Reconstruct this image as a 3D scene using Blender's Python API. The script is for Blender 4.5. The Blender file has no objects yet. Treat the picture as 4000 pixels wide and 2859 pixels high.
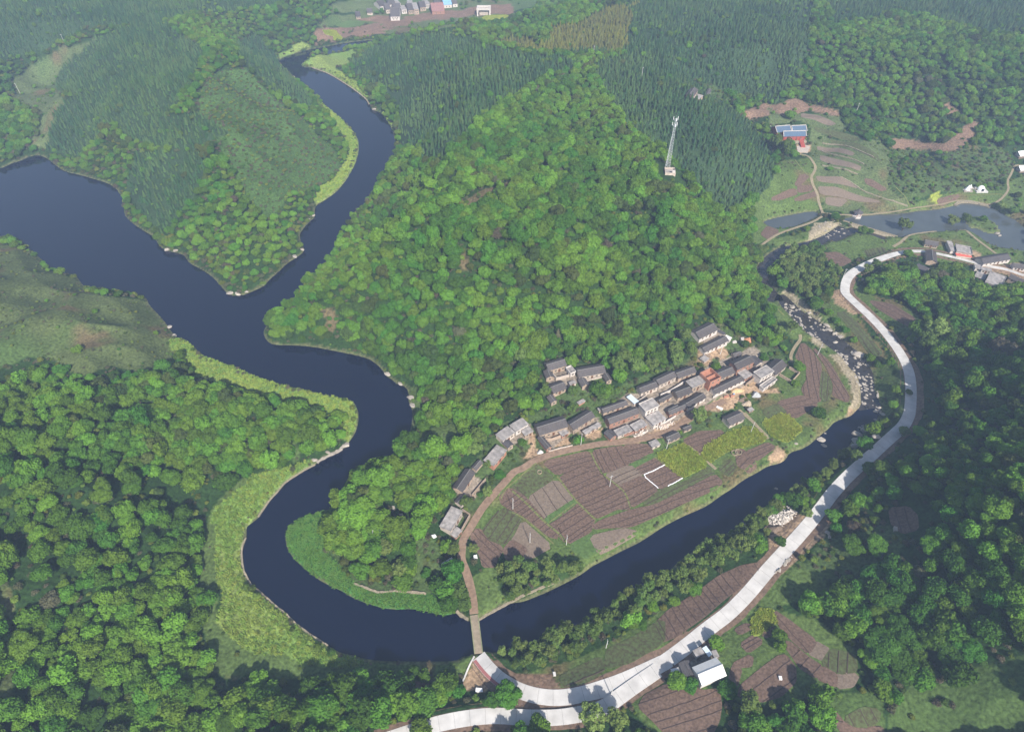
import bpy, bmesh, math, random
import numpy as np
from mathutils import Vector
from mathutils.geometry import delaunay_2d_cdt
random.seed(7); rng = np.random.default_rng(7)
scene = bpy.context.scene
R = math.radians

# ------------------------------------------------------------------ camera, world, sun, exposure
CAM_H, PITCH = 230.0, R(45.0)
FOC = 1403.0                                    # focal length in survey-sheet pixels (sheet is 2272 x 1624)
cam_d = bpy.data.cameras.new("camera"); cam = bpy.data.objects.new("camera", cam_d)
scene.collection.objects.link(cam); scene.camera = cam
cam.location = (0, 0, CAM_H); cam.rotation_euler = (R(90) - PITCH, 0, 0)
cam_d.sensor_width = 36.0; cam_d.lens = 36.0 * FOC / 2272.0
cam_d.clip_start = 1.0; cam_d.clip_end = 9000.0

SUN_EL = R(40.0)
SUN_FROM = Vector((0.34, -0.94, 0)).normalized()          # the horizontal direction the sun stands in
sun_vec = Vector((SUN_FROM.x * math.cos(SUN_EL), SUN_FROM.y * math.cos(SUN_EL), math.sin(SUN_EL)))
world = bpy.data.worlds.new("World"); scene.world = world; world.use_nodes = True
wn = world.node_tree.nodes; wl = world.node_tree.links
sky = wn.new("ShaderNodeTexSky"); sky.sky_type = 'NISHITA'; sky.sun_disc = False
sky.sun_elevation = SUN_EL; sky.sun_rotation = math.atan2(SUN_FROM.x, SUN_FROM.y)
sky.air_density = 1.2; sky.dust_density = 2.0; sky.ozone_density = 1.5
wn["Background"].inputs[1].default_value = 0.085
wl.new(sky.outputs[0], wn["Background"].inputs[0])
sun_d = bpy.data.lights.new("sun", 'SUN'); sun_d.energy = 4.9; sun_d.angle = R(0.9); sun_d.color = (1.0, 0.94, 0.85)
sun = bpy.data.objects.new("sun", sun_d); scene.collection.objects.link(sun)
sun.rotation_euler = sun_vec.to_track_quat('Z', 'Y').to_euler(); sun.location = (0, 0, 600)
vs = scene.view_settings; vs.view_transform = 'Standard'; vs.look = 'None'; vs.exposure = 0.74; vs.gamma = 1.0
vs.use_curve_mapping = False
cy = scene.cycles
cy.max_bounces = 4; cy.diffuse_bounces = 2; cy.glossy_bounces = 2; cy.volume_bounces = 1; cy.transparent_max_bounces = 4
cy.use_denoising = True; cy.sample_clamp_indirect = 4.0
cy.use_adaptive_sampling = True; cy.adaptive_threshold = 0.02

# ------------------------------------------------------------------ small helpers
C = scene.collection
def tag(o, label=None, cat=None, group=None, kind=None):
    if label: o['label'] = label
    if cat: o['category'] = cat
    if group: o['group'] = group
    if kind: o['kind'] = kind
    return o
def link(o, parent=None):
    C.objects.link(o)
    if parent: o.parent = parent
    return o
def empty(name, loc=(0, 0, 0), rz=0.0):
    o = bpy.data.objects.new(name, None); o.location = loc; o.rotation_euler = (0, 0, rz)
    o.empty_display_size = 0.5
    return link(o)
class MB:
    """collects geometry for ONE mesh"""
    def __init__(s): s.v = []; s.f = []
    def add(s, vs, fs):
        b = len(s.v); s.v += [tuple(v) for v in vs]; s.f += [tuple(b + i for i in f) for f in fs]; return s
    def box(s, x0, x1, y0, y1, z0, z1, skew=None):
        vv = [(x0,y0,z0),(x1,y0,z0),(x1,y1,z0),(x0,y1,z0),(x0,y0,z1),(x1,y0,z1),(x1,y1,z1),(x0,y1,z1)]
        return s.add(vv, [(0,3,2,1),(4,5,6,7),(0,1,5,4),(1,2,6,5),(2,3,7,6),(3,0,4,7)])
    def bar(s, a, b, r, n=6, r2=None):
        a = Vector(a); b = Vector(b); d = (b - a)
        if d.length < 1e-6: return s
        q = d.to_track_quat('Z', 'Y'); r2 = r if r2 is None else r2
        vv = [a + q @ Vector((r*math.cos(t), r*math.sin(t), 0)) for t in [2*math.pi*i/n for i in range(n)]]
        vv += [b + q @ Vector((r2*math.cos(t), r2*math.sin(t), 0)) for t in [2*math.pi*i/n for i in range(n)]]
        ff = [(i, (i+1) % n, n+(i+1) % n, n+i) for i in range(n)] + [tuple(range(n))[::-1], tuple(range(n, 2*n))]
        return s.add(vv, ff)
    def prism(s, pts, z0, z1):
        n = len(pts); vv = [(p[0], p[1], z0) for p in pts] + [(p[0], p[1], z1) for p in pts]
        return s.add(vv, [(i, (i+1) % n, n+(i+1) % n, n+i) for i in range(n)] + [tuple(range(n))[::-1], tuple(range(n, 2*n))])
    def mesh(s, name, mat=None, smooth=False):
        me = bpy.data.meshes.new(name); me.from_pydata(s.v, [], s.f); me.update()
        if mat is not None:
            for m in (mat if isinstance(mat, (list, tuple)) else [mat]): me.materials.append(m)
        if smooth: me.polygons.foreach_set("use_smooth", [True]*len(me.polygons))
        return me
    def build(s, name, mat=None, parent=None, smooth=False):
        return link(bpy.data.objects.new(name, s.mesh(name, mat, smooth)), parent)

# materials
def mat(name, col, rough=0.85, spec=0.2, var=0.25, scale=1.0, bump=0.0, col2=None, obj_random=0.0, detail=4.0, metallic=0.0, coords='Object', hue=0.0, stretch=None, trans=0.0):
    m = bpy.data.materials.new(name); m.use_nodes = True; nt = m.node_tree; N = nt.nodes; L = nt.links
    b = N["Principled BSDF"]; b.inputs["Roughness"].default_value = rough
    b.inputs["Specular IOR Level"].default_value = spec; b.inputs["Metallic"].default_value = metallic
    tc = N.new("ShaderNodeTexCoord"); nz = N.new("ShaderNodeTexNoise"); nz.inputs["Scale"].default_value = scale; nz.inputs["Detail"].default_value = detail
    src = tc.outputs[coords]
    if stretch:
        mp = N.new("ShaderNodeMapping"); mp.inputs["Scale"].default_value = stretch; L.new(src, mp.inputs[0]); src = mp.outputs[0]
    L.new(src, nz.inputs["Vector"])
    rp = N.new("ShaderNodeValToRGB"); L.new(nz.outputs["Fac"], rp.inputs[0])
    lo = [c*(1-var) for c in col]; hi = [c*(1+var) for c in (col2 or col)]
    rp.color_ramp.elements[0].position = 0.3; rp.color_ramp.elements[1].position = 0.7
    rp.color_ramp.elements[0].color = (*lo, 1); rp.color_ramp.elements[1].color = (*hi, 1)
    out = rp.outputs[0]
    if obj_random or hue:
        oi = N.new("ShaderNodeObjectInfo"); hs = N.new("ShaderNodeHueSaturation")
        mr = N.new("ShaderNodeMapRange"); mr.inputs[3].default_value = 1-obj_random; mr.inputs[4].default_value = 1+obj_random
        L.new(oi.outputs["Random"], mr.inputs[0]); L.new(mr.outputs[0], hs.inputs["Value"]); L.new(out, hs.inputs["Color"])
        if hue:
            ml = N.new("ShaderNodeMath"); ml.operation = 'MULTIPLY'; ml.inputs[1].default_value = 7.31; L.new(oi.outputs["Random"], ml.inputs[0])
            fr = N.new("ShaderNodeMath"); fr.operation = 'FRACT'; L.new(ml.outputs[0], fr.inputs[0])
            m2 = N.new("ShaderNodeMapRange"); m2.inputs[3].default_value = 0.5-hue; m2.inputs[4].default_value = 0.5+hue
            L.new(fr.outputs[0], m2.inputs[0]); L.new(m2.outputs[0], hs.inputs["Hue"])
        out = hs.outputs[0]
    L.new(out, b.inputs["Base Color"])
    if bump:
        bp = N.new("ShaderNodeBump"); bp.inputs["Strength"].default_value = bump; bp.inputs["Distance"].default_value = 0.2
        L.new(nz.outputs["Fac"], bp.inputs["Height"]); L.new(bp.outputs[0], b.inputs["Normal"])
    return m

# value noise in the ground plane
_ng = rng.random((8, 256, 256))
def vnoise(x, y, lam, k=0):
    u = np.asarray(x)/lam + 37.3*k; v = np.asarray(y)/lam + 11.9*k
    i = np.floor(u).astype(int); j = np.floor(v).astype(int); fu = u-i; fv = v-j
    fu = fu*fu*(3-2*fu); fv = fv*fv*(3-2*fv); g = _ng[k % 8]
    a = g[i % 256, j % 256]; b = g[(i+1) % 256, j % 256]; c = g[i % 256, (j+1) % 256]; d = g[(i+1) % 256, (j+1) % 256]
    return (a*(1-fu)+b*fu)*(1-fv)+(c*(1-fu)+d*fu)*fv
def fbm(x, y, lam, k=0, octv=4):
    s = 0; a = 1; t = 0
    for o in range(octv): s = s+a*vnoise(x, y, lam/2**o, k+o); t += a; a *= 0.55
    return s/t

# ------------------------------------------------------------------ survey sheets: every outline was read off the photograph and is
# turned into metres on the ground by a ray through the camera
SN, CS = math.sin(PITCH), math.cos(PITCH)
def at_z(px, py, z=0.0):
    u = (np.asarray(px, float)-1136)/FOC; v = (np.asarray(py, float)-812)/FOC
    t = (CAM_H-z)/(SN+v*CS)
    return u*t, (CS-v*SN)*t
def sheet(ox, oy, w, pw=2271.0):
    k = w/pw
    return lambda pts: [((ox+x*k)/1.7606, (oy+y*k)/1.7606) for x, y in pts]
F = lambda pts: [tuple(p) for p in pts]
S1 = sheet(1000, 0, 1000); S2 = sheet(2000, 0, 1000); S3 = sheet(3000, 300, 1000); S4 = sheet(3000, 900, 1000)
S5 = sheet(2000, 1200, 700); S6 = sheet(2600, 1200, 700); S7 = sheet(1700, 1600, 700)
T1 = sheet(2000, 1600, 1000); T2 = sheet(3000, 1600, 1000); T3 = sheet(1000, 1900, 1000); T4 = sheet(1600, 2200, 1000)
T5 = sheet(2500, 2200, 1000); T6 = sheet(3200, 2200, 800, 1971); T7 = sheet(0, 1300, 1400); T8 = sheet(0, 2100, 1100)
U1 = sheet(0, 500, 1200); U2 = sheet(1000, 600, 1200); U3 = sheet(600, 1200, 1200); U4 = sheet(0, 0, 1200, 1292)
U5 = sheet(2800, 1150, 800, 1292); U6 = sheet(1400, 0, 800, 1293)
def flat(pts, z=0.0):
    a = np.array(pts); x, y = at_z(a[:, 0], a[:, 1], z); return np.stack([x, y], 1)

def inside(px, py, poly):
    px = np.asarray(px, float); py = np.asarray(py, float); r = np.zeros(px.shape, bool)
    x0, y0 = poly.min(0); x1, y1 = poly.max(0)
    m = (px >= x0) & (px <= x1) & (py >= y0) & (py <= y1)
    if not m.any(): return r
    X = px[m]; Y = py[m]; q = np.zeros(X.shape, bool); n = len(poly)
    for i in range(n):
        ax, ay = poly[i]; bx, by = poly[(i+1) % n]
        if ay == by: continue
        c = (ay > Y) != (by > Y)
        q ^= c & (X < (bx-ax)*(Y-ay)/(by-ay)+ax)
    r[m] = q; return r
def edge_dist(px, py, poly, closed=True, far=60.0):
    """distance to the outline, cut off at far"""
    px = np.asarray(px, float); py = np.asarray(py, float); d = np.full(px.shape, far)
    x0, y0 = poly.min(0)-far; x1, y1 = poly.max(0)+far
    m = np.nonzero((px >= x0) & (px <= x1) & (py >= y0) & (py <= y1))[0] if px.ndim == 1 else None
    if m is None: raise ValueError
    X = px[m]; Y = py[m]; D = d[m]; n = len(poly)
    for i in range(n if closed else n-1):
        a = poly[i]; b = poly[(i+1) % n]; e = b-a; L2 = e@e+1e-9
        k = np.nonzero((X > min(a[0], b[0])-far) & (X < max(a[0], b[0])+far) & (Y > min(a[1], b[1])-far) & (Y < max(a[1], b[1])+far))[0]
        if not len(k): continue
        t = np.clip(((X[k]-a[0])*e[0]+(Y[k]-a[1])*e[1])/L2, 0, 1)
        D[k] = np.minimum(D[k], np.hypot(X[k]-a[0]-t*e[0], Y[k]-a[1]-t*e[1]))
    d[m] = D; return d
def smooth(t): t = np.clip(t, 0, 1); return t*t*(3-2*t)
def rounded(pts, closed=True, n=1, k=.25):
    a = np.array(pts, float)
    for _ in range(n):
        if closed: b = np.roll(a, -1, 0); a = np.stack([a*(1-k)+b*k, a*k+b*(1-k)], 1).reshape(-1, 2)
        else:
            b = a[1:]; c = a[:-1]; m = np.stack([c*.75+b*.25, c*.25+b*.75], 1).reshape(-1, 2); a = np.vstack([a[:1], m, a[-1:]])
    return a

river = (S1([(1060,352),(780,385),(640,415),(480,440),(300,490),(200,530),(230,590),(310,650),(345,700),(430,770),(520,840),(600,930),(690,1000),(760,1060),(840,1140),(900,1220),(915,1300),(900,1400),(860,1500),(790,1600)])
 + U2([(700,150),(640,230),(590,290),(500,350),(440,385),(430,440),(440,465),(380,520),(345,560),(315,610),(350,690),(360,720),(300,770),(230,810),(160,880),(90,940),(60,980),(20,995)])
 + U1([(1930,1180),(1850,1215),(1790,1240),(1700,1240),(1660,1200),(1610,1140),(1560,1090),(1480,1040),(1400,1000),(1370,950),(1340,930),(1210,905),(1160,840),(1130,800),(1080,770),(1000,720),(930,660),(915,610),(920,540),(940,515),(890,500),(865,450),(800,410),(700,380),(600,350),(500,330),(440,300),(380,250),(330,215),(280,200),(210,215),(150,245),(90,260),(0,305),(-500,420),(-500,850),(0,830),(160,835),(250,925),(380,1035),(460,1075),(560,1085),(575,1115),(620,1175),(690,1210),(770,1212),(1060,1245),(1085,1265),(1100,1310),(1180,1390),(1230,1450),(1265,1505),(1300,1545)])
 + U3([(180,228),(240,240),(290,285),(340,340),(420,380),(520,415),(650,465),(780,520),(900,560),(1060,600),(1170,625),(1280,655),(1400,670),(1470,690),(1500,740),(1515,790),(1510,860),(1490,930),(1440,1000),(1400,1050),(1340,1085),(1230,1130),(1200,1160),(1100,1210),(960,1300),(930,1350),(850,1430),(800,1510),(770,1560),(700,1610)])
 + T7([(1560,1230),(1560,1300),(1530,1360),(1535,1440),(1545,1520),(1600,1610)])
 + T3([(60,960),(120,1010),(230,1110),(270,1130),(330,1200),(430,1280),(530,1345),(650,1420),(740,1475),(860,1500),(960,1530),(1100,1550),(1400,1555),(1600,1555),(1780,1550),(1830,1510),(1920,1500),(1990,1490)])
 + T4([(660,790),(760,795),(900,760),(1100,690),(1300,620),(1500,540),(1650,450),(1800,360),(2000,240)])
 + T1([(1361,1463),(1500,1330),(1700,1200),(1900,1100),(2100,1000)])
 + T2([(0,860),(110,800),(200,740),(290,650),(400,590),(500,540),(580,460),(640,400),(720,330),(760,260),(830,220),(900,180),(960,120)])
 + U5([(1000,850),(1010,790),(1040,740),(1030,680),(1000,620),(990,560),(990,500),(960,450),(930,410),(900,370),(850,330),(800,290),(740,240),(700,200),(650,180),(600,140),(540,110),(500,70),(460,30),(425,0),(395,0),(385,30),(400,70),(450,120),(500,180),(540,210),(570,250),(640,280),(700,330),(760,370),(810,420),(830,460),(880,500),(900,560),(905,620),(910,700),(870,740),(840,770),(740,800),(700,850),(660,880)])
 + T2([(330,340),(180,380),(160,440),(90,480),(0,495)])
 + T1([(2150,570),(2050,620),(1950,700),(1850,760),(1730,850),(1620,900),(1500,950),(1330,1040),(1200,1130),(1100,1190),(950,1260),(800,1340),(700,1390),(640,1440),(540,1500),(440,1550)])
 + T4([(1209,257),(1100,300),(1000,340),(880,350),(740,430),(610,505),(545,510),(480,490)])
 + T3([(1780,1105),(1740,1130),(1650,1140),(1500,1100),(1400,1080),(1200,1090),(1000,1040),(850,980),(740,910),(600,850),(500,780),(380,680),(300,590),(265,500),(265,390),(330,330),(420,265),(550,235),(640,210),(700,170),(720,140)])
 + U3([(1360,1430),(1420,1380),(1430,1320),(1480,1260),(1560,1210),(1590,1170),(1700,1155),(1780,1110),(1800,1040),(1850,1000),(1890,950),(1905,890),(1915,820),(1915,760),(1885,700),(1890,650),(1880,610),(1850,580),(1800,570),(1760,530),(1720,510),(1690,460),(1650,420),(1590,380),(1500,355),(1400,335),(1300,315),(1200,295),(1050,280),(900,280),(850,260),(815,210)])
 + U2([(60,1300),(110,1230),(170,1160),(290,1110),(300,1030),(350,970),(450,890),(520,820),(570,740),(600,660),(610,590),(660,540),(700,510),(710,450),(780,400),(840,320),(890,240),(890,200),(960,150),(1010,80),(1035,0)])
 + S1([(1235,1300),(1225,1200),(1200,1130),(1160,1070),(1110,1000),(1030,980),(1010,930),(980,880),(900,815),(820,760),(740,710),(640,650),(560,625),(500,600),(420,600),(395,580),(420,560),(480,520),(620,490),(720,465),(860,430),(1040,395)]))
def ribbon(pts, hw):
    a = rounded(flat(pts), False, 1); t = np.gradient(a, axis=0); t /= np.linalg.norm(t, axis=1)[:, None]+1e-9
    n = np.stack([-t[:, 1], t[:, 0]], 1); hw = np.asarray(hw)
    if hw.ndim: hw = np.interp(np.linspace(0, 1, len(a)), np.linspace(0, 1, len(hw)), hw)[:, None]
    return np.vstack([a+n*hw, (a-n*hw)[::-1]])
WATER = [rounded(flat(river), True, 1),
         ribbon(F([(1722,668),(1700,640),(1688,615),(1695,592),(1712,572),(1735,556),(1765,549)]), [4.5, 4, 4, 3.5, 2.5]),
         ribbon(F([(1765,549),(1800,545),(1830,530),(1850,518),(1872,506)]), [2.5, 4.5, 3, 3, 4]),
         ribbon(S3([(560,1450),(640,1420),(740,1360),(840,1350),(960,1400),(1040,1440)]), [2.5, 3, 3.5, 2])]
pond = rounded(flat(S3([(620,1262),(800,1240),(1000,1222),(1200,1215),(1330,1190),(1500,1180),(1650,1145),(1700,1120),(1840,1125),(1990,1160),(2100,1230),(2200,1270),(2330,1400),(2330,1560),(2150,1530),(2000,1510),(1900,1440),(1780,1360),(1660,1365),(1400,1385),(1260,1400),(1160,1440),(1000,1390),(800,1320)])), True, 1)
islet = rounded(flat(S3([(1830,1240),(1930,1250),(2030,1310),(2055,1370),(2020,1400),(1930,1385),(1850,1340),(1780,1340),(1760,1260)])), True, 1)
rice_pond = rounded(flat(S3([(-40,1280),(100,1245),(230,1220),(400,1190),(450,1210),(440,1240),(350,1290),(120,1365),(-40,1310)])), True, 1)
WATER += [pond, rice_pond]

# ------------------------------------------------------------------ terrain heights
ctl = [# central hill: crest, the two shoulders and the gully between them
 (1290,140,84),(1340,200,82),(1400,290,70),(1480,375,54),(1560,450,40),(1620,540,25),(1680,620,10),(1720,700,6),
 (1300,340,70.4),(1250,370,66.9),(1130,440,57.2),(1000,500,44.9),(880,560,32.6),(780,620,21.1),(690,680,10.6),(620,740,2.64),
 (1200,230,66.9),(1100,280,54.6),(1000,340,41.4),(920,400,24.6),(1180,385,54.6),(1060,440,40.5),(960,500,29.9),(900,520,21.1),(810,560,7.04),
 (1300,500,45.6),(1100,600,33.4),(1000,700,19.8),(900,770,9.12),(1300,640,32.7),(1500,550,33.4),(1500,650,21.3),(1300,750,19.8),(1150,800,11.4),
 (1600,650,14.4),(1450,780,9.12),(1600,710,8.36),(1050,850,6.08),(960,890,3.04),(1400,450,50.2),
 (930,960,5),(900,1020,10),(870,1080,12),(850,1150,10),(800,1240,5),(960,1000,10),(900,1280,4),(960,1200,5),(980,1080,7),
 (1700,740,5),(1200,880,6),(1250,900,5),(1100,950,6),(1080,1050,4),(1300,900,5),(1500,860,5),(1560,760,9),(1700,800,4),(1010,1150,4),(1000,1260,3),
 (1300,1000,2.4),(1300,1150,2.2),(1500,1000,2.4),(1120,1180,2.4),(1080,1300,2),(1600,980,2.4),(1800,900,2.2),(1820,800,2.4),
 # conifer spur east of it and the side valley
 (1420,275,52),(1500,365,34),(1560,430,22),(1600,490,12),(1640,500,6),(1450,170,60),(1560,230,45),(1650,290,31),(1700,350,18),(1700,430,10),(1600,350,29),
 (1560,205,27),(1700,240,20),(1755,290,16),(1600,100,50),(1500,60,56),(1700,20,58),(1900,100,46),(1900,0,60),(2100,200,32),(2270,200,38),(2270,0,66),(2100,0,64),
 (2000,280,20),(2150,330,14),(2270,340,9),(2270,430,3),(1850,400,9),(1820,330,16),(1900,450,2.5),(2100,440,3.5),(2000,400,12),(2050,370,14),(1780,450,4),(1700,480,3),(1850,240,22),
 (1680,530,2.5),(1800,600,2),(1950,560,2.2),(2200,560,2.4),(2100,500,2),(2272,480,2.5),(1760,640,1.8),
 # beyond: yellow ridge, conifer hill, far valley
 (1350,20,62),(1400,80,62),(1250,60,36),(1210,112,60),(1160,85,34),(1100,95,34),(850,125,16),(950,90,30),(1050,115,42),(1150,165,60),(1000,200,42),(900,200,20),(900,290,14),(1000,280,38),(1250,160,74),
 (700,95,2.5),(760,60,2.5),(850,40,2.5),(950,30,2.5),(1050,50,3),(1150,20,3),(1220,5,3),(900,-30,4),(1100,-30,5),(800,70,2.5),(740,140,2),
 # peninsula between the two arms
 (530,625,6.8),(500,560,17),(470,480,28.9),(450,400,38.2),(430,300,45.9),(430,200,51),(440,120,52.7),(600,560,8.5),(640,480,8.5),(690,430,2.55),(600,400,22.1),(700,320,10.2),(750,350,1.7),(600,250,28.9),(680,230,6.8),(560,150,35.7),(600,150,20.4),
 (330,480,16),(300,400,16),(200,365,6),(250,280,30),(150,300,12),(300,200,44),(150,200,30),(420,560,9),
 (100,130,24),(40,180,18),(50,300,6),(200,80,38),(350,60,50),(0,100,40),(0,0,62),(200,0,62),(450,0,58),(600,50,42),(650,20,30),(550,90,48),(700,0,24),(0,330,5),
 # meadow hill and wood on the west bank
 (0,560,8),(60,620,20),(150,680,24),(250,720,20),(340,740,8),(100,760,28),(0,700,34),(250,800,19),(360,790,6),
 (0,900,32.8),(100,850,26.5),(200,900,25),(350,900,17.9),(500,920,12.5),(620,940,7.8),(700,950,3.12),(0,1100,34.3),(200,1100,25),(350,1150,12.5),(430,1150,3.9),(0,1300,29.6),(200,1300,20.3),(350,1330,9.36),(430,1400,3.12),(0,1500,23.4),(200,1500,13.3),(350,1500,6.24),(0,1640,18.7),(300,1640,6.24),(500,1560,3.12),(600,1500,1.95),(640,1400,1.17),
 # road side
 (1150,1530,4.5),(1350,1500,5.5),(1500,1420,6.5),(1700,1230,6.5),(1850,1060,6.5),(2000,930,8),(2010,800,7),(1960,700,6.5),(1890,610,5),(950,1600,6),(600,1620,7),(1000,1560,4),(1250,1440,2.5),(1500,1280,2.5),(1700,1120,2.5),(1850,780,2.5),
 (1500,1620,7),(1700,1500,8),(1900,1560,9),(1850,1380,8),(2000,1300,18),(2272,1300,40),(2272,1620,16),(2100,1500,14),(2000,1150,20),(1950,1050,13),(2272,1100,46),(2130,1020,32),(2100,850,16),(2272,860,38),(2100,720,11),(2272,720,20),(2150,620,4),(2272,640,4),(2050,900,11),
 (1960,600,3.5),(2020,600,3),(2050,645,4.5),(1980,650,5),(2272,560,2.5),(2200,600,3),(1950,695,6.2),(2000,760,7.2),(2080,600,3),(2150,580,2.6),(1910,590,4),(2000,570,2.6)]
P = np.array(ctl, float); cx_, cy_ = at_z(P[:, 0], P[:, 1], P[:, 2])
CP = np.stack([cx_, cy_, P[:, 2]], 1)
CP = np.vstack([CP, [(-300,-150,30),(0,-200,12),(300,-150,30),(-500,150,60),(-450,300,30),(420,150,70),(-1000,500,120),(-900,1000,150),(-500,1300,140),(0,1150,20),(0,1500,120),(500,1300,190),
   (900,900,170),(900,500,110),(700,300,60),(1500,1200,190),(-1500,1500,180),(0,2500,150),(1500,2500,180),(-1500,2500,180),(2000,200,120),(-2000,200,120),(1500,-400,90),(-1500,-400,90),(480,420,20)]])
SC = 300.0
def tps(r2): return r2*np.log(r2+1e-12)
_n = len(CP); X0 = CP[:, :2]/SC
K = tps(((X0[:, None]-X0[None])**2).sum(-1))+np.eye(_n)*0.0006
A_ = np.zeros((_n+3, _n+3)); A_[:_n, :_n] = K; A_[:_n, _n] = 1; A_[:_n, _n+1:] = X0; A_[_n, :_n] = 1; A_[_n+1:, :_n] = X0.T
coef = np.linalg.solve(A_, np.concatenate([CP[:, 2], [0, 0, 0]]))
def rbf(x, y):
    out = np.empty(len(x))
    for i in range(0, len(x), 20000):
        q = np.stack([x[i:i+20000], y[i:i+20000]], 1)/SC
        r2 = (q**2).sum(1)[:, None]+(X0**2).sum(1)[None]-2*q@X0.T
        out[i:i+20000] = tps(np.maximum(r2, 1e-12))@coef[:_n]+coef[_n]+q@coef[_n+1:]
    return out

FLATS = [(F([(1045,1200),(1120,1080),(1200,1015),(1440,985),(1500,960),(1620,950),(1700,900),(1760,770),(1790,760),(1850,800),(1890,860),(1880,910),(1800,970),(1740,1010),(1600,1100),(1400,1200),(1300,1240),(1200,1270),(1060,1360),(1045,1300)]), 2.2),
 (F([(390,752),(430,770),(560,850),(700,880),(790,900),(800,930),(775,985),(752,970),(765,915),(650,895),(520,870),(420,830)]), 1.1),
 (F([(680,1030),(640,1090),(560,1170),(540,1230),(560,1300),(640,1370),(720,1420),(800,1460),(1050,1470),(1020,1500),(780,1500),(600,1480),(500,1400),(460,1300),(460,1150),(520,1070),(600,1045)]), 1.3),
 (F([(638,1180),(680,1140),(740,1140),(730,1200),(790,1290),(900,1310),(1000,1340),(1030,1370),(900,1345),(760,1300),(660,1240)]), 0.45),
 (F([(1660,560),(1700,520),(1760,490),(1830,480),(1860,500),(2000,500),(2150,530),(2272,570),(2272,630),(2100,600),(1990,590),(1880,600),(1830,640),(1760,600)]), 1.8)]
FLATS = [(rounded(flat(p, z), True, 1), z) for p, z in FLATS]

road_main = (T5([(-1050,1170),(-700,1155),(-330,1110)])[:0] + T4([(612,822),(690,925),(800,1030),(960,1125),(1120,1175),(1300,1195),(1500,1170),(1700,1110),(1900,1040),(2100,950),(2271,870)])
  + T5([(200,890),(400,745),(600,580),(780,450),(950,280),(1100,100)])
  + T2([(0,1420),(200,1200),(350,1030),(470,880),(570,740),(700,600),(820,490),(900,420),(990,340),(1110,230),(1200,150),(1250,60)])
  + U5([(1222,720),(1228,600),(1215,480),(1160,370),(1080,260),(980,150),(880,60),(815,0)])
  + S4([(680,530),(690,450),(740,380),(820,335),(920,285),(1030,240),(1180,195),(1350,180),(1500,205),(1700,250),(1850,290),(1960,320),(2100,340),(2271,400)]))
road_low = T4([(-300,1600),(60,1480),(250,1420),(500,1370),(750,1345),(1000,1365),(1300,1370),(1550,1330),(1720,1285),(1850,1190),(2000,1080),(2200,945)])
def path3(pts, it=3, fixed=None):
    """a line of sheet points laid on the smooth ground heights"""
    a = np.array(pts, float); z = np.full(len(a), 3.0)
    for _ in range(4): x, y = at_z(a[:, 0], a[:, 1], z); z = np.clip(rbf(x, y), 1.5, 7.5)
    for _ in range(it): z[1:-1] = (z[:-2]+2*z[1:-1]+z[2:])/4
    if fixed is not None: z[:] = fixed
    x, y = at_z(a[:, 0], a[:, 1], z); q = np.stack([x, y, z], 1)
    for _ in range(2):
        b = q[1:]; c = q[:-1]; m = np.stack([c*.75+b*.25, c*.25+b*.75], 1).reshape(-1, 3); q = np.vstack([q[:1], m, q[-1:]])
    return q
ROAD = path3(road_main); ROAD_LOW = path3(road_low)
dirt_road = (S6([(760,1190),(560,1260),(400,1340)]) + T1([(1380,210),(1200,250),(1000,285),(800,300),(640,330),(470,365),(330,400),(200,450),(80,530)])
  + S7([(1000,780),(900,900),(760,1050),(600,1240),(520,1370)]) + T3([(1900,370),(1840,460),(1825,560),(1820,650),(1860,740),(1895,850),(1925,1000),(1935,1130)]))
DIRT = path3(dirt_road)

def W(y): return 230.0+np.maximum(y, 0.0)
k_ = np.arange(0, 620); yr = 275.0*np.exp(0.00262*k_)-230.0
yr = yr[yr < 1000]
yr = np.concatenate([np.linspace(-480, 20, 26), np.linspace(28, 42, 6), yr, np.linspace(1015, 2600, 70)])
sc_ = np.arange(-0.68, 0.6801, 0.0027)
sc_ = np.concatenate([-0.68-np.geomspace(0.006, 1.6, 26)[::-1], sc_, 0.68+np.geomspace(0.006, 1.6, 26)])
GY, GS = np.meshgrid(yr, sc_, indexing='ij'); GX = GS*W(GY)
gx = GX.ravel(); gy = GY.ravel()

def water_sd(x, y):
    """positive on land, negative in the water, metres"""
    sd = np.full(x.shape, 60.0)
    for w in WATER:
        d = edge_dist(x, y, w); sd = np.where(inside(x, y, w), np.minimum(sd, -d), np.where(sd < 0, sd, np.minimum(sd, d)))
    i = inside(x, y, islet); d = edge_dist(x, y, islet, far=6)
    sd = np.where(i, d, np.where(d < 6, np.maximum(sd, -d), sd)); return sd
sd = water_sd(gx, gy)
z = rbf(gx, gy)
hl = smooth((z-4)/20)
z = z+hl*(24*(fbm(gx, gy, 95, 1, 2)-0.5)+20*(0.32-np.abs(fbm(gx, gy, 70, 3, 3)-0.5)*2.4)) + 0.5*(fbm(gx, gy, 14, 2)-0.5)
for poly, zz in FLATS:
    d = edge_dist(gx, gy, poly, far=14); ins = inside(gx, gy, poly)
    w = np.where(ins, 1.0, smooth(1-d/14)); z = z*(1-w)+(zz+0.25*(fbm(gx, gy, 9, 4)-0.5))*w
z = np.maximum(z, 1.0)
shore = 0.15+0.9*(1-np.exp(-np.maximum(sd, 0)/0.9))
lim = shore+0.8*np.maximum(sd-1.5, 0)
z = np.where(sd < 0, np.maximum(-2.5, 0.15+0.9*sd), np.minimum(z, lim+0.35*np.maximum(lim, 0)**0.5*0))
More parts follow.
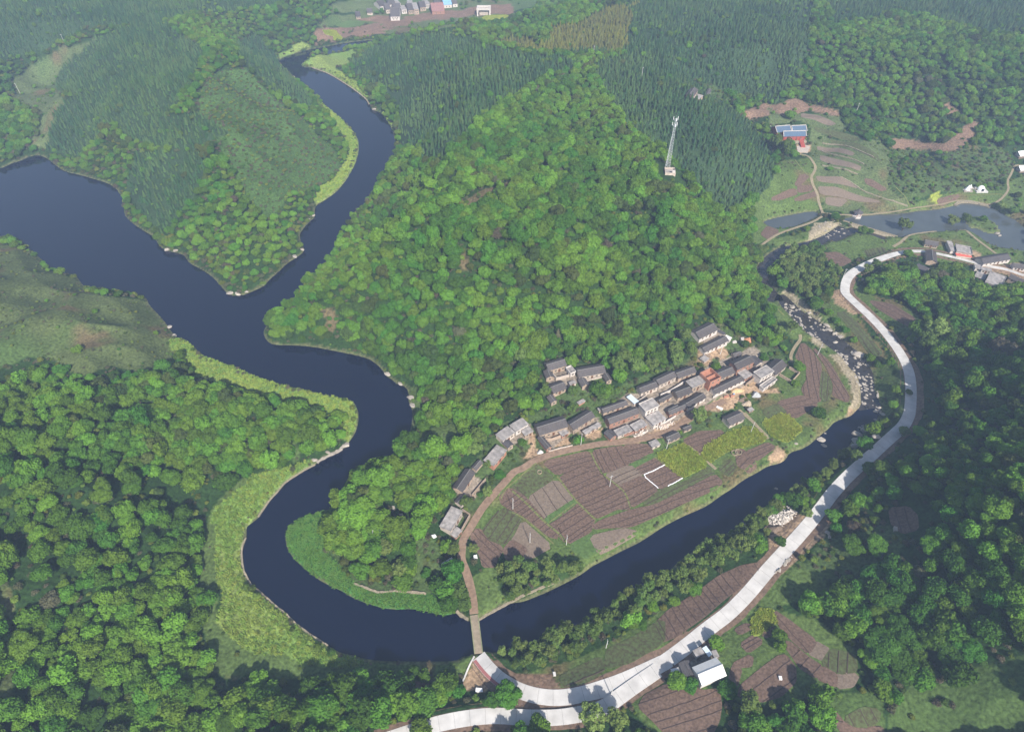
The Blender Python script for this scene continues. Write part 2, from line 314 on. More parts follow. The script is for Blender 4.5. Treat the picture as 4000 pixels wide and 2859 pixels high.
def press(z, path, hw, fall, drop=0.0):
    d = edge_dist(gx, gy, path[:, :2], closed=False, far=hw+fall); m = np.nonzero(d < hw+fall)[0]
    s = path[:, :2]; best = np.full(len(m), 1e9); zz = np.zeros(len(m))
    for i in range(len(s)-1):
        a = s[i]; e = s[i+1]-a; t = np.clip(((gx[m]-a[0])*e[0]+(gy[m]-a[1])*e[1])/(e@e+1e-9), 0, 1)
        q = np.hypot(gx[m]-a[0]-t*e[0], gy[m]-a[1]-t*e[1]); k = q < best
        best = np.where(k, q, best); zz = np.where(k, path[i, 2]*(1-t)+path[i+1, 2]*t, zz)
    w = np.where(sd[m] < 0.3, 0, smooth(1-(best-hw)/fall)); z[m] = z[m]*(1-w)+(zz-drop)*w; return z
z = press(z, DIRT, 1.4, 3, 0.05)
z = press(z, ROAD_LOW, 2.6, 4, 0.12); z = press(z, ROAD, 2.6, 5, 0.12)
GZ = z.reshape(GX.shape)
def h(x, y):
    x = np.atleast_1d(np.asarray(x, float)); y = np.atleast_1d(np.asarray(y, float))
    r = np.interp(y, yr, np.arange(len(yr))); c = np.interp(x/W(y), sc_, np.arange(len(sc_)))
    i = np.clip(r.astype(int), 0, len(yr)-2); j = np.clip(c.astype(int), 0, len(sc_)-2); fr = r-i; fc = c-j
    return (GZ[i, j]*(1-fc)+GZ[i, j+1]*fc)*(1-fr)+(GZ[i+1, j]*(1-fc)+GZ[i+1, j+1]*fc)*fr
def hz(x, y): return float(h(x, y)[0])
def on_ground(pts, up=0.0):
    """sheet points -> points on the terrain (first hit of the ray), n x 3"""
    a = np.array(pts, float); zz = np.linspace(228, -1, 330)
    X, Y = at_z(a[:, 0][:, None], a[:, 1][:, None], zz[None])
    H = h(X.ravel(), Y.ravel()).reshape(X.shape)+up
    k = np.argmax(zz[None] <= H, axis=1); k = np.where((zz[None] <= H).any(1), k, len(zz)-1)
    o = np.arange(len(a)); z1 = zz[np.maximum(k-1, 0)]; z2 = zz[k]; d1 = z1-H[o, np.maximum(k-1, 0)]; d2 = H[o, k]-z2
    zf = z1+(z2-z1)*np.where(d1+d2 > 0, d1/(d1+d2+1e-9), 0)
    x, y = at_z(a[:, 0], a[:, 1], zf); return np.stack([x, y, h(x, y)], 1)
def G(pts, up=0.0): return on_ground(pts, up)
def to_sheet(x, y, z):
    """plan position -> sheet position (the inverse of the survey)"""
    dz = CAM_H-z; dep = y*CS+dz*SN; return 1136+FOC*x/dep, 812+FOC*(dz*CS-y*SN)/dep*1.0
# ------------------------------------------------------------------ ground cover (sheet outlines, class)
WOOD, CONI, GRASS, MEADOW, EARTH, MARGIN, LILY, POPLAR, SCRUB, GOLD, TERR, CROP, RED, GRAVEL, COURT, YOUNG, PASTURE, DRYG = range(18)
COVER = [
 (U2([(1060,640),(1190,600),(1300,510),(1450,390),(1700,260),(1900,190),(2130,90),(2110,140),(1900,240),(1720,320),(1620,430),(1450,470),(1250,580),(1080,650)]), DRYG),
 (U2([(1480,720),(1560,740),(1600,860),(1520,880)]), DRYG),(U2([(470,1130),(560,1150),(600,1230),(580,1340),(520,1340),(510,1220)]), DRYG),
 (S3([(1240,1190),(1330,1180),(1700,1110),(2050,1140),(2400,1200),(2400,1600),(2000,1540),(1700,1380),(1240,1400)]), MARGIN),
 (S5([(1500,1090),(1640,1090),(1900,960),(2200,860),(2271,830),(2700,640),(3100,500),(3300,700),(3160,900),(2900,1010),(2560,1180),(2271,1330),(1960,1500),(1640,1620),(1300,1623),(1180,1500),(1120,1330)]), COURT),
 (S5([(460,820),(700,740),(810,860),(980,900),(980,1060),(830,950),(700,1020),(560,1000),(450,960)]), COURT),
 (S7([(1300,330),(1700,230),(2030,100),(2110,200),(1900,320),(1720,300),(1500,500),(1400,500)]), COURT), (S7([(860,390),(1180,190),(1250,290),(1150,380),(940,440)]), COURT), (S7([(300,1040),(500,820),(620,900),(480,1110),(380,1180)]), COURT),
 (S6([(380,290),(680,270),(840,400),(500,580),(440,420)]), COURT), (T5([(300,900),(600,720),(720,830),(560,920),(480,1000)]), COURT),
 (S6([(300,1440),(480,1300),(600,1200),(760,1120),(960,1000),(1120,930),(1240,1045),(1420,1000),(1430,1080),(1180,1100),(1100,1070),(960,1140),(880,1210),(850,1290),(640,1340),(560,1300),(400,1400)]), EARTH),
 (S6([(500,560),(640,520),(740,490),(800,540),(770,640),(700,660),(600,630),(520,600)]), EARTH),
 (S6([(380,500),(560,560),(600,660),(560,740),(430,700),(400,640)]), EARTH),
 (T1([(1250,170),(1330,90),(1450,60),(1600,60),(1560,130),(1350,250),(1050,290),(860,300),(870,270),(1150,230)]), EARTH),
 (T1([(640,215),(730,180),(790,160),(770,250),(700,270),(640,240)]), EARTH),
 (T1([(330,300),(480,250),(530,280),(500,320),(360,345)]), EARTH),
 (S7([(1150,330),(1260,330),(1240,480),(1330,560),(1120,640),(1180,480)]), EARTH),
 (T4([(575,830),(600,900),(780,1075),(640,1130),(490,1110),(470,1050)]), EARTH),
 (T4([(850,1000),(1270,980),(1340,1110),(1200,1120),(1020,1070),(900,1030)]), RED),
 (T4([(0,1060),(150,1050),(200,1110),(140,1165),(0,1150)]), RED),
 (T4([(560,1440),(800,1430),(950,1450),(900,1497),(600,1497)]), RED),
 (T4([(950,1260),(1540,1220),(1880,1120),(1700,1260),(1500,1290),(1150,1310)]), EARTH),
 (T2([(10,980),(190,880),(400,960),(330,1050),(180,1190),(60,1290),(0,1310),(0,1080)]), EARTH),
 (T2([(500,950),(560,1000),(480,1150),(300,1300),(150,1450),(60,1480),(200,1300),(380,1100)]), EARTH),
 (T2([(0,430),(60,300),(160,390),(120,480),(20,490)]), EARTH),
 (T2([(700,-10),(790,-20),(760,60),(690,80)]), EARTH),
 (S2([(2000,1000),(2130,950),(2271,930),(2271,1030),(2080,1050)]), RED),
 (S3([(0,265),(240,200),(400,250),(640,300),(650,345),(560,350),(350,310),(130,350),(60,310)]), RED),
 (S3([(745,375),(830,370),(840,420),(770,430)]), RED),
 (S3([(1020,520),(1150,560),(1400,580),(1560,585),(1670,520),(1750,440),(1800,400),(1860,430),(1820,540),(1720,645),(1560,670),(1400,650),(1130,640)]), RED),
 (S3([(1590,220),(1760,340),(1810,400),(1740,420),(1580,310)]), RED),
 (S3([(250,600),(370,600),(370,680),(260,690)]), EARTH),
 (S4([(540,530),(650,540),(720,650),(800,740),(740,740),(600,640)]), EARTH),
 (S4([(1700,150),(1850,180),(1900,230),(1850,290),(1700,240)]), EARTH),
 (S4([(1850,300),(2271,290),(2271,480),(2100,380),(1900,340)]), EARTH),
 # gravel bars beside the creek
 (U5([(420,0),(540,40),(600,100),(660,160),(720,200),(800,250),(830,300),(760,260),(600,140),(480,60)]), GRAVEL),
 (U5([(700,370),(760,370),(830,460),(900,520),(910,640),(900,700),(850,780),(800,780),(850,640),(820,520)]), GRAVEL),
 (U5([(600,255),(640,285),(690,330),(650,330),(600,290)]), GRAVEL),
 (S4([(120,520),(240,560),(420,740),(440,780),(300,700),(180,620)]), GRAVEL),
 (S3([(420,1290),(620,1280),(640,1400),(540,1430),(380,1500),(330,1480)]), GRAVEL),
 # far valley
 (S1([(500,290),(560,240),(850,240),(1100,200),(1150,290),(880,330),(760,355),(520,395)]), RED),
 (S1([(200,520),(220,470),(420,370),(480,400),(470,430),(330,470)]), GRASS),
 (S1([(560,220),(660,130),(880,130),(900,200),(600,240)]), TERR),
 (S1([(880,170),(1100,130),(1300,170),(1500,110),(1700,100),(2271,30),(2271,130),(1900,140),(1500,190),(1150,260),(1100,200)]), RED),
 (S1([(600,70),(830,0),(1000,0),(980,90),(660,120)]), TERR),
 (S1([(800,-200),(2600,-200),(2480,60),(2271,110),(1900,200),(1500,280),(1150,300),(900,150)]), TERR),
 (S1([(400,570),(480,520),(860,435),(900,470),(820,560),(700,600),(790,660),(900,740),(1000,860),(1010,930),(960,900),(830,770),(740,700),(560,620)]), GRASS),
 (S1([(560,870),(640,930),(760,1040),(840,1130),(905,1220),(918,1300),(905,1420),(840,1560),(780,1640),(620,1640),(780,1500),(830,1380),(800,1250),(720,1100),(600,950)]), GRASS),
 (U2([(760,0),(750,60),(640,235),(520,345),(445,385),(420,350),(480,250),(560,190),(660,70),(690,0)]), GRASS),
 (S1([(1100,1010),(1130,1000),(1220,1130),(1225,1330),(1180,1150)]), GRASS),
 (U6([(870,225),(1000,245),(1200,310),(1400,300),(1640,270),(1680,60),(1800,20),(1560,60),(1300,200),(1150,290),(1000,250)]), GOLD),
 (F([(1110,84),(1150,92),(1210,104),(1280,100),(1385,85),(1400,30),(1340,45),(1290,62),(1225,75),(1215,112),(1200,118),(1110,96)]), GOLD),
 (S2([(0,350),(150,380),(300,440),(500,430),(800,370),(1020,350),(1030,440),(900,470),(700,440),(500,470),(250,480),(0,400)]), GOLD),
 (S2([(350,250),(620,220),(900,100),(1050,80),(1080,150),(1000,330),(700,380),(400,400)]), GOLD),
 # west bank
 (U3([(130,228),(240,236),(300,290),(420,385),(780,525),(1060,605),(1400,675),(1480,700),(1515,790),(1500,900),(1445,1000),(1400,980),(1420,860),(1390,790),(1240,760),(1050,730),(900,680),(700,620),(480,570),(330,500),(240,400),(180,320),(120,310)]), GRASS),
 (U3([(700,1610),(860,1430),(970,1300),(1200,1170),(1160,1120),(1050,1150),(880,1200),(740,1260),(560,1400),(450,1500),(420,1610)]), GRASS),
 (T7([(1600,1180),(1540,1260),(1530,1440),(1600,1623),(1370,1623),(1370,1240),(1480,1050),(1600,900),(1800,880),(1850,880),(1780,960),(1680,1080)]), GRASS),
 (T7([(1270,1623),(1290,1300),(1350,1100),(1500,940),(1700,860),(1860,850),(2020,820),(2000,860),(1480,1060),(1380,1240),(1370,1623)]), MARGIN),
 (T3([(-200,880),(0,905),(110,1000),(230,1120),(330,1200),(530,1345),(700,1450),(940,1550),(900,1620),(700,1600),(400,1560),(250,1480),(0,1500),(-100,1450),(-350,1200),(-300,900)]), GRASS),
 (T8([(1640,0),(1770,0),(1760,340),(1730,560),(1780,720),(1900,830),(2000,950),(2100,1050),(1900,1150),(1720,1080),(1660,850),(1640,650),(1700,600),(1620,400)]), MARGIN),
 (T3([(-400,1350),(300,1480),(700,1590),(950,1560),(1150,1550),(1800,1552),(1900,1500),(1940,1500),(1900,1600),(1850,1680),(1000,1700),(0,1700)]), MARGIN),
 (T4([(0,870),(400,875),(560,815),(560,860),(470,1050),(480,1140),(300,1180),(0,1200)]), SCRUB),
 (T3([(260,390),(330,330),(420,265),(640,210),(700,180),(700,280),(600,380),(620,480),(640,600),(740,700),(880,860),(1050,940),(1250,930),(1540,960),(1700,1030),(1780,1105),(1740,1140),(1650,1145),(1500,1105),(1200,1095),(1000,1045),(740,915),(500,785),(300,595)]), LILY),
 (T3([(640,560),(740,690),(880,850),(1050,935),(1540,955),(1560,850),(1400,900),(1100,860),(900,760),(760,600)]), SCRUB),
 (T3([(1400,480),(1560,450),(1650,560),(1680,700),(1640,860),(1560,920),(1380,850),(1370,700),(1390,560)]), SCRUB),
 (T3([(1900,830),(2060,710),(2150,740),(2140,900),(2271,960),(2200,1020),(2100,1100),(1970,1185),(1940,1000)]), MARGIN),
 (U3([(1880,600),(1990,560),(2000,640),(1960,820),(1900,980),(1850,1000),(1905,890),(1920,760),(1890,700)]), MARGIN),
 (U3([(1900,960),(2200,860),(2271,900),(2240,1000),(2080,1010),(1940,1010)]), MARGIN),
 # meadow hill
 (F([(-200,560),(0,540),(60,560),(110,600),(170,625),(200,650),(330,670),(370,720),(385,760),(380,800),(330,830),(290,820),(250,810),(180,835),(120,800),(60,790),(0,820),(-200,900)]), MEADOW),
 (T8([(0,360),(80,400),(110,560),(110,720),(0,740)]), MEADOW), (T8([(0,1060),(110,1080),(120,1400),(0,1480)]), MEADOW),
 (U3([(1000,990),(1060,990),(1080,1100),(1030,1150),(1000,1080)]), MEADOW),
 # peninsula
 (U4([(190,630),(230,480),(300,410),(240,370),(260,290),(400,170),(560,110),(700,110),(860,210),(820,340),(700,500),(620,610),(540,600),(500,520),(440,560),(380,620),(330,680)]), CONI),
 (U4([(590,620),(700,500),(840,480),(960,560),(820,640)]), CONI), (U1([(920,470),(1020,180),(1450,180),(1550,260),(1500,400),(1400,560),(1300,700),(1200,810),(1100,700),(960,560)]), CONI),
 (F([(570,70),(600,110),(640,150),(655,185),(700,230),(690,260),(610,200),(540,150),(520,100)]), CONI),
 (F([(480,160),(540,150),(600,210),(690,280),(740,330),(760,370),(700,420),(640,430),(600,500),(540,440),(500,350),(470,300),(440,260),(440,200)]), YOUNG),
 (U4([(60,330),(240,210),(440,150),(440,180),(300,260),(250,300),(260,400),(300,440),(240,500),(200,620),(120,640),(180,480),(60,420)]), TERR),
 # conifer hills
 (F([(778,140),(830,105),(890,80),(990,75),(1060,95),(1150,120),(1250,130),(1290,150),(1230,175),(1150,205),(1050,285),(980,370),(900,345),(890,320),(880,280),(885,240),(850,200),(790,165)]), CONI),
 (F([(1310,150),(1400,118),(1520,170),(1650,262),(1700,320),(1722,370),(1700,420),(1640,470),(1600,480),(1545,430),(1490,350),(1400,290),(1365,240),(1340,190)]), CONI),
 (F([(1240,125),(1400,40),(1300,-60),(1800,-60),(1800,60),(1790,130),(1750,200),(1720,232),(1640,215),(1520,170),(1400,122)]), CONI),
 (F([(1800,-60),(2300,-60),(2300,60),(2200,90),(2000,30),(1850,60)]), CONI),
 (F([(-400,-100),(760,-100),(600,20),(420,30),(330,60),(200,60),(80,120),(-400,200)]), CONI),
 # right valley
 (S3([(380,430),(560,560),(900,560),(1000,560),(1100,650),(1060,800),(1100,1000),(1250,1120),(1240,1170),(860,1225),(500,1190),(430,1000),(390,890),(430,780),(370,690),(370,560)]), TERR),
 (S3([(0,230),(250,330),(640,350),(700,480),(430,470),(300,400),(0,420)]), TERR),
 (S3([(-60,900),(100,760),(240,740),(380,700),(430,800),(400,900),(450,1050),(480,1190),(400,1300),(120,1380),(0,1450),(-150,1500),(-120,1150)]), MARGIN),
 (S3([(-100,1180),(0,1180),(200,1130),(430,1090),(460,1160),(460,1190),(200,1220),(0,1265),(-100,1290)]), CROP),
 (S3([(160,900),(250,740),(330,840),(300,900)]), CROP), (S3([(1420,1070),(1530,1020),(1530,1070),(1490,1130)]), CROP),
 (S3([(1050,650),(1500,650),(2000,600),(2150,700),(2150,900),(2100,1000),(1700,1030),(1500,1020),(1250,1110),(1100,980),(1000,780)]), SCRUB),
 (S3([(1240,1120),(1700,1020),(2100,960),(2400,800),(2400,1300),(2250,1330),(2100,1220),(2000,1140),(1700,1110),(1300,1180),(1240,1180)]), MARGIN),
 (S4([(0,70),(300,20),(560,0),(1160,50),(1300,30),(1700,0),(2100,200),(2271,140),(2271,300),(1850,300),(1500,300),(1300,200),(1100,160),(760,270),(520,150),(330,160),(0,140)]), MARGIN),
 (S4([(1000,0),(2000,0),(1900,120),(2020,215),(1830,200),(1300,220),(1150,120)]), MARGIN),
 (F([(1835,640),(1870,650),(1900,700),(1955,770),(1985,840),(1990,900),(1965,930),(1940,850),(1880,780),(1815,690)]), MARGIN),
 (F([(1700,655),(1740,650),(1800,695),(1880,765),(1945,850),(1955,930),(1900,990),(1790,1015),(1720,1010),(1790,960),(1885,900),(1860,820),(1800,755),(1755,750),(1720,700)]), MARGIN),
 (S4([(720,420),(760,600),(900,720),(1100,880),(1230,950),(1300,880),(1340,760),(1200,640),(1000,590),(860,560),(790,480),(740,440)]), MARGIN),
 (F([(1960,900),(1990,830),(1960,740),(1925,690),(1940,690),(2030,800),(2045,880),(2020,950)]), SCRUB),
 (F([(1620,930),(1700,880),(1790,760),(1850,800),(1895,860),(1885,915),(1790,985),(1720,1010),(1600,1080),(1500,1150),(1300,1240),(1200,1270),(1060,1200),(1040,1170),(1120,1070),(1200,1010),(1440,985),(1520,965)]), MARGIN),
 (F([(1270,1240),(1300,1220),(1400,1170),(1600,1080),(1720,1015),(1740,1030),(1600,1110),(1400,1210),(1300,1265)]), MARGIN),
 (F([(1100,1275),(1180,1230),(1290,1245),(1290,1270),(1180,1325),(1100,1335)]), POPLAR),
 (F([(1082,1450),(1130,1425),(1200,1395),(1350,1305),(1480,1215),(1620,1135),(1700,1100),(1710,1150),(1690,1200),(1660,1230),(1560,1290),(1400,1375),(1330,1415),(1200,1488),(1090,1478)]), POPLAR),
 (F([(1740,1075),(1790,1035),(1870,965),(1900,975),(1850,1040),(1790,1095),(1770,1120)]), POPLAR),
 (S4([(130,200),(300,160),(480,200),(600,330),(640,450),(560,540),(400,600),(300,620),(180,560),(100,420)]), POPLAR),
 (F([(1820,1200),(1900,1150),(2000,1170),(2000,1260),(1850,1290),(1780,1260)]), SCRUB),
 (T5([(880,300),(1150,150),(1330,0),(1620,0),(1640,200),(1850,190),(1560,290),(1180,400),(860,480)]), MARGIN),
 (T5([(600,650),(880,430),(1180,400),(1560,500),(1900,740),(1950,1000),(1850,1130),(1560,1140),(1340,1250),(1100,1230),(860,1230),(780,1060),(700,900)]), MARGIN),
 (T5([(-100,1230),(200,1060),(450,1060),(700,1110),(720,1300),(600,1600),(200,1600)]), MARGIN),
 (T6([(1200,1150),(1500,1000),(1800,930),(2100,850),(2100,1750),(650,1750),(680,1450),(900,1150)]), PASTURE),
 (T6([(80,1250),(500,1250),(620,1350),(650,1700),(60,1700),(90,1450)]), PASTURE),
 (T4([(1000,990),(1300,900),(1700,740),(2271,400),(2400,500),(2271,760),(1900,960),(1600,1080),(1300,1130),(1000,1060)]), MARGIN),
 (F([(1000,1120),(1010,1050),(1060,1010),(1110,940),(1190,912),(1330,885),(1410,838),(1530,790),(1530,730),(1600,715),(1650,745),(1720,775),(1775,810),(1760,860),(1700,880),(1650,900),(1640,950),(1560,960),(1450,985),(1200,1005),(1110,1080),(1060,1180),(1040,1240),(990,1210)]), SCRUB),
 (S5([(390,700),(640,600),(800,700),(1170,710),(1300,920),(1280,1000),(1000,1100),(1100,1200),(560,1330),(420,1250),(430,1000)]), SCRUB),
 (S5([(430,1330),(900,1200),(1500,1000),(1600,1050),(1150,1250),(600,1380)]), SCRUB),
 (S2([(1560,760),(1850,770),(1950,900),(2000,1000),(1750,960),(1600,900)]), SCRUB),
 (F([(560,-60),(760,-60),(740,60),(640,130),(600,120)]), WOOD),
]
COVER = [(np.array(p, float), c) for p, c in COVER]
GAPS = [np.array(U2(p), float) for p in ([(1060,620),(1190,590),(1300,500),(1450,380),(1700,250),(1900,190),(2130,90),(2100,150),(1900,250),(1700,330),(1620,440),(1450,480),(1250,590),(1080,640)],)]
def cover(x, y, zz, wob=1.0):
    px, py = to_sheet(x, y, zz)
    k = 5.0*wob
    px = px+k*(vnoise(x, y, 9, 5)-0.5)*2; py = py+k*(vnoise(x, y, 9, 6)-0.5)*1.4
    cl = np.full(px.shape, -1)
    for poly, c in COVER:
        m = (cl < 0)
        i = inside(px, py, poly); cl = np.where(m & i, c, cl)
    return np.where(cl < 0, WOOD, cl), px, py

ALB = np.array([(.020,.046,.012),(.030,.058,.026),(.140,.220,.050),(.078,.102,.036),(.30,.21,.135),(.075,.115,.032),(.040,.115,.024),(.030,.062,.018),(.055,.088,.028),
                (.12,.13,.035),(.085,.115,.045),(.24,.28,.05),(.175,.115,.080),(.27,.23,.16),(.21,.175,.14),(.055,.105,.028),(.060,.100,.028),(.105,.085,.045)])
cl, cpx, cpy = cover(gx, gy, GZ.ravel())
n1 = fbm(gx, gy, 22, 5); n2 = fbm(gx, gy, 5, 3, 3); n3 = fbm(gx, gy, 60, 6)
col = ALB[cl]*(0.72+0.56*n2)[:, None]
BR = np.array([(.13,.085,.05)]); DK = np.array([(.03,.06,.02)])
w = smooth((n1-0.60)*7)[:, None]*np.isin(cl, [MEADOW, SCRUB, TERR, MARGIN, PASTURE])[:, None]*0.7; col = col*(1-w)+BR*(0.7+0.6*n2[:, None])*w
w = smooth((0.42-n3)*8)[:, None]*np.isin(cl, [GRASS, MEADOW, TERR])[:, None]*0.5; col = col*(1-w)+np.array([(.05,.11,.028)])*w
w = smooth((n3-0.55)*8)[:, None]*np.isin(cl, [GRASS])[:, None]*0.5; col = col*(1-w)+np.array([(.19,.22,.06)])*w
w = smooth((n3-0.52)*8)[:, None]*np.isin(cl, [EARTH])[:, None]*0.6; col = col*(1-w)+np.array([(.17,.13,.08)])*w
m = (sd > -2) & (sd < 0.9) & ~np.isin(cl, [LILY]); col[m] = col[m]*0.5+np.array([.16,.15,.08])*0.5
col[sd <= -0.6] = (.02, .025, .03)
me = bpy.data.meshes.new("ground")
nr, nc = GX.shape; idx = np.arange(nr*nc).reshape(nr, nc)
quads = np.stack([idx[:-1, :-1], idx[:-1, 1:], idx[1:, 1:], idx[1:, :-1]], -1).reshape(-1, 4)
me.vertices.add(nr*nc); me.vertices.foreach_set("co", np.stack([gx, gy, GZ.ravel()], 1).ravel())
me.loops.add(quads.size); me.loops.foreach_set("vertex_index", quads.ravel())
me.polygons.add(len(quads)); me.polygons.foreach_set("loop_start", np.arange(0, quads.size, 4)); me.polygons.foreach_set("loop_total", np.full(len(quads), 4))
me.polygons.foreach_set("use_smooth", np.ones(len(quads), bool)); me.update(calc_edges=True)
ca = me.color_attributes.new("cover", 'FLOAT_COLOR', 'POINT'); ca.data.foreach_set("color", np.concatenate([col, np.ones((len(col), 1))], 1).astype(np.float32).ravel())
gm = bpy.data.materials.new("ground_cover"); gm.use_nodes = True; N = gm.node_tree.nodes; L = gm.node_tree.links; b = N["Principled BSDF"]
b.inputs["Roughness"].default_value = 0.95; b.inputs["Specular IOR Level"].default_value = 0.1
at = N.new("ShaderNodeAttribute"); at.attribute_name = "cover"; tc = N.new("ShaderNodeTexCoord")
nz = N.new("ShaderNodeTexNoise"); nz.inputs["Scale"].default_value = 0.9; nz.inputs["Detail"].default_value = 5; L.new(tc.outputs["Object"], nz.inputs[0])
mr = N.new("ShaderNodeMapRange"); mr.inputs[1].default_value = 0.3; mr.inputs[2].default_value = 0.7; mr.inputs[3].default_value = 0.55; mr.inputs[4].default_value = 1.45; L.new(nz.outputs["Fac"], mr.inputs[0])
vm = N.new("ShaderNodeVectorMath"); vm.operation = 'SCALE'; L.new(at.outputs["Color"], vm.inputs[0]); L.new(mr.outputs[0], vm.inputs["Scale"]); L.new(vm.outputs[0], b.inputs["Base Color"])
bp = N.new("ShaderNodeBump"); bp.inputs["Strength"].default_value = 0.7; bp.inputs["Distance"].default_value = 0.5; L.new(nz.outputs["Fac"], bp.inputs["Height"]); L.new(bp.outputs[0], b.inputs["Normal"])
me.materials.append(gm)
tag(link(bpy.data.objects.new("ground", me)), kind='structure')

# water sheets
wm = bpy.data.materials.new("river_water"); wm.use_nodes = True; N = wm.node_tree.nodes; L = wm.node_tree.links; b = N["Principled BSDF"]
b.inputs["Base Color"].default_value = (.002, .004, .016, 1); b.inputs["Roughness"].default_value = 0.06; b.inputs["IOR"].default_value = 1.42
tc = N.new("ShaderNodeTexCoord"); nz = N.new("ShaderNodeTexNoise"); nz.inputs["Scale"].default_value = 1.2; nz.inputs["Detail"].default_value = 3; L.new(tc.outputs["Object"], nz.inputs[0])
bp = N.new("ShaderNodeBump"); bp.inputs["Strength"].default_value = 0.10; bp.inputs["Distance"].default_value = 0.08; L.new(nz.outputs["Fac"], bp.inputs["Height"]); L.new(bp.outputs[0], b.inputs["Normal"])
def fill_poly(pts, z):
    vs = [Vector((p[0], p[1])) for p in pts]; n = len(vs)
    v, e, f, *_ = delaunay_2d_cdt(vs, [(i, (i+1) % n) for i in range(n)], [], 1, 1e-4)
    return [(p.x, p.y, z) for p in v], [tuple(t) for t in f]
def grow(poly, r):
    t = np.roll(poly, -1, 0)-np.roll(poly, 1, 0); t /= np.linalg.norm(t, axis=1)[:, None]+1e-9
    ar = 0.5*np.sum(poly[:, 0]*np.roll(poly[:, 1], -1)-np.roll(poly[:, 0], -1)*poly[:, 1])
    n = np.stack([t[:, 1], -t[:, 0]], 1)*(1 if ar > 0 else -1); return poly+n*r
CRK = flat(U5([(395,-20),(560,-10),(700,120),(1000,330),(1120,640),(1060,700),(900,730),(800,560),(620,330),(480,230),(360,60)]))
M_crk = mat("shallow_creek_water", (.030,.027,.026), var=.4, scale=.4, rough=.12, spec=.5); M_pond = mat("murky_pond_water", (.060,.070,.070), var=.15, scale=.08, rough=.08, spec=.6)
for nm, w_ in (("creek_water", CRK), ("river", WATER[0]), ("creek_water", WATER[1]), ("creek_water", WATER[2]), ("creek_water", WATER[3]), ("pond_water", pond), ("flooded_field_water", rice_pond)):
    x0, y0 = w_.min(0)-3; x1, y1 = w_.max(0)+3; m = MB()
    zz = {"river": 0.0, "pond_water": 0.012}.get(nm, 0.004+0.004*WATER[1:].index(w_) if False else 0.006)
    if nm == "river":
        m.add([(x0,y0,0),(x1,y0,0),(x1,y1,0),(x0,y1,0)], [(0,1,2,3)])
    else:
        v, f = fill_poly(grow(w_, 0.6), zz+0.004*(id(w_) % 5 == 0)); m.add(v, f)
    tag(m.build(nm, M_pond if nm in ("pond_water", "flooded_field_water") else (M_crk if nm == "creek_water" else wm)), kind='structure')

# ------------------------------------------------------------------ draped sheets: fields, roads
AVOID = []                                              # (outline, margin) in metres where no tree stands
def drape(poly, off=0.12, step=None, thick=0.0):
    """triangulated sheet over the terrain; returns verts, faces"""
    poly = np.array(poly); x0, y0 = poly.min(0); x1, y1 = poly.max(0)
    ar = (x1-x0)*(y1-y0); step = step or max(1.5, math.sqrt(ar/250))
    q = [];
    for i in range(len(poly)):
        a, b = poly[i], poly[(i+1) % len(poly)]; n = max(1, int(np.linalg.norm(b-a)/step))
        q += [a+(b-a)*k/n for k in range(n)]
    q = np.array(q); n = len(q)
    X, Y = np.meshgrid(np.arange(x0+step/2, x1, step), np.arange(y0+step/2, y1, step)); X = X.ravel(); Y = Y.ravel()
    k = inside(X, Y, q) & (edge_dist(X, Y, q, far=step) > step*0.4)
    pts = [Vector((a, b)) for a, b in q]+[Vector((a, b)) for a, b in zip(X[k], Y[k])]
    v, e, f, *_ = delaunay_2d_cdt(pts, [(i, (i+1) % n) for i in range(n)], [], 1, 1e-4)
    vx = np.array([p.x for p in v]); vy = np.array([p.y for p in v]); vz = h(vx, vy)+off
    vv = list(zip(vx, vy, vz)); ff = [tuple(t) for t in f]
    if thick:
        b0 = len(vv); vv += [(vx[i], vy[i], vz[i]-thick) for i in range(n)]
        ff += [(i, (i+1) % n, b0+(i+1) % n, b0+i) for i in range(n)]
    return vv, ff
M_soil = mat("ploughed_soil", (.108,.070,.052), var=.28, scale=1.2, bump=.6, col2=(.128,.086,.065))
M_soil_dry = mat("dry_stubble", (.165,.128,.098), var=.25, scale=1.5, bump=.6)
M_soil_green = mat("soil_with_seedlings", (.085,.070,.038), var=.35, scale=1.0, bump=.6, col2=(.07,.095,.035))
M_crop = mat("ripening_rape_crop", (.24,.28,.045), var=.35, scale=.9, bump=1.0, col2=(.22,.29,.06))
M_green = mat("green_crop", (.070,.120,.034), var=.25, scale=1.0, bump=.8)
M_furrow = mat("damp_furrow", (.062,.043,.036), var=.2, scale=2)
M_bund = mat("grassy_bund", (.13,.145,.05), var=.3, scale=1.2, bump=.5)
M_path = mat("pale_trodden_path", (.24,.20,.13), var=.25, scale=1.5, bump=.3)
FIELD_MATS = {'s': M_soil, 'd': M_soil_dry, 'g': M_soil_green, 'c': M_crop, 'v': M_green}
CROPS = []
def clip_line(poly, p, d):
    """segments of the line p + t d inside poly"""
    ts = []; n = len(poly); nx, ny = -d[1], d[0]
    s = (poly[:, 0]-p[0])*nx+(poly[:, 1]-p[1])*ny
    for i in range(n):
        a, b = s[i], s[(i+1) % n]
        if (a > 0) != (b > 0):
            q = poly[i]+(poly[(i+1) % n]-poly[i])*(a/(a-b)); ts.append((q-p)@d)
    ts.sort(); return [(ts[i], ts[i+1]) for i in range(0, len(ts)-1, 2)]
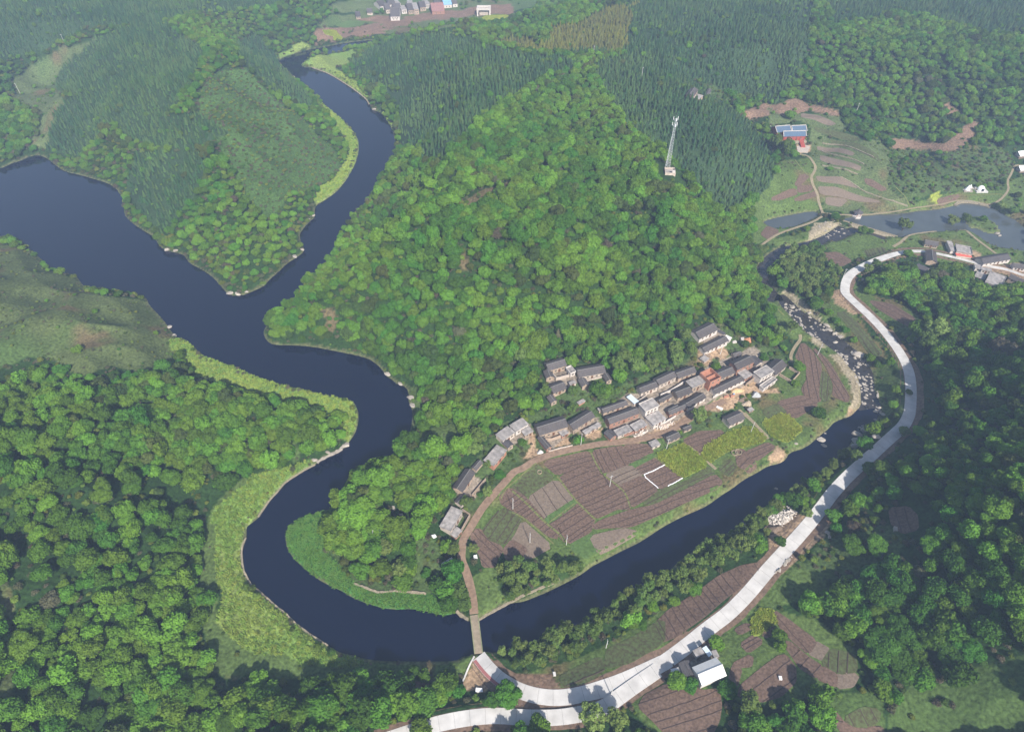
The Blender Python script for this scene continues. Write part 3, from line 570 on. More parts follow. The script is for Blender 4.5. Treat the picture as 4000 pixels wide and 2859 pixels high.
def field(pts, kind, direc=None, gap=3.6, bend=0.0):
    g = G(pts); poly = grow(rounded(g[:, :2], True, 1, .10), .75)
    fo = 0.10+0.005*(len(AVOID) % 12); v, f = drape(poly, fo, thick=0.25); o = tag(MB().add(v, f).build("field", FIELD_MATS[kind]), kind='structure')
    AVOID.append((poly, 0.8))
    if kind in 'cv': CROPS.append((poly, kind))
    if direc:
        q = G(direc); d = q[1, :2]-q[0, :2]; d /= np.linalg.norm(d); nn = np.array([-d[1], d[0]])
        s = poly@nn; m = MB(); k = s.min()+gap*0.6
        while k < s.max()-0.4*gap:
            for a, b in clip_line(poly, nn*k, d):
                if b-a < 2: continue
                st = max(2, int((b-a)/3)); tt = np.linspace(a+.3, b-.3, st)
                wv = 0.45*np.sin(tt*0.13+k*.15)+0.12*np.sin(tt*0.9+k*3)
                c = nn[None]*(k+wv)[:, None]+d[None]*tt[:, None]
                zc = h(c[:, 0], c[:, 1])+fo+.02
                hw = 0.16; L_ = c+nn*hw; R_ = c-nn*hw
                vv = [(L_[i][0], L_[i][1], zc[i]+.03) for i in range(st)]+[(c[i][0], c[i][1], zc[i]+.09) for i in range(st)]+[(R_[i][0], R_[i][1], zc[i]+.03) for i in range(st)]
                m.add(vv, [(i, i+1, st+i+1, st+i) for i in range(st-1)]+[(st+i, st+i+1, 2*st+i+1, 2*st+i) for i in range(st-1)])
            k += gap*rng.uniform(.65, 1.4)
        if m.f: tag(m.build("furrow_lines", M_furrow, o), kind='stuff')
    return o
fields = [
 (T1([(280,465),(700,370),(790,555),(700,555),(660,520),(600,500),(540,510),(400,575)]), 's', T1([(300,510),(640,420)]), 2.8),
 (T1([(720,370),(860,345),(990,330),(1040,480),(850,545),(800,555)]), 's', T1([(860,350),(930,500)]), 3.2),
 (T1([(995,328),(1100,310),(1220,320),(1245,380),(1045,478)]), 's', T1([(1010,400),(1230,340)]), 2.6),
 (T1([(1050,495),(1245,395),(1265,420),(1090,522)]), 'v', None, 0),
 (T1([(1090,532),(1285,432),(1362,484),(1172,574)]), 's', T1([(1120,560),(1320,460)]), 3),
 (T1([(1174,582),(1368,492),(1512,602),(1300,702)]), 's', T1([(1230,640),(1430,540)]), 3.2),
 (T1([(830,585),(1045,500),(1160,580),(930,680)]), 'd', T1([(880,640),(1090,540)]), 3.6),
 (T1([(935,690),(1165,590),(1290,705),(1175,790),(1060,862),(1005,740)]), 's', T1([(980,730),(1200,630)]), 3.2),
 (T1([(480,690),(440,650),(430,612),(520,540),(600,512),(670,550),(720,580),(800,582),(865,640),(1000,742),(1050,875),(930,872),(740,962),(600,820)]), 's', T1([(560,780),(900,640)]), 2.6),
 (T1([(145,790),(390,625),(548,795),(285,968)]), 'd', T1([(300,700),(430,880)]), 5),
 (T1([(330,1015),(570,830),(728,962),(690,1080),(490,1183)]), 's', T1([(400,1060),(650,890)]), 2.6),
 (T1([(290,975),(552,805),(565,826),(325,1008)]), 'v', None, 0),
 (T1([(1290,402),(1400,360),(1530,310),(1735,487),(1510,600),(1370,490)]), 'c', None, 0),
 (T1([(1520,280),(1660,200),(1880,190),(1790,265),(1700,330),(1675,398)]), 's', T1([(1560,300),(1800,220)]), 2.6),
 (T1([(1692,405),(1740,320),(1930,210),(2130,150),(2255,265),(2050,330),(1900,365),(1740,470)]), 'c', None, 0),
 (T1([(1160,830),(1300,725),(1560,640),(1740,512),(1785,552),(1500,705),(1250,832)]), 'g', T1([(1250,790),(1650,600)]), 3),
 (T1([(715,1050),(780,995),(1050,900),(1280,850),(1560,712),(1800,582),(1858,640),(1800,700),(1550,808),(1400,878),(1200,968),(1060,1028),(860,1038)]), 's', T1([(900,1000),(1500,780)]), 2.6),
 (T1([(520,1210),(690,1100),(748,1258),(640,1310)]), 'v', None, 0),
 (T1([(700,1130),(1000,1060),(1110,1090),(860,1230),(770,1270)]), 'd', None, 0),
 (T1([(1840,530),(1930,450),(1985,500),(1930,590)]), 'g', T1([(1860,560),(1960,470)]), 2),
 (T1([(1990,380),(2040,350),(2165,500),(2100,555),(2010,500)]), 's', T1([(2030,470),(2100,400)]), 3),
 (T1([(2080,380),(2271,300),(2330,330),(2180,440),(2130,440)]), 's', T1([(2100,400),(2260,330)]), 3),
 (S7([(830,1110),(920,1012),(990,1020),(1150,1130),(1370,1390),(1560,1623),(1450,1600),(1260,1440),(1100,1340),(850,1190)]), 's', S7([(900,1180),(1060,1060)]), 3),
 (S7([(615,1530),(770,1330),(890,1260),(1085,1370),(980,1590),(860,1700),(700,1640)]), 'g', S7([(680,1560),(850,1330)]), 2.6),
 (S7([(1270,690),(1500,862),(1230,1060),(1045,892)]), 'g', None, 0),
 (S7([(1070,930),(1210,1050),(1120,1120),(980,990)]), 'g', S7([(1000,1000),(1090,1080)]), 2.6),
 (F([(1124,1233),(1157,1155),(1222,1212),(1180,1236)]), 'd', None, 0),
 (T3([(1915,440),(1965,378),(2060,430),(2185,560),(2130,640),(2115,705),(2020,703),(2000,620),(1930,500)]), 's', T3([(1950,420),(2130,600)]), 3.2),
 (T3([(2205,560),(2271,480),(2400,560),(2340,620),(2271,640),(2225,640)]), 's', None, 0),
 (U5([(500,400),(540,305),(600,360),(655,450),(648,580),(648,680),(560,640),(540,600),(575,540),(570,450)]), 's', U5([(560,340),(620,620)]), 2.6),
 (U5([(605,335),(700,420),(828,640),(822,678),(738,640),(742,570),(692,450)]), 's', U5([(640,390),(800,640)]), 2.8),
 (U5([(672,482),(718,560),(718,610),(690,682),(656,645),(660,556)]), 'g', U5([(690,500),(690,660)]), 2.2),
 (U5([(385,682),(540,640),(640,690),(490,780),(440,745)]), 's', U5([(420,710),(600,660)]), 3),
 (U5([(290,742),(380,692),(438,745),(350,795)]), 'g', None, 0),
 (U5([(285,812),(430,752),(540,850),(440,930),(360,900)]), 'c', None, 0),
 (U5([(760,120),(812,112),(930,240),(1040,372),(1000,398),(940,330),(850,220)]), 'g', U5([(790,130),(1010,370)]), 2.4),
 (U5([(965,40),(1100,62),(1245,150),(1228,208),(1130,158),(1020,90)]), 's', U5([(1000,50),(1200,160)]), 3),
 (S4([(490,205),(620,197),(738,270),(650,318),(540,275)]), 's', S4([(520,230),(690,280)]), 3),
 (S4([(860,180),(1030,150),(1040,190),(900,240)]), 'g', S4([(880,200),(900,240)]), 2),
 (T5([(140,545),(260,425),(500,275),(700,125),(900,32),(1070,5),(1050,60),(930,165),(720,325),(560,465),(300,645),(180,690)]), 's', T5([(450,320),(520,420)]), 3),
 (T5([(0,622),(136,548),(176,692),(0,785)]), 'g', None, 0),
 (T4([(1350,1000),(1690,835),(1720,930),(1650,1005),(1360,1090)]), 'g', T4([(1400,1020),(1650,900)]), 3),
 (T4([(1760,770),(2000,660),(2250,500),(2250,690),(1950,870),(1740,920)]), 'g', None, 0),
 (T5([(50,1180),(230,1085),(430,1085),(560,1145),(690,1125),(708,1250),(690,1380),(620,1520),(250,1520),(100,1362),(0,1270)]), 's', T5([(80,1250),(450,1110)]), 3.4),
 (T5([(882,1180),(905,1090),(1100,932),(1230,835),(1290,822),(1365,920),(1368,1040),(1240,1165),(1070,1212)]), 's', T5([(960,1120),(1310,870)]), 3.6),
 (T5([(1188,425),(1330,520),(1555,690),(1490,788),(1380,700),(1262,580)]), 's', T5([(1220,450),(1500,740)]), 3.6),
 (T5([(1312,692),(1478,832),(1610,920),(1560,1005),(1425,918),(1305,742)]), 's', T5([(1400,900),(1460,830)]), 3),
 (T5([(1622,925),(1735,990),(1728,1088),(1575,1012)]), 's', None, 0),
 (T5([(1745,992),(1930,985),(1880,1080),(1750,1095)]), 'd', None, 0),
 (T5([(1562,702),(1675,765),(1620,850),(1500,795)]), 'd', None, 0),
 (T5([(1700,770),(1900,812),(1912,945),(1770,968),(1620,890)]), 'g', T5([(1740,800),(1740,960)]), 3),
 (T5([(830,900),(990,820),(980,900),(860,910)]), 's', None, 0), (T5([(905,720),(1010,650),(1080,690),(960,780)]), 's', T5([(940,740),(1040,680)]), 2),
 (T5([(855,590),(940,545),(1000,560),(880,620)]), 's', None, 0), (T5([(1000,500),(1060,430),(1175,410),(1200,520),(1020,640),(1010,600)]), 'c', None, 0),
 (T5([(800,1040),(830,920),(890,930),(850,1080)]), 's', None, 0), (T5([(1110,600),(1180,560),(1190,610),(1100,650)]), 's', None, 0),
 (T6([(110,1440),(160,1450),(240,1550),(380,1600),(600,1590),(610,1640),(380,1665),(220,1615)]), 's', T6([(200,1560),(560,1625)]), 2.5),
 (T6([(250,1500),(430,1400),(570,1420),(560,1500),(450,1560),(330,1550)]), 'g', T6([(400,1420),(460,1550)]), 4),
 (T2([(1090,880),(1230,870),(1300,940),(1310,1060),(1200,1090),(1110,1010)]), 's', T2([(1120,900),(1160,1050)]), 3),
 (S1([(600,280),(700,268),(765,340),(750,360),(700,362),(690,320),(610,300)]), 'c', None, 0),
 (S1([(700,225),(820,185),(980,190),(940,225),(820,245)]), 'v', None, 0),
 (S1([(2000,170),(2060,140),(2230,140),(2240,170),(2030,195)]), 'c', None, 0),
 (S3([(0,1325),(95,1370),(0,1440),(-60,1400)]), 's', None, 0),
 (S3([(20,1090),(200,1005),(245,1000),(255,1040),(100,1090)]), 's', None, 0), (S3([(270,970),(390,970),(380,1010),(265,1025)]), 's', None, 0), (S3([(230,1095),(300,1060),(430,1020),(435,1050),(300,1095)]), 's', None, 0),
 (S3([(240,960),(290,880),(350,865),(355,890),(270,970)]), 's', None, 0),
 (S3([(430,885),(640,893),(800,985),(700,960),(450,925)]), 'd', None, 0), (S3([(520,1075),(700,1090),(640,1150),(520,1130)]), 'd', None, 0),
 (S3([(450,980),(600,985),(800,1060),(1000,1110),(900,1110),(640,1060),(470,1040)]), 'd', None, 0), (S3([(860,910),(920,920),(1050,1000),(1000,1010),(880,950)]), 's', None, 0),
 (S3([(440,620),(620,635),(760,680),(740,700),(600,665),(450,650)]), 'd', None, 0), (S3([(470,700),(600,735),(820,800),(810,830),(600,780),(470,740)]), 'd', None, 0), (S3([(560,560),(760,590),(960,690),(1000,760),(900,700),(740,625),(570,590)]), 'g', None, 0),
 (S3([(300,330),(440,345),(600,420),(560,430),(420,380),(300,360)]), 'd', None, 0), (S3([(420,450),(560,480),(800,540),(800,570),(560,520),(430,480)]), 'g', None, 0),
 (S3([(1500,1100),(1620,1060),(1700,1050),(1640,1100),(1530,1140)]), 's', None, 0),
]
for f_ in fields: field(f_[0], f_[1], f_[2], f_[3] if f_[3] else 3)

M_conc = mat("new_concrete_road", (.47,.455,.44), var=.16, scale=.25, bump=.05, rough=.75)
M_dirt = mat("brown_dirt_road", (.22,.15,.105), var=.25, scale=.8, bump=.4)
M_verge = mat("bare_earth_shoulder", (.15,.10,.07), var=.35, scale=.9, bump=.5)
M_joint = mat("road_joint", (.16,.15,.14), var=.2)
def strip(path, hwL, hwR, up, thick):
    t = np.gradient(path[:, :2], axis=0); t /= np.linalg.norm(t, axis=1)[:, None]+1e-9; nn = np.stack([-t[:, 1], t[:, 0]], 1)
    n = len(path); hwL = np.broadcast_to(hwL, n); hwR = np.broadcast_to(hwR, n)
    A = path[:, :2]+nn*hwL[:, None]; B = path[:, :2]-nn*hwR[:, None]; z = path[:, 2]+up
    vv = [(A[i][0], A[i][1], z[i]) for i in range(n)]+[(B[i][0], B[i][1], z[i]) for i in range(n)]+[(A[i][0], A[i][1], z[i]-thick) for i in range(n)]+[(B[i][0], B[i][1], z[i]-thick) for i in range(n)]
    ff = []
    for i in range(n-1): ff += [(i, n+i, n+i+1, i+1), (i, i+1, 2*n+i+1, 2*n+i), (n+i, 3*n+i, 3*n+i+1, n+i+1)]
    return vv, ff, A, B
def road(name, path, hwL, hwR, up, thick, m, joints=None):
    v, f, A, B = strip(path, hwL, hwR, up, thick); o = tag(MB().add(v, f).build(name, m), kind='structure')
    AVOID.append((np.vstack([A, B[::-1]]), 1.2))
    if joints:
        s = np.concatenate([[0], np.cumsum(np.linalg.norm(np.diff(path[:, :2], axis=0), axis=1))]); j = MB()
        for q in np.arange(joints, s[-1], joints):
            i = min(np.searchsorted(s, q), len(s)-1); k = (q-s[i-1])/(s[i]-s[i-1]+1e-9)
            a = A[i-1]*(1-k)+A[i]*k; b_ = B[i-1]*(1-k)+B[i]*k; e = path[i, :2]-path[i-1, :2]; e = e/np.linalg.norm(e)*0.035; zz = path[i-1, 2]*(1-k)+path[i, 2]*k+up+0.006
            j.add([(a[0]-e[0], a[1]-e[1], zz), (b_[0]-e[0], b_[1]-e[1], zz), (b_[0]+e[0], b_[1]+e[1], zz), (a[0]+e[0], a[1]+e[1], zz)], [(0, 1, 2, 3)])
        tag(j.build("road_joints", M_joint, o), kind='stuff')
    return A, B
nR = len(ROAD); ss = np.linspace(0, 1, nR)
wR = 2.5-1.25*smooth((np.arange(nR)/nR-.80)/.08)
def widen(px, py, rad, amt, arr, path):
    g = G([(px, py)])[0]; d = np.hypot(path[:, 0]-g[0], path[:, 1]-g[1]); return arr+amt*smooth(1-d/rad)
road("concrete_road", ROAD, wR, widen(1385, 1495, 16, 1.2, wR, ROAD), 0.06, 0.35, M_conc, 5.0)
road("concrete_road", ROAD_LOW, np.full(len(ROAD_LOW), 2.4), np.full(len(ROAD_LOW), 2.4), 0.05, 0.35, M_conc, 5.0)
road("dirt_road", DIRT, 1.6, 1.6, 0.07, 0.3, M_dirt)
for P_, a in ((ROAD, 4.6), (ROAD_LOW, 4.0)):
    n = len(P_); wv = a+1.1*(fbm(P_[:, 0], P_[:, 1], 9, 2)-0.5)*2; wv2 = a+1.1*(fbm(P_[:, 0], P_[:, 1], 9, 4)-0.5)*2
    q = P_.copy(); t = np.gradient(P_[:, :2], axis=0); t /= np.linalg.norm(t, axis=1)[:, None]; nn = np.stack([-t[:, 1], t[:, 0]], 1)
    m_ = MB()
    for s_, ww in ((1, wv), (-1, wv2)):
        I = P_[:, :2]+nn*s_*2.3; O = P_[:, :2]+nn*s_*ww[:, None]; zi = h(I[:, 0], I[:, 1])+.09; zo = h(O[:, 0], O[:, 1])+.03
        vv = [(I[i][0], I[i][1], zi[i]) for i in range(n)]+[(O[i][0], O[i][1], zo[i]) for i in range(n)]
        m_.add(vv, [(i, i+1, n+i+1, n+i) if s_ < 0 else (i, n+i, n+i+1, i+1) for i in range(n-1)])
    tag(m_.build("road_shoulder", M_verge), kind='structure')
def footpath(pts, hw, m=None, name="footpath"):
    g = G(pts); q = g.copy()
    for _ in range(2):
        b = q[1:]; c = q[:-1]; mm = np.stack([c*.75+b*.25, c*.25+b*.75], 1).reshape(-1, 3); q = np.vstack([q[:1], mm, q[-1:]])
    q[:, 2] = h(q[:, 0], q[:, 1])+0.12
    v, f, A, B = strip(q, hw, hw, 0.06, 0.4); tag(MB().add(v, f).build(name, m or M_path), kind='structure'); AVOID.append((np.vstack([A, B[::-1]]), 0.5))
for p_, w_ in ((S3([(280,690),(350,700),(400,760),(425,800),(410,850),(380,885),(395,960),(440,1040),(450,1120),(480,1190),(485,1215)]), .9),
   (S3([(240,740),(290,810),(330,860),(380,888)]), .6), (S3([(490,1210),(600,1225),(760,1230),(1000,1210),(1200,1185),(1290,1160),(1500,1140),(1620,1110),(1700,1085),(1840,1100),(2000,1140),(2080,1080),(2140,1000),(2120,930),(2160,860),(2190,780),(2271,790)]), .7),
   (S3([(480,1240),(400,1290),(250,1340),(100,1390),(0,1450),(-150,1560)]), .8), (S3([(1720,1045),(1900,1050),(2060,1040),(2085,1055)]), .6),
   (S3([(1110,1510),(1180,1470),(1240,1415),(1400,1385),(1600,1360),(1720,1360),(1830,1430),(1940,1510),(2020,1570)]), .9),
   (S3([(1130,980),(1190,1040),(1240,1110),(1260,1160)]), .5),
   (U5([(470,430),(465,380),(500,320),(530,285),(525,255)]), .8), (U5([(335,60),(380,90),(425,135)]), .6),
   (S6([(930,1300),(1080,1430),(1200,1550),(1290,1640)]), .7), (T1([(2060,30),(2160,130),(2271,260)]), .8),
   (T1([(1265,420),(1370,500),(1510,600)]), .5), (T1([(1560,320),(1700,430),(1810,530)]), .7), (T1([(700,380),(740,470),(800,570)]), .5), (T1([(810,580),(930,670),(1010,740),(1050,870)]), .5),
   (T1([(400,590),(480,700),(560,800),(640,880),(735,970)]), .6), (T1([(0,720),(130,830),(280,990),(430,1110),(490,1190)]), .6), (T1([(0,910),(90,950),(200,1040),(370,1190)]), .5),
   (S7([(1280,680),(1160,770),(1040,880),(940,960),(840,1080),(830,1160)]), .5), (T1([(330,1000),(560,830)]), .4)):
    footpath(p_, w_*.7 if w_ <= .6 else w_, M_bund if w_ <= .6 else M_path)
# ------------------------------------------------------------------ buildings
M_tile = mat("grey_roof_tiles", (.080,.072,.072), var=.30, scale=1.6, bump=.5, obj_random=.16, stretch=(3.0, .5, .5))
M_tile_dark = mat("dark_roof_tiles", (.075,.070,.074), var=.30, scale=1.6, bump=.5, stretch=(3.0, .5, .5))
M_ridge = mat("ridge_mortar", (.17,.165,.16), var=.2, scale=2)
M_concroof = mat("weathered_concrete_roof", (.27,.25,.24), var=.38, scale=.55, bump=.2, obj_random=.1, detail=6)
M_adobe = mat("adobe_wall", (.33,.255,.195), var=.25, scale=1.2, bump=.3, obj_random=.12)
M_plaster = mat("grey_plaster_wall", (.42,.36,.31), var=.25, scale=1.0, bump=.2, obj_random=.1)
M_white = mat("white_plaster_wall", (.50,.46,.43), var=.10, scale=1.0, bump=.1)
M_brick = mat("red_brick_wall", (.27,.15,.11), var=.25, scale=2.5, bump=.3)
M_brick_new = mat("fresh_orange_brick", (.36,.175,.12), var=.2, scale=2.5, bump=.3)
M_metal_w = mat("white_metal_roof", (.66,.64,.62), var=.08, scale=.6, rough=.5, spec=.5)
M_metal_b = mat("pale_blue_sheet_roof", (.52,.60,.66), var=.08, scale=.8, rough=.5, spec=.5)
M_blue = mat("blue_sheet_roof", (.20,.36,.54), var=.1, scale=.8, rough=.5)
M_glass = mat("dark_window_glass", (.02,.025,.03), var=.1, rough=.2, spec=.5)
M_frame = mat("weathered_window_frame", (.35,.30,.25), var=.15)
M_door = mat("brown_wooden_door", (.12,.06,.035), var=.2, scale=3)
M_red = mat("red_awning_sheet", (.60,.13,.10), var=.1, scale=1)
M_wash = mat("red_painted_band", (.30,.12,.115), var=.1)
M_temple = mat("temple_blue_tiles", (.075,.115,.175), var=.2, scale=1.5, stretch=(4, .5, .5))
M_tred = mat("temple_red_paint", (.30,.07,.055), var=.15)
M_stone = mat("pale_boulder_stone", (.30,.27,.235), var=.28, scale=.9, bump=.5, obj_random=.15)
M_wallstone = mat("retaining_wall_stone", (.25,.215,.155), var=.3, scale=1.5, bump=.5)
M_pole = mat("concrete_pole", (.50,.49,.47), var=.1)
M_steel = mat("galvanised_steel", (.50,.52,.55), var=.08, rough=.5, metallic=.4, spec=.5)
M_sheet = mat("white_plastic_film", (.78,.78,.80), var=.06, rough=.4)
M_wood = mat("old_timber", (.16,.12,.09), var=.3, scale=3)
WALLS = {'a': M_adobe, 'p': M_plaster, 'w': M_white, 'b': M_brick, 'o': M_brick_new}
def _win(w, h_):
    f = MB(); t = .09
    f.box(-w/2, w/2, -.06, .02, 0, t).box(-w/2, w/2, -.06, .02, h_-t, h_).box(-w/2, -w/2+t, -.06, .02, t, h_-t).box(w/2-t, w/2, -.06, .02, t, h_-t).box(-t/2, t/2, -.06, .02, t, h_-t)
    return f.mesh("window", M_frame), MB().box(-w/2+t, w/2-t, -.012, .01, t, h_-t).mesh("pane", M_glass)
WIN_F, WIN_P = _win(1.1, 1.15); DOOR = MB().box(-.55, .55, -.07, .02, 0, 2.05).mesh("door", M_door)
def add_window(par, x, y, z, rz=0):
    f = link(bpy.data.objects.new("window", WIN_F), par); f.location = (x, y, z); f.rotation_euler = (0, 0, rz)
    link(bpy.data.objects.new("pane", WIN_P), f)
def add_door(par, x, y, z, rz=0):
    f = link(bpy.data.objects.new("door", DOOR), par); f.location = (x, y, z); f.rotation_euler = (0, 0, rz)
def gable_geo(L_, D_, e, rise, swap):
    """walls (inset) and roof; the ridge runs along x, or along y when swapped"""
    w = MB(); r_ = MB(); cap = MB(); ix, iy = L_/2-.25, D_/2-.35
    if swap: L_, D_ = D_, L_; ix, iy = L_/2-.25, D_/2-.35
    zi = e+rise*(1-iy/(D_/2))-.04; zr = e+rise-.10
    w.add([(-ix,-iy,-.8),(ix,-iy,-.8),(ix,iy,-.8),(-ix,iy,-.8),(-ix,-iy,zi-.05),(ix,-iy,zi-.05),(ix,iy,zi-.05),(-ix,iy,zi-.05),(-ix,0,zr-.02),(ix,0,zr-.02)],
          [(0,1,5,4),(2,3,7,6),(1,2,6,9,5),(3,0,4,8,7)])
    t = .14; hx, hy = L_/2, D_/2
    for s in (-1, 1):
        a = [(-hx, s*hy, e), (hx, s*hy, e), (hx, 0, e+rise), (-hx, 0, e+rise)]; b_ = [(p[0], p[1], p[2]-t) for p in a]
        r_.add(a+b_, [(0,1,2,3) if s < 0 else (3,2,1,0), (4,5,6,7), (0,1,5,4), (1,2,6,5), (3,0,4,7)])
    cap.box(-hx-.02, hx+.02, -.14, .14, e+rise-.05, e+rise+.12)
    if swap:
        for m_ in (w, r_, cap): m_.v = [(-p[1], p[0], p[2]) for p in m_.v]
    return w, r_, cap
HOUSES = []
def footprint(S, A, B, Cc, e, fixed=None):
    pa, pb, pc = [np.array(q) for q in S([A, B, Cc])]; base = G([tuple((pa+pb)/2+(0, 6))])[0][2]
    for _ in range(3):
        if fixed is not None: base = fixed
        W3 = [np.array(at_z(q[0], q[1], base+e)) for q in (pa, pb, pc)]
        u = W3[1]-W3[0]; L_ = np.linalg.norm(u); u /= L_; n_ = np.array([-u[1], u[0]]); D_ = max(2.0, (W3[2]-W3[0])@n_)
        ctr = W3[0]+u*L_/2+n_*D_/2; cs = [ctr+u*sx*L_/2+n_*sy*D_/2 for sx, sy in ((-1,-1),(1,-1),(1,1),(-1,1))]
        base = float(np.mean(h(np.array(cs)[:, 0], np.array(cs)[:, 1]))) if fixed is None else fixed
    AVOID.append((np.array(cs), .6)); return ctr, base, math.atan2(u[1], u[0]), L_, D_
def house(name, S, A, B, Cc, e, kind, wall, label, wins=2, door=True, roof=None, cat="house", rise=None, group=None, upper=False, parapet=.0, fixed=None):
    e *= .72
    ctr, base, rz, L_, D_ = footprint(S, A, B, Cc, e, fixed)
    o = tag(empty(name, (ctr[0], ctr[1], base), rz), label, cat, group); wm_ = WALLS[wall]
    if kind in ('g', 'x'):
        sp = L_ if kind == 'x' else D_; rs = rise or sp*.24
        w_, r_, cap = gable_geo(L_, D_, e, rs, kind == 'x')
        w_.build("wall", wm_, o); rr = r_.build("roof", roof or M_tile, o); cap.build("ridge", M_ridge if roof is None else roof, rr)
    else:
        w_ = MB().box(-L_/2+.25, L_/2-.25, -D_/2+.25, D_/2-.25, -.8, e-.2); w_.build("wall", wm_, o)
        r_ = MB().box(-L_/2, L_/2, -D_/2, D_/2, e-.197, e)
        rr = r_.build("roof", roof or M_concroof, o)
        if parapet:
            pm = MB(); t = .2
            pm.box(-L_/2, L_/2, -D_/2, -D_/2+t, e+.003, e+parapet).box(-L_/2, L_/2, D_/2-t, D_/2, e+.003, e+parapet).box(-L_/2, -L_/2+t, -D_/2+t, D_/2-t, e+.003, e+parapet).box(L_/2-t, L_/2, -D_/2+t, D_/2-t, e+.003, e+parapet)
            pm.build("parapet", wm_ if wall == 'w' else M_concroof, o)
    yf = -D_/2+(.35 if kind == 'g' else .25)
    xs = np.linspace(-L_/2, L_/2, wins+3 if door else wins+2)[1:-1]; mid = len(xs)//2
    for i, x_ in enumerate(xs):
        if door and i == mid: add_door(o, x_, yf-.003, .02)
        elif wins: add_window(o, x_, yf-.003, min(1.0, e-1.6))
    if upper:
        for x_ in np.linspace(-L_/2, L_/2, 5)[1:-1]: add_window(o, x_, yf-.003, e-2.1)
    xe = L_/2-(.35 if kind == 'x' else .25)
    if D_ > 4: add_window(o, xe+.003, 0, min(1.1, e-1.6), R(90))
    return o, L_, D_, e
H = house
# village, upper cluster
H("tiled_house", S5, (465,808), (700,738), (408,703), 4.6, 'g', 'a', "grey gabled house at the top left of the upper cluster, ochre front below", 3)
H("side_room", S5, (430,905), (540,885), (415,805), 3.0, 'x', 'a', "small grey-roofed wing with bright orange gable left of a walled yard", 1, False)
H("flat_roof_room", S5, (742,850), (810,822), (682,772), 3.4, 'f', 'w', "small white room with open parapet roof beside the upper cluster house", 1, False, parapet=.8)
H("tiled_house", S5, (525,1095), (700,1030), (455,985), 3.5, 'g', 'a', "grey gabled house in front of the orange-gabled wing, bushes below", 2)
H("side_room", S5, (885,1010), (982,985), (850,915), 3.2, 'x', 'a', "narrow dark-roofed house with cream gable in the middle of the upper cluster", 0, False)
H("tiled_house", S5, (850,890), (1195,830), (825,765), 4.0, 'g', 'p', "long grey gabled house at the right of the upper cluster", 4)
H("side_room", S5, (1195,945), (1275,925), (1150,850), 3.0, 'x', 'a', "small wing with a round ochre gable at the right end of the upper cluster", 1, False)
H("shed", S5, (495,1218), (578,1185), (485,1120), 2.8, 'x', 'a', "little ochre shed at the lower left of the upper cluster", 1, False, cat="shed")
H("shed", S5, (735,985), (820,962), (735,940), 2.7, 'f', 'p', "low flat shed between two houses of the upper cluster", 0, True, cat="shed")
H("shed", S5, (850,1235), (935,1190), (830,1200), 1.8, 'f', 'o', "tiny orange brick hut alone below the upper cluster", 0, False, cat="shed")
# village, back row
H("tiled_house", S5, (1640,1092), (1860,1008), (1590,1000), 4.0, 'g', 'p', "grey gabled house at the left end of the village back row", 3)
H("tiled_house", S5, (1868,990), (2095,880), (1795,900), 4.4, 'g', 'p', "taller grey gabled house second in the village back row", 3)
H("tiled_house", S6, (165,905), (400,822), (112,808), 4.0, 'g', 'a', "grey gabled house at the right end of the back row, trees behind", 2)
H("store_room", S5, (1552,1225), (1610,1190), (1482,1115), 2.9, 'f', 'p', "narrow store with pale blue sheet roof left of the back row", 0, False, roof=M_metal_b, cat="shed")
H("tiled_house", S5, (1160,1345), (1475,1235), (1120,1272), 3.4, 'g', 'a', "long low grey roof behind the big house, with a hole near its ridge", 3)
H("tiled_house", S5, (1240,1485), (1620,1345), (1175,1392), 4.6, 'g', 'b', "longest grey gabled house in the village, ruined flat roofs before it", 4)
H("flat_roof_room", S5, (1562,1572), (1722,1490), (1475,1500), 3.0, 'f', 'b', "square grey flat-roofed wing right of a courtyard, brick front", 2, parapet=.25)
H("flat_roof_room", S5, (1345,1640), (1530,1562), (1290,1560), 2.9, 'f', 'p', "grey flat-roofed wing left of a courtyard before the longest house", 1, parapet=.25)
H("side_room", T1, (872,265), (935,228), (830,195), 3.0, 'x', 'b', "dark hipped-looking shed beside the dirt road before the longest house", 1, False, roof=M_tile_dark)
H("white_house", S5, (1695,1328), (1870,1250), (1612,1222), 6.6, 'f', 'w', "two-storey white box house with grey flat roof left of the village centre", 2, upper=True, parapet=.35)
H("flat_roof_room", S5, (1800,1500), (1962,1410), (1708,1375), 3.5, 'f', 'w', "grey flat roof with a small courtyard in front of the white box house", 2)
H("tiled_house", S6, (160,1152), (350,1078), (70,1055), 3.6, 'g', 'a', "grey gabled house in the village centre left of the concrete frame house", 2)
H("tiled_house", S5, (1880,1215), (2040,1130), (1835,1165), 3.4, 'g', 'a', "small grey gabled house tucked right of the white box house", 1)
H("concrete_house", S6, (340,1027), (512,950), (260,935), 5.6, 'f', 'a', "two-storey flat-topped concrete house left of the orange brick shell", 2, upper=True, parapet=.2)
H("tiled_house", S6, (700,910), (888,830), (642,800), 4.0, 'g', 'a', "grey gabled house directly right of the orange brick shell", 2)
H("tiled_house", S6, (640,1100), (1000,925), (580,1020), 3.4, 'g', 'w', "long grey roof with white front at the sandy yard, right part of front row", 5)
H("tiled_house", S6, (290,1280), (520,1145), (225,1195), 3.4, 'g', 'w', "grey roof with pale front in the middle of the front row", 3)
H("tiled_house", S6, (55,1365), (285,1270), (-10,1310), 3.4, 'g', 'b', "grey roof with brick front at the left part of the front row", 3)
H("tiled_house", S5, (2000,1330), (2120,1268), (1960,1290), 3.0, 'g', 'b', "short grey roof closing the left end of the front row", 1)
H("brick_side_house", S6, (915,795), (1135,690), (830,685), 6.2, 'g', 'b', "tall two-storey house with brick gable wall behind the white villa", 3, upper=True)
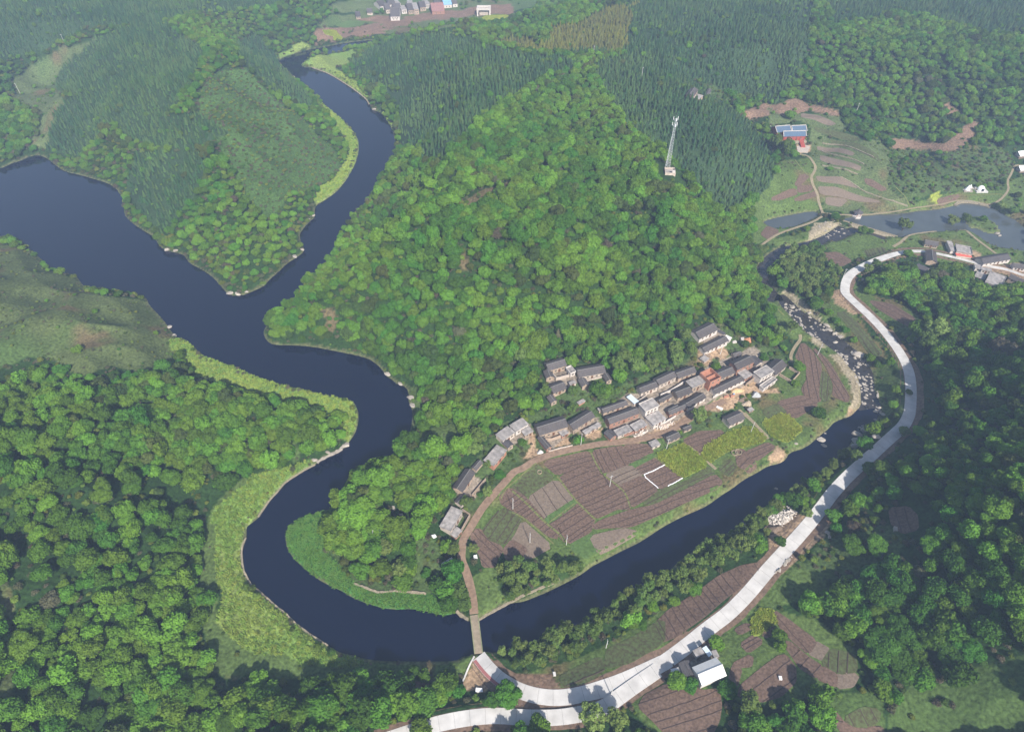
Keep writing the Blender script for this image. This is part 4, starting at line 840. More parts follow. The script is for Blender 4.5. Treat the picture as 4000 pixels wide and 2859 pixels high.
H("flat_roof_room", S6, (1005,910), (1110,855), (920,815), 3.3, 'f', 'b', "grey flat roof wing between the tall brick house and white villa", 1)
H("side_room", S6, (1150,740), (1240,700), (1080,640), 3.6, 'x', 'p', "dark roofed wing joining the tall brick house at its right", 0, False, roof=M_tile_dark)
H("white_villa", S6, (1212,905), (1378,815), (1102,828), 7.0, 'f', 'w', "white two-storey villa with grey flat roof and red banded balcony", 2, upper=True, parapet=.25)
H("terrace_room", S6, (1243,1042), (1412,925), (1205,985), 3.2, 'f', 'w', "white single-storey terrace block in front of the villa", 2, parapet=.7)
H("tiled_house", S6, (1400,862), (1545,738), (1290,735), 3.6, 'g', 'p', "grey gabled house right of the white villa at the village end", 2)
H("tiled_house", S6, (435,405), (672,285), (335,292), 3.8, 'g', 'w', "rear one of two parallel grey roofs above the village, white front", 3)
H("tiled_house", S6, (502,575), (805,425), (455,485), 3.8, 'g', 'w', "front one of two parallel grey roofs above the village, white front", 4)
H("shed", S6, (815,418), (845,385), (768,350), 3.0, 'f', 'w', "small pale flat shed at the right end of the two parallel roofs", 0, False, roof=M_metal_w, cat="shed")
H("side_room", S6, (640,300), (745,350), (560,330), 3.4, 'f', 'p', "dark connecting roof between the two parallel houses", 0, False, roof=M_tile_dark)
H("tiled_house", S6, (820,1500), (1015,1410), (730,1385), 3.6, 'g', 'p', "free-standing grey gabled house on the field edge below the sandy yard", 2)
H("shed", S6, (240,1570), (340,1530), (215,1510), 2.4, 'g', 'a', "small tiled shed beside the dark bush near the dirt road", 1, False, cat="shed")
H("shed", T1, (1388,290), (1500,240), (1355,225), 2.6, 'g', 'a', "long tiled shed beside the dirt road above the rape field", 2, False, cat="shed")
H("shed", T1, (1248,338), (1322,308), (1228,280), 2.4, 'f', 'p', "small flat hut with a pale roof half at the corner of fields", 1, False, cat="shed")
H("shed", S6, (870,632), (975,600), (845,575), 2.5, 'g', 'p', "little grey tiled shed left behind the tall brick house", 0, True, cat="shed")
H("shed", S6, (1065,1325), (1128,1298), (1058,1275), 2.2, 'f', 'b', "brick hut with two dark openings beside the straw heap", 1, False, cat="shed")
H("shed", S6, (495,695), (560,650), (470,620), 2.2, 'f', 'a', "roofless-looking flat hut left of the upper sandy yard", 0, False, cat="shed")
# village, left part
H("flat_roof_house", S7, (860,400), (1015,285), (780,300), 4.4, 'f', 'p', "left half of the double flat-roofed concrete house", 2)
H("flat_roof_house", S7, (1022,280), (1187,180), (942,193), 4.6, 'f', 'w', "right half of the double flat-roofed concrete house", 2)
H("flat_roof_room", S7, (1135,330), (1248,275), (1065,235), 3.2, 'f', 'a', "lower flat-roofed front room of the double concrete house", 1)
H("side_room", S7, (920,492), (998,440), (850,408), 3.2, 'x', 'a', "dark-tiled lean-to between two flat-roofed houses", 1, False, roof=M_tile_dark)
H("flat_roof_house", S7, (742,715), (912,515), (618,632), 4.0, 'f', 'o', "orange brick flat-roofed house with black moss patches on its roof", 2, parapet=.25)
H("shed", S7, (520,775), (610,672), (442,745), 2.6, 'g', 'a', "narrow brown-roofed shed left of the orange brick flat house", 0, False, cat="shed")
H("tiled_house", S7, (345,1050), (512,800), (232,960), 3.6, 'g', 'a', "steeply set grey gabled house above a tree-shaded yard", 2)
H("side_room", S7, (330,1225), (430,1110), (235,1165), 2.8, 'g', 'p', "low grey roof below the tree-shaded yard", 1, False)
H("flat_roof_house", S7, (198,1540), (350,1280), (55,1470), 4.8, 'f', 'p', "isolated flat-roofed concrete house at the left end by the path", 3, parapet=.15)
H("flat_roof_room", S7, (255,1625), (345,1530), (185,1565), 3.0, 'f', 'b', "low grey block at the lower corner of the isolated flat-roofed house", 1)
H("tiled_house", S7, (1322,330), (1690,215), (1268,180), 4.8, 'g', 'a', "wide deep-roofed grey house right of the double concrete house", 4)
H("side_room", S7, (1410,505), (1482,468), (1318,345), 3.2, 'x', 'b', "long brick wing running down to the road from the wide house", 1, False)
H("flat_roof_room", S7, (1605,335), (1697,292), (1560,245), 3.2, 'f', 'b', "flat-roofed brick corner room right of the wide house courtyard", 1)
H("tiled_house", S7, (1755,262), (2032,90), (1655,165), 4.0, 'g', 'a', "grey gabled house right of the wide house, rubble in front", 3)
H("flat_roof_room", S7, (1905,315), (2110,200), (1875,262), 2.7, 'f', 'a', "low flat-roofed front block with ochre wall by the bare yard", 2)
H("shed", S7, (2080,20), (2130,0), (2070,-25), 2.4, 'f', 'a', "tiny square ochre shed in the gap behind the village row", 0, False, cat="shed")
# unfinished brick shell
def brick_shell():
    ctr, base, rz, L_, D_ = footprint(S6, (572,950), (708,885), (464,815), 6.0)
    o = tag(empty("brick_shell_house", (ctr[0], ctr[1], base), rz), "roofless new orange brick house shell in the middle of the village", "house")
    t = .25
    for x0, x1, y0, y1 in ((-L_/2, L_/2, -D_/2, -D_/2+t), (-L_/2, L_/2, D_/2-t, D_/2), (-L_/2, -L_/2+t, -D_/2+t, D_/2-t), (L_/2-t, L_/2, -D_/2+t, D_/2-t)):
        MB().box(x0, x1, y0, y1, -.5, 6.0).build("wall", M_brick_new, o)
    MB().box(-L_/2+t, L_/2-t, -D_/2+t, D_/2-t, 3.6, 3.8).build("floor_slab", M_brick_new, o)
    MB().box(-L_/2+t, L_/2-t, -.1, .1, 3.8, 5.2).build("partition", M_brick_new, o)
    for x_ in (-L_*.25, L_*.25): add_window(o, x_, -D_/2-.003, 1.2); add_window(o, x_, -D_/2-.003, 4.2)
brick_shell()
# white villa balcony band and posts of the concrete house
def on_front(S, A, B, e, lab, cat_, m, z0, z1, dep):
    pa, pb = S([A, B]); base = G([pa])[0][2]; a = np.array(at_z(*pa, base+e)); b_ = np.array(at_z(*pb, base+e)); u = b_-a; L_ = np.linalg.norm(u)
    return a, b_, base, math.atan2(u[1], u[0]), L_
# yard walls
def yard_wall(S, pts, hh, wall, label, closed=False):
    g = G(S(pts)); m = MB(); n = len(g); t = .16
    for i in range(n-(0 if closed else 1)):
        a = g[i]; b_ = g[(i+1) % n]; d = b_[:2]-a[:2]; d /= np.linalg.norm(d)+1e-9; q = np.array([-d[1], d[0]])*t; a2 = a[:2]-d*t*.98
        z0 = min(a[2], b_[2])-.4; z1 = max(a[2], b_[2])+hh+.004*i
        m.prism([(a2+q), (a2-q), (b_[:2]-q), (b_[:2]+q)][::-1], z0, z1)
    o = m.build("yard_wall", WALLS[wall]); tag(o, label, "wall"); return o
yard_wall(S5, [(480,830),(560,930),(720,885),(700,800)], 1.8, 'p', "grey wall around the yard of the top left cluster house")
yard_wall(S5, [(1200,905),(1160,890),(850,960)], 1.0, 'p', "low wall before the long house of the upper cluster")
yard_wall(S6, [(1440,870),(1590,960),(1690,850),(1560,780)], 1.6, 'a', "ochre wall around the weedy yard right of the villa")
yard_wall(S6, [(1010,1000),(1130,910)], 1.9, 'a', "ochre wall piece between long white-fronted house and villa")
yard_wall(S6, [(600,1150),(760,1075),(1000,955)], 1.0, 'w', "low white wall in front of the long white-fronted house")
yard_wall(S7, [(1325,390),(1460,400),(1700,310)], 1.7, 'a', "ochre wall closing the courtyard of the wide deep-roofed house")
yard_wall(S7, [(1440,535),(1600,490),(1740,460)], .7, 'p', "thin pale wall edging the dirt road below the wide house")
yard_wall(S7, [(350,1290),(440,1360),(300,1610)], 2.0, 'a', "tall courtyard wall right of the isolated flat-roofed house")
yard_wall(S7, [(510,1110),(470,1100),(640,900)], 1.7, 'a', "ochre wall before the steeply set grey house")
yard_wall(S5, [(1560,1230),(1640,1180),(1700,1130)], 1.6, 'p', "wall right of the pale blue sheet roof store")
yard_wall(S5, [(1880,1130),(2000,1080),(2110,1010),(2180,960)], 1.7, 'w', "pale wall in front of the taller back-row house")
yard_wall(S5, [(1880,1500),(1960,1460),(2070,1390)], 1.2, 'w', "broken white wall at the rubble before the courtyard roof")
yard_wall(S5, [(1290,1590),(1430,1640),(1640,1560)], 1.4, 'b', "brick wall along the road before the longest house")
yard_wall(S6, [(500,610),(560,650)], 1.2, 'a', "short ochre wall by the flat hut")
yard_wall(T3, [(1650,690),(1680,715)], .5, 'w', "stub of white wall by the slab platform")
# farm below the road
H("barn", T5, (551,1088), (770,995), (497,905), 5.2, 'g', 'w', "big white-roofed barn beside the road fork", 0, False, roof=M_metal_w, cat="barn", rise=1.6)
H("farm_house", T5, (395,1012), (490,985), (332,885), 3.6, 'x', 'p', "dark-roofed farm house touching the left of the white barn", 1, False, roof=M_tile_dark)
H("flat_roof_room", T5, (505,835), (578,800), (468,770), 3.2, 'f', 'p', "grey flat-roofed room at the back of the barnyard", 1)
H("store_room", T5, (610,828), (645,805), (560,745), 3.0, 'f', 'p', "striped tin-roofed store at the back of the barnyard", 0, False, roof=M_metal_b, cat="shed")
H("store_room", T5, (660,838), (705,825), (632,775), 3.0, 'f', 'p', "grey slab-roofed store right of the striped tin roof", 0, False, cat="shed")
H("shed", T5, (290,990), (362,975), (262,955), 2.4, 'f', 'w', "small white-topped shed between road and dark farm house", 0, False, roof=M_metal_w, cat="shed")
# hamlet at the ponds
H("tiled_house", S4, (1392,122), (1512,142), (1412,85), 3.2, 'g', 'a', "grey-roofed house with cream front nearest the small dam lane", 4)
H("side_room", S4, (1405,272), (1505,292), (1410,180), 3.2, 'x', 'a', "dark long-roofed house with ochre gable astride the concrete lane", 0, False)
H("flat_roof_house", S4, (1672,188), (1815,215), (1688,128), 4.2, 'f', 'p', "flat-roofed house with water tanks above a red awning", 2, parapet=.4)
H("flat_roof_room", S4, (1622,180), (1670,186), (1640,98), 3.4, 'f', 'w', "narrow white wing left of the red-awning house", 0, False)
H("awning", S4, (1672,222), (1812,240), (1680,182), 2.4, 'f', 'p', "red sheet awning in front of the flat-roofed hamlet house", 0, False, roof=M_red, cat="awning")
H("tiled_house", S4, (1915,300), (2160,258), (1852,240), 3.6, 'g', 'w', "long dark-roofed house with white arcaded front near the ponds", 5, roof=M_tile_dark)
H("flat_roof_house", S4, (1925,458), (2070,510), (1990,368), 4.4, 'f', 'p', "large grey flat-roofed house at the right edge", 2, parapet=.3)
H("tiled_house", S4, (2130,420), (2290,490), (2060,345), 3.6, 'g', 'a', "grey-roofed house right behind the large flat-roofed one", 2)
H("flat_roof_room", S4, (1828,405), (1920,440), (1810,345), 3.2, 'f', 'w', "white-walled low block left of the large flat-roofed house", 2)
H("flat_roof_room", S4, (1895,350), (1990,368), (1910,325), 3.4, 'f', 'w', "small white building with red lettering band behind the low block", 2)
H("tiled_house", S4, (2180,330), (2290,345), (2190,290), 3.4, 'g', 'w', "grey-roofed house at the very right edge behind the paved yard", 2)
H("flat_roof_room", S4, (1840,335), (1900,345), (1845,300), 3.0, 'f', 'w', "small white-topped room at the left of the paved yard", 1, False)
H("tiled_house", S4, (1300,330), (1400,375), (1320,285), 3.0, 'g', 'p', "dark long roof half hidden by trees below the lane", 1, False, roof=M_tile_dark)
# valley farm behind the hill
H("farm_house", S2, (1610,862), (1655,800), (1562,815), 3.4, 'g', 'a', "left one of two weathered farm roofs in the forest valley", 1)
H("farm_house", S2, (1730,892), (1770,800), (1700,870), 3.4, 'g', 'w', "right one of two weathered farm roofs in the forest valley", 1, False)
H("shed", S2, (1655,885), (1700,850), (1640,830), 2.6, 'f', 'a', "ruined shed between two farm roofs in the forest valley", 0, False, cat="shed")
# far village
FV = [((1100,62),(1160,50),(1085,22),5,'g','w',"long white house at the left end of the far village"), ((1180,45),(1240,38),(1190,5),5,'g','w',"white gabled house behind the left end of the far village"),
 ((1240,40),(1285,35),(1232,0),6,'f','w',"white two-storey box left of centre in the far village"), ((1150,90),(1200,84),(1145,48),5,'g','p',"slate-roofed house standing on the far village road"),
 ((1190,150),(1275,148),(1180,90),6,'g','w',"pale pink-fronted house nearest the water in the far village"), ((1215,75),(1285,70),(1205,45),5,'g','p',"slate-roofed house in the middle row of the far village"),
 ((1290,90),(1340,85),(1285,50),6,'f','w',"narrow cream house beside the dark tree of the far village"), ((1350,95),(1400,90),(1340,50),6,'g','a',"pink gabled house right of the dark tree"),
 ((1400,85),(1445,82),(1395,25),8,'f','a',"tall three-storey cream house in the far village"), ((1455,70),(1510,65),(1450,30),6,'g','a',"pink-fronted gabled house behind the green clump"),
 ((1560,105),(1675,98),(1550,50),5,'g','b',"red-roofed long house at the right of the far village"), ((1590,50),(1650,45),(1585,15),5,'g','w',"pale house behind the red-roofed long house"),
 ((1500,45),(1550,40),(1495,5),6,'f','w',"white flat house at the back of the far village"), ((1340,40),(1390,38),(1335,0),6,'f','w',"white block at the top edge of the far village"),
 ((885,155),(930,152),(880,122),3,'g','a',"small orange-walled hut at the field corner near the far village"), ((305,205),(345,200),(300,178),3,'g','a',"lone cream hut on the wooded far slope"), ((985,118),(1035,115),(985,90),3,'g','p',"small grey hut left of the far village")]
for A, B, Cc, e, kd, wl_, lb in FV: H("village_house", S1, A, B, Cc, e, kd, wl_, lb, 2, False, upper=e > 5, roof=(mat("red_village_roof", (.24,.13,.12)) if wl_ == 'b' else None))
H("village_house", S1, (1665,48), (1740,42), (1650,0), 5, 'g', 'w', "white house with bright blue roof in the far village", 2, False, roof=M_blue)
H("village_house", S1, (1745,40), (1790,35), (1735,5), 5, 'g', 'w', "white gabled house right of the blue roof", 1, False)
# ------------------------------------------------------------------ bridge, walls, dam
def wall_line(name, S, pts, w_, top, base_drop, m, label, cat, jit=.12, follow=True):
    g = G(S(pts)); q = g.copy()
    for _ in range(2):
        b = q[1:]; c = q[:-1]; mm = np.stack([c*.75+b*.25, c*.25+b*.75], 1).reshape(-1, 3); q = np.vstack([q[:1], mm, q[-1:]])
    L_ = np.concatenate([[0], np.cumsum(np.linalg.norm(np.diff(q[:, :2], axis=0), axis=1))]); tt = np.arange(0, L_[-1], 1.1)
    X = np.interp(tt, L_, q[:, 0]); Y = np.interp(tt, L_, q[:, 1]); Z = np.maximum(h(X, Y), 0)
    if not follow: Z[:] = np.median(Z)
    T = np.stack([np.gradient(X), np.gradient(Y)], 1); T /= np.linalg.norm(T, axis=1)[:, None]+1e-9; n_ = np.stack([-T[:, 1], T[:, 0]], 1)
    jw = w_*(1+rng.uniform(-jit, jit, (len(tt), 2))*2); zt = Z+top+rng.uniform(-jit, jit, len(tt)); k = len(tt)
    A = np.stack([X, Y], 1)+n_*jw[:, :1]; B = np.stack([X, Y], 1)-n_*jw[:, 1:]
    vv = [(a[0], a[1], z_) for a, z_ in zip(A, zt)]+[(a[0], a[1], z_) for a, z_ in zip(B, zt)]+[(a[0], a[1], z_-base_drop) for a, z_ in zip(A, zt)]+[(a[0], a[1], z_-base_drop) for a, z_ in zip(B, zt)]
    ff = [(k-1, 2*k-1, 4*k-1, 3*k-1), (0, 2*k, 3*k, k)]
    for i in range(k-1): ff += [(i, k+i, k+i+1, i+1), (i, i+1, 2*k+i+1, 2*k+i), (k+i, 3*k+i, 3*k+i+1, k+i+1)]
    return tag(MB().add(vv, ff).build(name, m), label, cat)
wall_line("retaining_wall", U3, [(1195,1165),(1100,1212),(962,1300),(932,1350),(852,1430),(802,1510),(768,1562)], .35, .35, 1.6, M_wallstone, "pale stone bank wall along the upper half of the west reed strip", "wall")
wall_line("retaining_wall", T7, [(1560,1300),(1530,1362),(1533,1440),(1545,1520),(1602,1610)], .35, .4, 1.6, M_wallstone, "pale stone bank wall at the widest part of the west reed strip", "wall")
wall_line("retaining_wall", T3, [(0,905),(60,958),(120,1008),(232,1108),(270,1130),(330,1198),(430,1278),(530,1343),(650,1418)], .3, .35, 1.5, M_wallstone, "weathered bank wall along the lower bend of the west reed strip", "wall", .2)
wall_line("retaining_wall", T3, [(870,860),(950,890),(1060,937),(1160,940),(1200,925),(1320,935),(1440,945),(1535,955)], .4, .5, 1.4, M_wallstone, "ochre stone wall between the low nose and the green water plants", "wall", .2)
wall_line("retaining_wall", T3, [(1620,965),(1660,990),(1700,1030)], .3, .4, 1.2, M_wallstone, "short ochre wall stub left of the round bank bush", "wall")
wall_line("retaining_wall", T3, [(1780,1108),(1820,1150),(1900,1188)], .5, .6, 1.8, M_wallstone, "curved stone quay just left of the bridge head", "wall", .2)
wall_line("retaining_wall", T4, [(612,503),(740,428),(880,350),(1000,290),(1120,240),(1250,185),(1340,140)], .4, .45, 1.6, M_wallstone, "pale stone bank wall running right from the bridge head", "wall", .15)
wall_line("retaining_wall", U3, [(1440,1005),(1390,1050),(1330,1085),(1240,1125),(1205,1155)], .5, .7, 2.0, M_stone, "rocky pinkish bank ledge below the tip of the grass point", "wall", .3)
wall_line("retaining_wall", S1, [(500,605),(560,628),(640,655),(740,715),(820,765),(900,820),(980,885),(1005,930)], .5, .5, 1.5, M_wallstone, "stone bank wall round the far grass point", "wall", .2)
wall_line("pond_wall", S3, [(1655,1150),(1690,1110),(1780,1108),(1880,1130),(1990,1165)], .9, .9, 2.2, M_wallstone, "curved cobbled embankment at the upper shore of the big pond", "wall")
wall_line("field_wall", S3, [(640,890),(760,950),(830,1010),(960,1060),(1100,1110),(1240,1150)], .35, .5, 1.0, M_wallstone, "long terrace wall curving across the lower valley terraces", "wall")
wall_line("field_wall", S3, [(480,590),(640,600),(760,640),(880,690),(940,720)], .35, .6, 1.0, M_wallstone, "terrace wall across the upper valley terraces", "wall")
wall_line("field_wall", S3, [(470,660),(600,700),(740,730),(850,780)], .35, .6, 1.0, M_wallstone, "terrace wall in the middle of the valley terraces", "wall")
wall_line("field_wall", S3, [(480,790),(600,810),(720,840),(800,870)], .35, .6, 1.0, M_wallstone, "lowest straight terrace wall right of the white valley path", "wall")
wall_line("field_wall", T4, [(575,825),(520,930),(470,1050)], .25, .4, 1.2, M_conc, "thin concrete edge of the bare triangle left of the bridge road", "wall", .03)
def dam():
    g = G(S3([(618,1268),(1145,1428)])); a = g[0].copy(); b = g[1].copy(); e = b[:2]-a[:2]; L_ = np.linalg.norm(e); rz = math.atan2(e[1], e[0])
    o = tag(empty("stone_dam", ((a[0]+b[0])/2, (a[1]+b[1])/2, 0), rz), "long low stone dam holding the pond above the rocky creek", "dam")
    MB().add([(-L_/2,-2.2,-1),(L_/2,-2.2,-1),(L_/2,.7,-1),(-L_/2,.7,-1),(-L_/2,-.7,1.6),(L_/2,-.7,1.6),(L_/2,.7,1.6),(-L_/2,.7,1.6)], [(4,5,6,7),(0,1,5,4),(1,2,6,5),(2,3,7,6),(3,0,4,7)]).build("dam_wall", M_wallstone, o)
    n_ = int(L_/1.2)
    slab = MB().box(-.52, .52, -.75, .75, 0, .16).mesh("coping_stone", M_path)
    for i in range(n_): q = link(bpy.data.objects.new("coping_stone", slab), o); q.location = (-L_/2+.6+i*L_/n_, rng.uniform(-.05, .05), 1.602); q.rotation_euler = (0, 0, rng.uniform(-.03, .03))
dam()
def bridge():
    g0 = G(T3([(1935,1140)]))[0]; g1 = ROAD[0]; a = np.array([g0[0], g0[1]]); z0 = g0[2]+.1; b = np.array([g1[0], g1[1]])+np.array([0, 1.0]); z1 = g1[2]+.1
    e = b-a; L_ = np.linalg.norm(e); rz = math.atan2(e[1], e[0]); o = tag(empty("footbridge", (*((a+b)/2), 0), rz), "narrow concrete bridge with low mossy edges over the dark channel", "bridge")
    def seg(y0, y1, dz0, dz1): return MB().add([(-L_/2,y0,z0+dz0),(L_/2,y0,z1+dz0),(L_/2,y1,z1+dz0),(-L_/2,y1,z0+dz0),(-L_/2,y0,z0+dz1),(L_/2,y0,z1+dz1),(L_/2,y1,z1+dz1),(-L_/2,y1,z0+dz1)], [(0,3,2,1),(4,5,6,7),(0,1,5,4),(1,2,6,5),(2,3,7,6),(3,0,4,7)])
    seg(-1.5, 1.5, -.45, 0).build("deck", mat("worn_bridge_deck", (.27,.22,.16), var=.25, scale=.7, bump=.2), o)
    for s in (-1, 1): seg(*sorted((s*1.55, s*1.3)), .002, .32).build("kerb", mat("mossy_concrete", (.22,.24,.13), var=.3, scale=1), o)
    for t_ in (-.36, -.12, .12, .36):
        z_ = z0+(z1-z0)*(t_+.5); MB().box(t_*L_-.4, t_*L_+.4, -1.25, 1.25, -3, z_-.452).build("pier", M_wallstone, o)
bridge()
# red band on the inner road edge, culvert, white film, slab
g = ROAD[2:14]
def along(path, i0, i1, off, hw, up, name, m, label, cat):
    q = path[i0:i1].copy(); t = np.gradient(q[:, :2], axis=0); t /= np.linalg.norm(t, axis=1)[:, None]; q[:, :2] += np.stack([-t[:, 1], t[:, 0]], 1)*off
    v, f, A, B = strip(q, hw, hw, up, .05); return tag(MB().add(v, f).build(name, m), label, cat)
along(ROAD, 1, 12, -1.9, .55, .10, "red_cloth", M_wash, "dull red cloth laid along the left edge of the road by the bridge", "cloth")
def film(S, pts, label):
    g = G(S(pts)); q = []
    for i in range(len(g)-1):
        n = max(2, int(np.linalg.norm(g[i+1]-g[i])/.8)); q += [g[i]+(g[i+1]-g[i])*k/n for k in range(n)]
    q.append(g[-1]); q = np.array(q); q[:, :2] += rng.uniform(-.1, .1, (len(q), 2)); q[:, 2] = h(q[:, 0], q[:, 1])+.2
    v, f, A, B = strip(q, .16+rng.uniform(0, .1, len(q)), .16, .12, .15); tag(MB().add(v, f).build("plastic_film", M_sheet), label, "plastic sheet")
film(T1, [(1362,487),(1280,530),(1172,578),(1185,605),(1240,650),(1298,700)], "long white plastic film angled round the bare seed bed")
film(T1, [(1515,607),(1450,645),(1380,680)], "short white plastic film at the lower edge of the seed bed")
def slab(S, pts, z_, m, name, label, cat):
    g = G(S(pts)); base = g[:, 2].mean(); o = MB().prism([tuple(p[:2]) for p in g][::-1], base-.4, base+z_).build(name, m); tag(o, label, cat); AVOID.append((g[:, :2], .6)); return o
slab(T3, [(1650,678),(1668,718),(1758,670),(1738,632)], .5, M_conc, "concrete_slab", "white concrete slab platform in the weeds left of the path", "platform")
slab(T3, [(1552,438),(1575,462),(1602,450),(1590,432)], .8, M_sheet, "tomb_cover", "small white grave top among shrubs below the isolated house", "grave")
slab(T3, [(1268,250),(1275,262),(1310,258),(1300,246)], .8, M_stone, "tomb_cover", "right one of the grey graves hidden on the low nose", "grave")
slab(T3, [(1200,180),(1215,220),(1240,210),(1230,180)], .8, M_stone, "tomb_cover", "left grey grave on the low nose under trees", "grave")
slab(T4, [(590,1110),(585,1145),(650,1140),(645,1110)], .7, M_sheet, "tarpaulin", "crumpled white tarpaulin left of the round tree at the road", "tarpaulin")
slab(T3, [(1930,620),(1935,650),(1965,640),(1960,612)], .9, M_sheet, "tarpaulin", "white tarpaulin bundle under a bush right of the path", "tarpaulin")
slab(T5, [(1222,1003),(1232,1035),(1258,1038),(1250,1005)], .8, M_sheet, "feed_bag", "white heap of bags in the round brown field", "bags")
slab(T5, [(508,1040),(512,1062),(530,1060),(526,1040)], 1.1, M_sheet, "water_tank", "small round white tank at the left corner of the white barn", "tank")
slab(T2, [(1108,1045),(1112,1085),(1150,1078),(1146,1045)], .7, M_stone, "field_stone_hut", "little pale stone platform at the foot of the red field", "platform")
slab(T4, [(1268,970),(1275,1000),(1298,1000),(1292,970)], 1.0, M_conc, "sluice_box", "white sluice box at the top of the ditch by the roads", "sluice")
slab(S6, [(638,1270),(650,1250),(728,1290),(712,1315)], .5, M_metal_w, "trailer_bed", "white flat trailer bed on the sandy yard", "trailer")
slab(S6, [(948,398),(950,428),(988,428),(988,398)], 1.0, M_white, "white_basin", "open white basin beside the path right of the two parallel roofs", "basin")
slab(S6, [(845,440),(850,462),(900,455),(885,430)], .7, M_white, "white_basin", "second white basin at the corner below the parallel roofs", "basin")
slab(S6, [(735,1135),(740,1155),(800,1140),(790,1120)], .8, M_brick_new, "brick_stack", "low stack of orange bricks left of the blue bin", "bricks")
slab(S6, [(815,1130),(825,1150),(870,1130),(860,1112)], .9, M_brick_new, "brick_stack", "low stack of orange bricks right next to the blue bin", "bricks")
slab(S6, [(850,1108),(852,1122),(872,1118),(870,1104)], 1.0, M_blue, "blue_bin", "small blue bin between the brick stacks in the sandy yard", "bin")
def ring(S, c, rad, label):
    g = G(S([c]))[0]; m = MB(); n = 16
    for i in range(n):
        a, b = 2*math.pi*i/n, 2*math.pi*(i+1)/n; p = lambda q, rr: (g[0]+rr*math.cos(q), g[1]+rr*math.sin(q))
        m.prism([p(a, rad), p(b, rad), p(b, rad-.3), p(a, rad-.3)], g[2]-.3, g[2]+.7)
    tag(m.build("well_ring", M_path), label, "well ring")
ring(T1, (1972,388), 1.5, "left one of two pale rings in the vegetable garden"); ring(T1, (2006,380), 1.6, "right one of two pale rings in the vegetable garden"); ring(S7, (1322,795), 1.1, "white round well with a black opening in the weedy plot")
slab(S7, [(1150,860),(1245,945),(1290,940),(1180,845)], .05, M_glass, "water_trench", "black water-filled trench in the weedy plot", "trench")

# ------------------------------------------------------------------ heaps and rocks
def rock_mesh(seed, flat_=.65, sub=2, amp=.28, m=None, name="boulder"):
    r = np.random.default_rng(seed); v, f = ico(sub)if False else (None, None)
    bm = bmesh.new(); bmesh.ops.create_icosphere(bm, subdivisions=sub, radius=1)
    for _ in range(7):
        d = Vector(r.normal(0, 1, 3)).normalized(); c = r.uniform(.45, .8)
        for q in bm.verts:
            s_ = q.co.dot(d)
            if s_ > c: q.co -= d*(s_-c)*.9
    for q in bm.verts: q.co *= 1+r.uniform(-amp, amp)*.3; q.co.z *= flat_
    me = bpy.data.meshes.new(name); bm.to_mesh(me); bm.free(); me.materials.append(m or M_stone); return me
ROCKS = [rock_mesh(i, f_) for i, f_ in enumerate((.6, .5, .7, .55, .45, .65))]
def rock(S, c, size, label, group=None, asp=1.5, ang=None, name="boulder", sink=.2, me_=None, hz_=None):
    g = G(S([c]))[0] if S else np.array(c); o = bpy.data.objects.new(name, me_ or ROCKS[int(rng.integers(6))]); link(o); z_ = max(g[2], -.3); o.location = (g[0], g[1], z_+size*(.5-sink)*.5)
    o.scale = (size*asp*.5, size*.5, (hz_ or size)*.5); o.rotation_euler = (rng.uniform(-.15, .15), rng.uniform(-.15, .15), rng.uniform(0, 6.28) if ang is None else ang); tag(o, label, "rock", group)
for c_, s_, lb in (((455,290), 6, "large grey boulder alone in mid water of the wide creek mouth"), ((478,348), 4, "smaller pale boulder just below the large one in the creek mouth"), ((778,232), 8, "upper flat slab rock of the rock shelf under the road"),
   ((770,282), 7, "lower flat slab rock of the rock shelf under the road"), ((872,190), 7, "tilted slab rock at the top of the shelf under the road"), ((790,192), 3.4, "small rock left of the tilted slab"), ((822,178), 3.2, "narrow rock between small rock and tilted slab"), ((935,178), 4.5, "dark rock right of the tilted slab"),
   ((965,250), 6, "pointed boulder between shelf and concrete road"), ((780,330), 6, "dark rock in the shade under the bank tree"), ((55,728), 3, "left one of two lone rocks in the dark channel"), ((155,762), 4, "right one of two lone rocks in the dark channel"), ((260,692), 4, "grey rock at the channel bank under willows"),
   ((955,95), 3, "round boulder by the bank above the shelf"), ((940,42), 4, "grey slab lowest of the cluster at the creek bank"), ((985,20), 4.2, "pale slab in the middle of the cluster at the creek bank"), ((1015,45), 4, "brownish slab right in the cluster at the creek bank"), ((985,-10), 3.6, "slab topmost of the cluster at the creek bank"),
   ((500,212), 2.4, "pinkish stone at the grassy shore opposite the rock shelf"), ((250,305), 3, "pale driftwood-like rock on the sandy shore")):
    rock(T2, c_, s_*.52, lb, ang=R(-10)+rng.uniform(-.3, .3))
